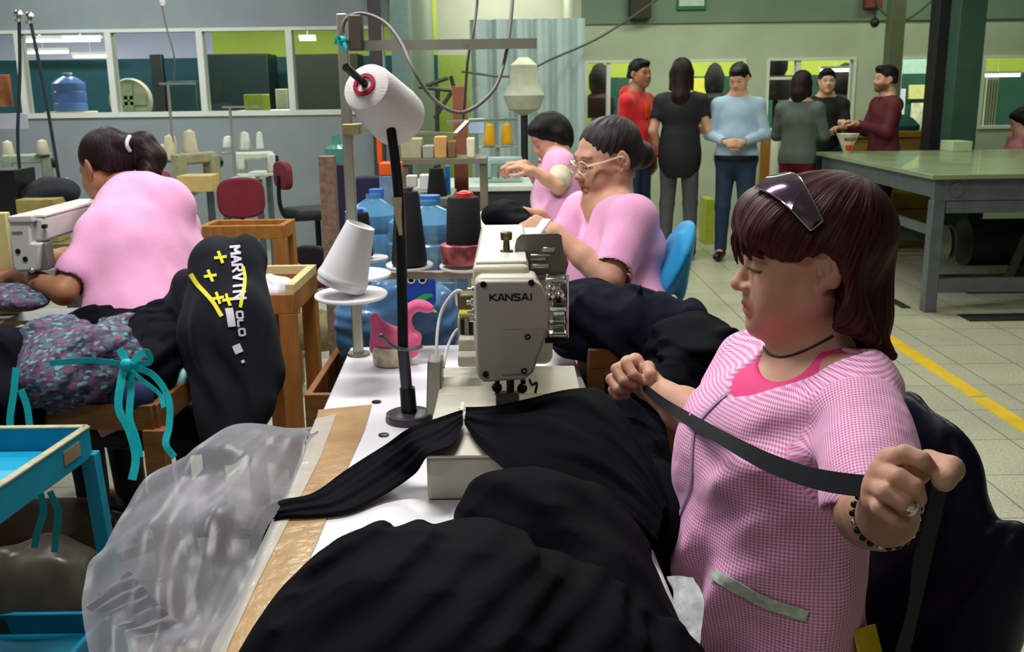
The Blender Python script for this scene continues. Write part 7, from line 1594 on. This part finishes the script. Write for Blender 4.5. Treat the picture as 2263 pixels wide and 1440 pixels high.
c = W(52, 1365, 2.0); tag(MB().lathe(V(c[0], c[1], lz + .012), (0, 0, 1), [(0, .04), (.01, .045), (.02, .03), (.022, .01)], 12).build('rust_lump', mat('rusty_brown', (146, 96, 62), .7, var=.3)), 'rusty brown lump lying in the lower tray of the turquoise cart', 'scrap')
mound('clear_bag', [(V(q0[0] - .22, q0[1] + .12, .20), (.20, .12, .18), I3)], V(q0[0] - .5, q0[1] - .1, 0), V(q0[0] + .1, q0[1] + .35, .45), 'dull crumpled plastic bag on the floor behind the turquoise cart', 'bag', m=mat('dull_plastic_bag', (66, 62, 52), .3, var=.3, scale=9), vox=.01, disp=cloth_disp(.02, 12, 26), cut=.003)
pbox('brown_carton', -40, 1185, 150, 1300, 2.75, .3, mat('dark_brown_carton', (74, 48, 30), .7, var=.2), 'dark brown carton on the floor behind the turquoise cart', 'carton', floor=True)
pbox('detergent_box', 840, 388, 882, 440, 4.4, .12, mat('pale_blue_carton', (120, 150, 184), .5, var=.2), 'tall pale blue box under the orange plastic tub', 'box', floor=True)
pbox('bottle_stand', 732, 363, 760, 460, 3.84, .12, mat('navy_stand_cloth', (34, 32, 56), .7), 'dark navy box carrying the sea green bottle behind the chipboard post', 'box', floor=True)
# ---- wooden side table with tray (middle left)
def woodframe(label, name, px0, py0, px1, Y, dpt, zb_, rail, legw, m, extra=None):
    a = atY(px0, py0, Y); b = atY(px1, py0, Y); z = a[2]
    t = thing(name, label, 'table', ((a[0] + b[0]) / 2, Y, 0))
    k = MB(); k.box((a[0], Y, z - rail), (b[0], Y + .03, z)).build('front_rail', m, t, bevel=.003); MB().box((a[0], Y + dpt, z - rail), (b[0], Y + dpt + .03, z)).build('back_rail', m, t, bevel=.003)
    MB().box((b[0] - .03, Y + .03, z - rail), (b[0], Y + dpt, z)).build('side_rail', m, t); MB().box((a[0], Y + .03, z - rail), (a[0] + .03, Y + dpt, z)).build('side_rail', m, t)
    legs4(t, a[0], b[0], Y, Y + dpt + .03, z - rail, m, legw)
    if zb_: MB().box((a[0] + legw, Y + .01, zb_), (b[0] - legw, Y + .03, zb_ + .07)).build('lower_rail', m, t)
    MB().box((a[0] + .03, Y + .03, z - rail), (b[0] - .03, Y + dpt, z - rail + .012)).build('board', m, t); return t, a, b
t, a, b = woodframe('tall orange brown wooden side table with white scraps in its tray', 'side_table', 520, 652, 648, 3.35, .40, .16, .07, .055, M_wood2)
MB().box((a[0], 3.35 + .40, a[2]), (b[0], 3.35 + .43, a[2] + .03)).build('tray_rim', mat('pale_worn_wood', (206, 190, 136), .6), t); MB().box((b[0] - .03, 3.37, a[2]), (b[0], 3.35 + .40, a[2] + .03)).build('tray_rim', mat('pale_worn_wood', (206, 190, 136), .6), t)
mound('white_scraps', [(V(b[0] - .12, 3.52, a[2] - .02), (.09, .12, .05), I3)], V(b[0] - .3, 3.3, a[2] - .1), V(b[0] + .02, 3.8, a[2] + .1), 'white cloth scraps lying in the tray of the tall wooden side table', 'scraps', m=mat('white_scrap_cloth', (208, 204, 220), .7, var=.2, scale=30), vox=.007, disp=cloth_disp(.02, 24, 50), cut=a[2] - .055)
t, a, b = woodframe('low orange brown wooden frame table in the middle of the hall', 'frame_table', 440, 500, 628, 4.7, .22, None, .065, .06, M_wood2)
mound('beige_bundle', [(V(a[0] + .5, 4.82, .30), (.16, .12, .10), I3)], V(a[0] + .2, 4.7, .1), V(a[0] + .8, 5.1, .5), 'beige bundle under the low wooden frame table', 'bundle', m=mat('beige_bundle_cloth', (120, 108, 76), .8, var=.3), vox=.012, disp=cloth_disp(.02, 12, 26))
t = thing('wooden_trough', 'open wooden box on the floor left of the far end of the white table', 'box', W(705, 870, 2.75)); a = W(672, 872, 2.6)
k = MB(); x0, y0, z0 = a[0], a[1], a[2]
for nm, lo, hi in (('front_panel', (x0, y0, 0), (x0 + .11, y0 + .02, z0)), ('side_panel', (x0, y0 + .02, 0), (x0 + .018, y0 + .9, z0)), ('inner_panel', (x0 + .092, y0 + .02, 0), (x0 + .11, y0 + .9, z0)), ('back_panel', (x0 + .018, y0 + .88, 0), (x0 + .092, y0 + .9, z0))): MB().box(lo, hi).build(nm, M_wood, t, bevel=.002)
# ---- behind the machine: jugs, bag, second row of stations
M_jugc = mat('clear_blue_jug', (96, 156, 196), .12, var=.04, alpha=.62, coat=.5)
def bigjug(px, py0, py1, d, r, lab, m=M_jugc):
    a = W(px, py1, d); b = W(px, py0, d); h = b[2] - a[2]; t = thing('water_jug', lab, 'water jug', a)
    MB().lathe(a, (0, 0, 1), [(0, r * .92), (.03 * h, r), (.25 * h, r), (.28 * h, r * .94), (.33 * h, r), (.55 * h, r), (.58 * h, r * .94), (.63 * h, r), (.78 * h, r * .96), (.9 * h, r * .5), (.95 * h, r * .24), (h, r * .24)], 30).build('bottle', m, t, smooth=True)
    MB().cyl(b - V(0, 0, .02), b + V(0, 0, .01), r * .26, n=18).build('cap', mat('blue_cap', (60, 120, 190), .4), t, smooth=True); return t
bigjug(950, 438, 640, 3.2, .13, 'clear blue water jug standing between the two black thread cones'); bigjug(832, 424, 620, 3.3, .095, 'clear blue water jug behind the black tube left of the tall black cone')
tz_ = W(950, 640, 3.2)[2]; wtable('low_bench', 'low brown bench carrying the clear water jugs behind the thread stand', 'bench', (W(800, 640, 3.2)[0], 2.98), (W(985, 640, 3.2)[0], 3.5), tz_ - .002, M_wood, M_wood)
mound('blue_bag', [(W(900, 705, 2.95), (.16, .09, .14), I3), (W(790, 730, 2.95), (.07, .07, .12), I3), (W(960, 740, 2.95), (.07, .07, .11), I3)], W(880, 720, 2.95) - .40, W(880, 720, 2.95) + .36, 'pale blue grey plastic bag hanging behind the swan pincushion', 'bag', m=mat('blue_grey_bag', (78, 122, 164), .3, var=.2, scale=10, coat=.3), vox=.007, disp=fold(.009, 40, -.4, 2.9, 1.2, 4, 6))
t = thing('detergent_pouch', 'bright blue and green detergent pouch above the swan pincushion', 'pouch', W(925, 640, 2.8)); a = W(886, 676, 2.8); b = W(962, 610, 2.8)
MB().box((a[0], a[1], a[2]), (b[0], a[1] + .04, b[2])).build('pouch_body', mat('bright_blue_film', (30, 84, 190), .3, var=.1), t, bevel=.008)
for i, px in enumerate((909, 934)): c = W(px, 617, 2.79); MB().lathe(V(c[0], a[1] - .0, c[2]), (0, -1, 0), [(0, .011), (.0015, .0115), (.002, .0075), (.0, .0072)], 20).build('ring_print', M_whitepl, t, smooth=True)
MB().prism([W(896, 672, 2.794), W(952, 640, 2.794), W(956, 654, 2.794), W(914, 676, 2.794)], (0, -.002, 0)).build('green_swoosh', mat('green_print', (40, 180, 90), .4), t)
pbox('orange_bucket', 838, 360, 884, 388, 4.4, .12, mat('orange_plastic', (240, 98, 34), .4), 'orange plastic tub behind the top of the black tube', 'tub', z0=None)
pbox('orange_strip', 834, 296, 842, 362, 4.6, .02, mat('orange_plastic', (240, 98, 34), .4), 'thin upright orange strip beside the far thread stand', 'strip')  # upright strip set in mid-air without any support
tag(MB().lathe(W(745, 362, 3.9), (0, 0, 1), [(0, .045), (.06, .045), (.075, .02), (.10, .014), (.11, .014)], 18).build('green_bottle', mat('sea_green_bottle', (80, 150, 130), .15, alpha=.8), smooth=True), 'sea green plastic bottle behind the top of the chipboard post', 'bottle')
# lady 3's station and clutter
zz = .80; a = atZ(1000, 413, zz); b = atZ(1196, 413, zz); ya = a[1]
wtable('sewing_table', 'pale sewing table with dark front of the woman with black bob', 'table', (a[0] - .35, ya), (b[0], ya + .75), zz, M_tabw, mat('dark_front_panel', (46, 50, 52), .5), apron=.14)
t = thing('sewing_machine', 'pale teal overlock machine before the woman with black bob', 'sewing machine', (atY(1118, 380, ya + .3)[0], ya + .3, zz)); simple_machine(t, (atY(1110, 390, ya + .35)[0], ya + .35, zz), 180, .6, mat('pale_teal_machine', (150, 178, 172), .4, var=.1))
cones([(1082, 272, 320, .045), (1120, 272, 318, .045)], ya + .5, ['left of the two yellow thread cones', 'right of the two yellow thread cones'], 'yellow thread cones on the far stand', mat('golden_yellow_thread', (226, 166, 20), .8, bump=.3))
t = thing('cone_stand', 'metal stand under the two yellow thread cones', 'stand', (atY(1100, 322, ya + .5)[0], ya + .5, zz)); c = atY(1100, 322, ya + .5); MB().box((c[0] - .14, ya + .46, c[2] - .012), (c[0] + .14, ya + .54, c[2] - .005)).build('crossbar', M_alu, t); MB().cyl((c[0], ya + .5, zz), (c[0], ya + .5, c[2] - .012), .012).build('pole', M_alu, t)
pbox('reddish_post', 1004, 190, 1030, 400, 6.0, .06, mat('reddish_brown_post', (128, 74, 56), .6), 'reddish brown upright post behind the looping cable', 'post', floor=True)
t = thing('clutter_shelf', 'beige shelf unit with boxes behind the two black thread cones', 'shelf', (atY(960, 400, 5.6)[0], 5.6, 0)); a = atY(884, 352, 5.6); b = atY(1075, 352, 5.6)
MB().box((a[0], 5.6, a[2] - .03), (b[0], 5.95, a[2])).build('shelf_board', mat('grey_beige_board', (110, 108, 92), .6), t)
for x in (a[0], b[0] - .04): MB().box((x, 5.62, 0), (x + .04, 5.9, a[2] - .03)).build('side_panel', mat('grey_beige_board', (110, 108, 92), .6), t)
for i, (x0, y0, x1, c_, lab) in enumerate(((886, 306, 930, (170, 160, 132), 'pale khaki box at the left end of the clutter shelf'), (934, 322, 958, (150, 150, 140), 'small grey box beside the pale khaki box'), (960, 302, 986, (196, 150, 92), 'tan upright box in the middle of the clutter shelf'), (990, 312, 1006, (120, 90, 60), 'narrow brown box beside the tan upright box'), (1032, 306, 1048, (216, 208, 186), 'cream narrow box at the right end of the clutter shelf'))):
    pbox('shelf_box', x0, y0, x1, 350, 5.65, .15, mat('shelf_box_shade_%s' % 'abcde'[i], c_, .7, var=.1), lab, 'box', z0=a[2] + .001)
pbox('blue_pack', 1036, 262, 1070, 296, 6.3, .1, mat('pale_blue_pack', (160, 186, 214), .5), 'pale blue pack behind the chrome guide arm', 'pack')  # pack placed free in the air
cones([(966, 366, 434, .043)], 4.2, 'small black cone with a white top behind the fat black cone', None, M_thread_k)
pbox('white_carton', 928, 386, 950, 420, 4.3, .06, M_whitepl, 'small white carton left of the small black cone', 'carton'); pbox('white_carton', 898, 388, 920, 414, 4.3, .06, mat('offwhite_carton', (206, 204, 198), .6), 'small off-white carton right behind the black tube', 'carton')
pbox('blue_tube', 984, 366, 994, 430, 4.25, .02, mat('blue_plastic', (30, 100, 170), .4), 'thin upright blue tube beside the small black cone', 'tube')
a = atY(890, 436, 4.15); b = atY(1000, 436, 4.15); wtable('narrow_table', 'narrow grey table carrying the small black cone and white cartons', 'table', (a[0], 4.1), (b[0], 4.5), a[2], mat('grey_beige_board', (110, 108, 92), .6), M_st)
# metal clamps / stand tops seen against the green recess
t = thing('folding_rack', 'dark jointed metal rack in front of the green recess', 'rack', atY(960, 300, 7.0)); Yk = 7.0
k = MB(); mk = mat('dark_olive_metal', (56, 62, 50), .5, metal=.4)
for p, q in (((925, 192), (1000, 200)), ((968, 200), (966, 260)), ((1000, 200), (960, 262)), ((940, 190), (990, 172)), ((996, 168), (1008, 210)), ((966, 260), (966, 420))): k.cyl(atY(*p, Yk), atY(*q, Yk), .014, n=8)
k.build('bars', mk, t, smooth=True)
# floor fan with a pale cover (misty shape) and its dark pole
t = thing('covered_fan', 'tall dark pole with a pale cloth covered fan head behind the woman with black bob', 'fan', (atY(1160, 400, 8.4)[0], 8.4, 0)); c = atY(1158, 205, 8.4)
MB().cyl((c[0], 8.4, 0), (c[0], 8.4, c[2] - .1), .03).build('pole', M_dark, t, smooth=True); MB().lathe((c[0], 8.4, c[2] - .18), (0, 0, 1), [(0, .03), (.05, .13), (.16, .17), (.26, .12), (.40, .11), (.46, .04)], 20).build('cloth_cover', mat('pale_beige_cover', (180, 184, 164), .8, var=.1), t, smooth=True); MB().cyl((c[0], 8.4, 0), (c[0], 8.4, .03), .22, n=24).build('base', M_dark, t, smooth=True)
# lady 2's table and the black cloth she sews
z5 = .80; a = atZ(1130, 500, z5); b = atZ(1262, 445, z5)
wtable('sewing_table', 'white sewing table in front of the woman with glasses', 'table', (a[0] - .2, a[1] - .02), (b[0] - .05, a[1] + .65), z5, mat('white_tabletop', (208, 212, 206), .4), M_st)
mound('fabric_pile', [(W(1115, 478, 3.1), (.07, .10, .05), I3), (W(1160, 500, 3.02), (.06, .08, .035), rot('Y', 25))], W(1130, 490, 3.05) - .22, W(1130, 490, 3.05) + .22, 'black garment being sewn by the woman with glasses', 'fabric', vox=.006, disp=cloth_disp(.008, 20, 40), cut=z5 + .001)
t = thing('steel_clamp', 'small bright steel presser lever rising behind the cream machine', 'lever', W(1200, 520, 2.3)); MB().beam(V(.05, 2.2, 1.13), W(1208, 486, 2.35), .02, .006).build('lever_arm', M_chrome, t)
# ================================================================ LIGHT AND CAMERA
def area(x, y, z, sx, sy, p, col=(1, .97, .9), rx=0, ry=0):
    l = bpy.data.lights.new('tube_or_fill_light', 'AREA'); l.shape = 'RECTANGLE'; l.size = sx; l.size_y = sy; l.energy = p; l.color = col
    o = bpy.data.objects.new('tube_or_fill_light', l); o.location = (x, y, z); o.rotation_euler = (rx, ry, 0); COL.objects.link(o); return o
for (x, y, p, c) in ((-.7, 2.3, 66, (1, .97, .95)), (1.9, 3.6, 28, (1, 1, .90)), (-3.4, 4.0, 46, (.97, 1, .98)), (-.6, 5.2, 62, (.98, 1, .95)), (2.8, 6.6, 36, (.90, 1, .78)), (-3.6, 7.6, 60, (.94, 1, 1)), (.1, 8.4, 42, (.92, 1, .85)), (4.4, 9.6, 22, (.86, 1, .72)), (2.0, 9.0, 28, (.86, 1, .72)), (-1.2, -.2, 15, (1, .96, .95))):  # last entry: unseen fill on the camera side, raised to brighten the face
    area(x, y, 3.3, 1.3, .3, p, c)
area(-2.6, 11.0, 2.55, 2.4, .5, 68, (.97, 1, 1)); area(-5.2, 11.0, 2.55, 1.6, .5, 52, (.97, 1, 1))
area(-.1, 12.2, 3.2, 1.0, .4, 40)
for x in (1.6, 3.6, 5.8): area(x, 12.4, 3.1, 1.4, .5, 62)
wd = bpy.data.worlds.new('world'); bpy.context.scene.world = wd; wd.use_nodes = True
wd.node_tree.nodes['Background'].inputs[0].default_value = (.5, .55, .6, 1); wd.node_tree.nodes['Background'].inputs[1].default_value = .02
cam = bpy.data.cameras.new('camera'); co = bpy.data.objects.new('camera', cam); COL.objects.link(co)
cam.sensor_width = 36; cam.lens = FPX / 2263 * 36; cam.clip_start = .05; cam.clip_end = 60
M = Matrix.Identity(4)
for i in range(3):
    M[i][0] = _r[i]; M[i][1] = _u[i]; M[i][2] = -_f[i]; M[i][3] = CAMP[i]
co.matrix_world = M
cam.dof.use_dof = True; cam.dof.focus_distance = 1.28; cam.dof.aperture_fstop = 18.0
sc = bpy.context.scene; sc.camera = co
sc.view_settings.view_transform = 'Standard'; sc.view_settings.look = 'None'; sc.view_settings.gamma = 1; sc.view_settings.use_curve_mapping = False
sc.view_settings.exposure = 0.2
sc.cycles.use_denoising = True; sc.cycles.max_bounces = 8; sc.cycles.transparent_max_bounces = 24; sc.cycles.diffuse_bounces = 2; sc.cycles.caustics_reflective = False; sc.cycles.caustics_refractive = False
sc.cycles.sample_clamp_indirect = 4; sc.cycles.adaptive_threshold = .03
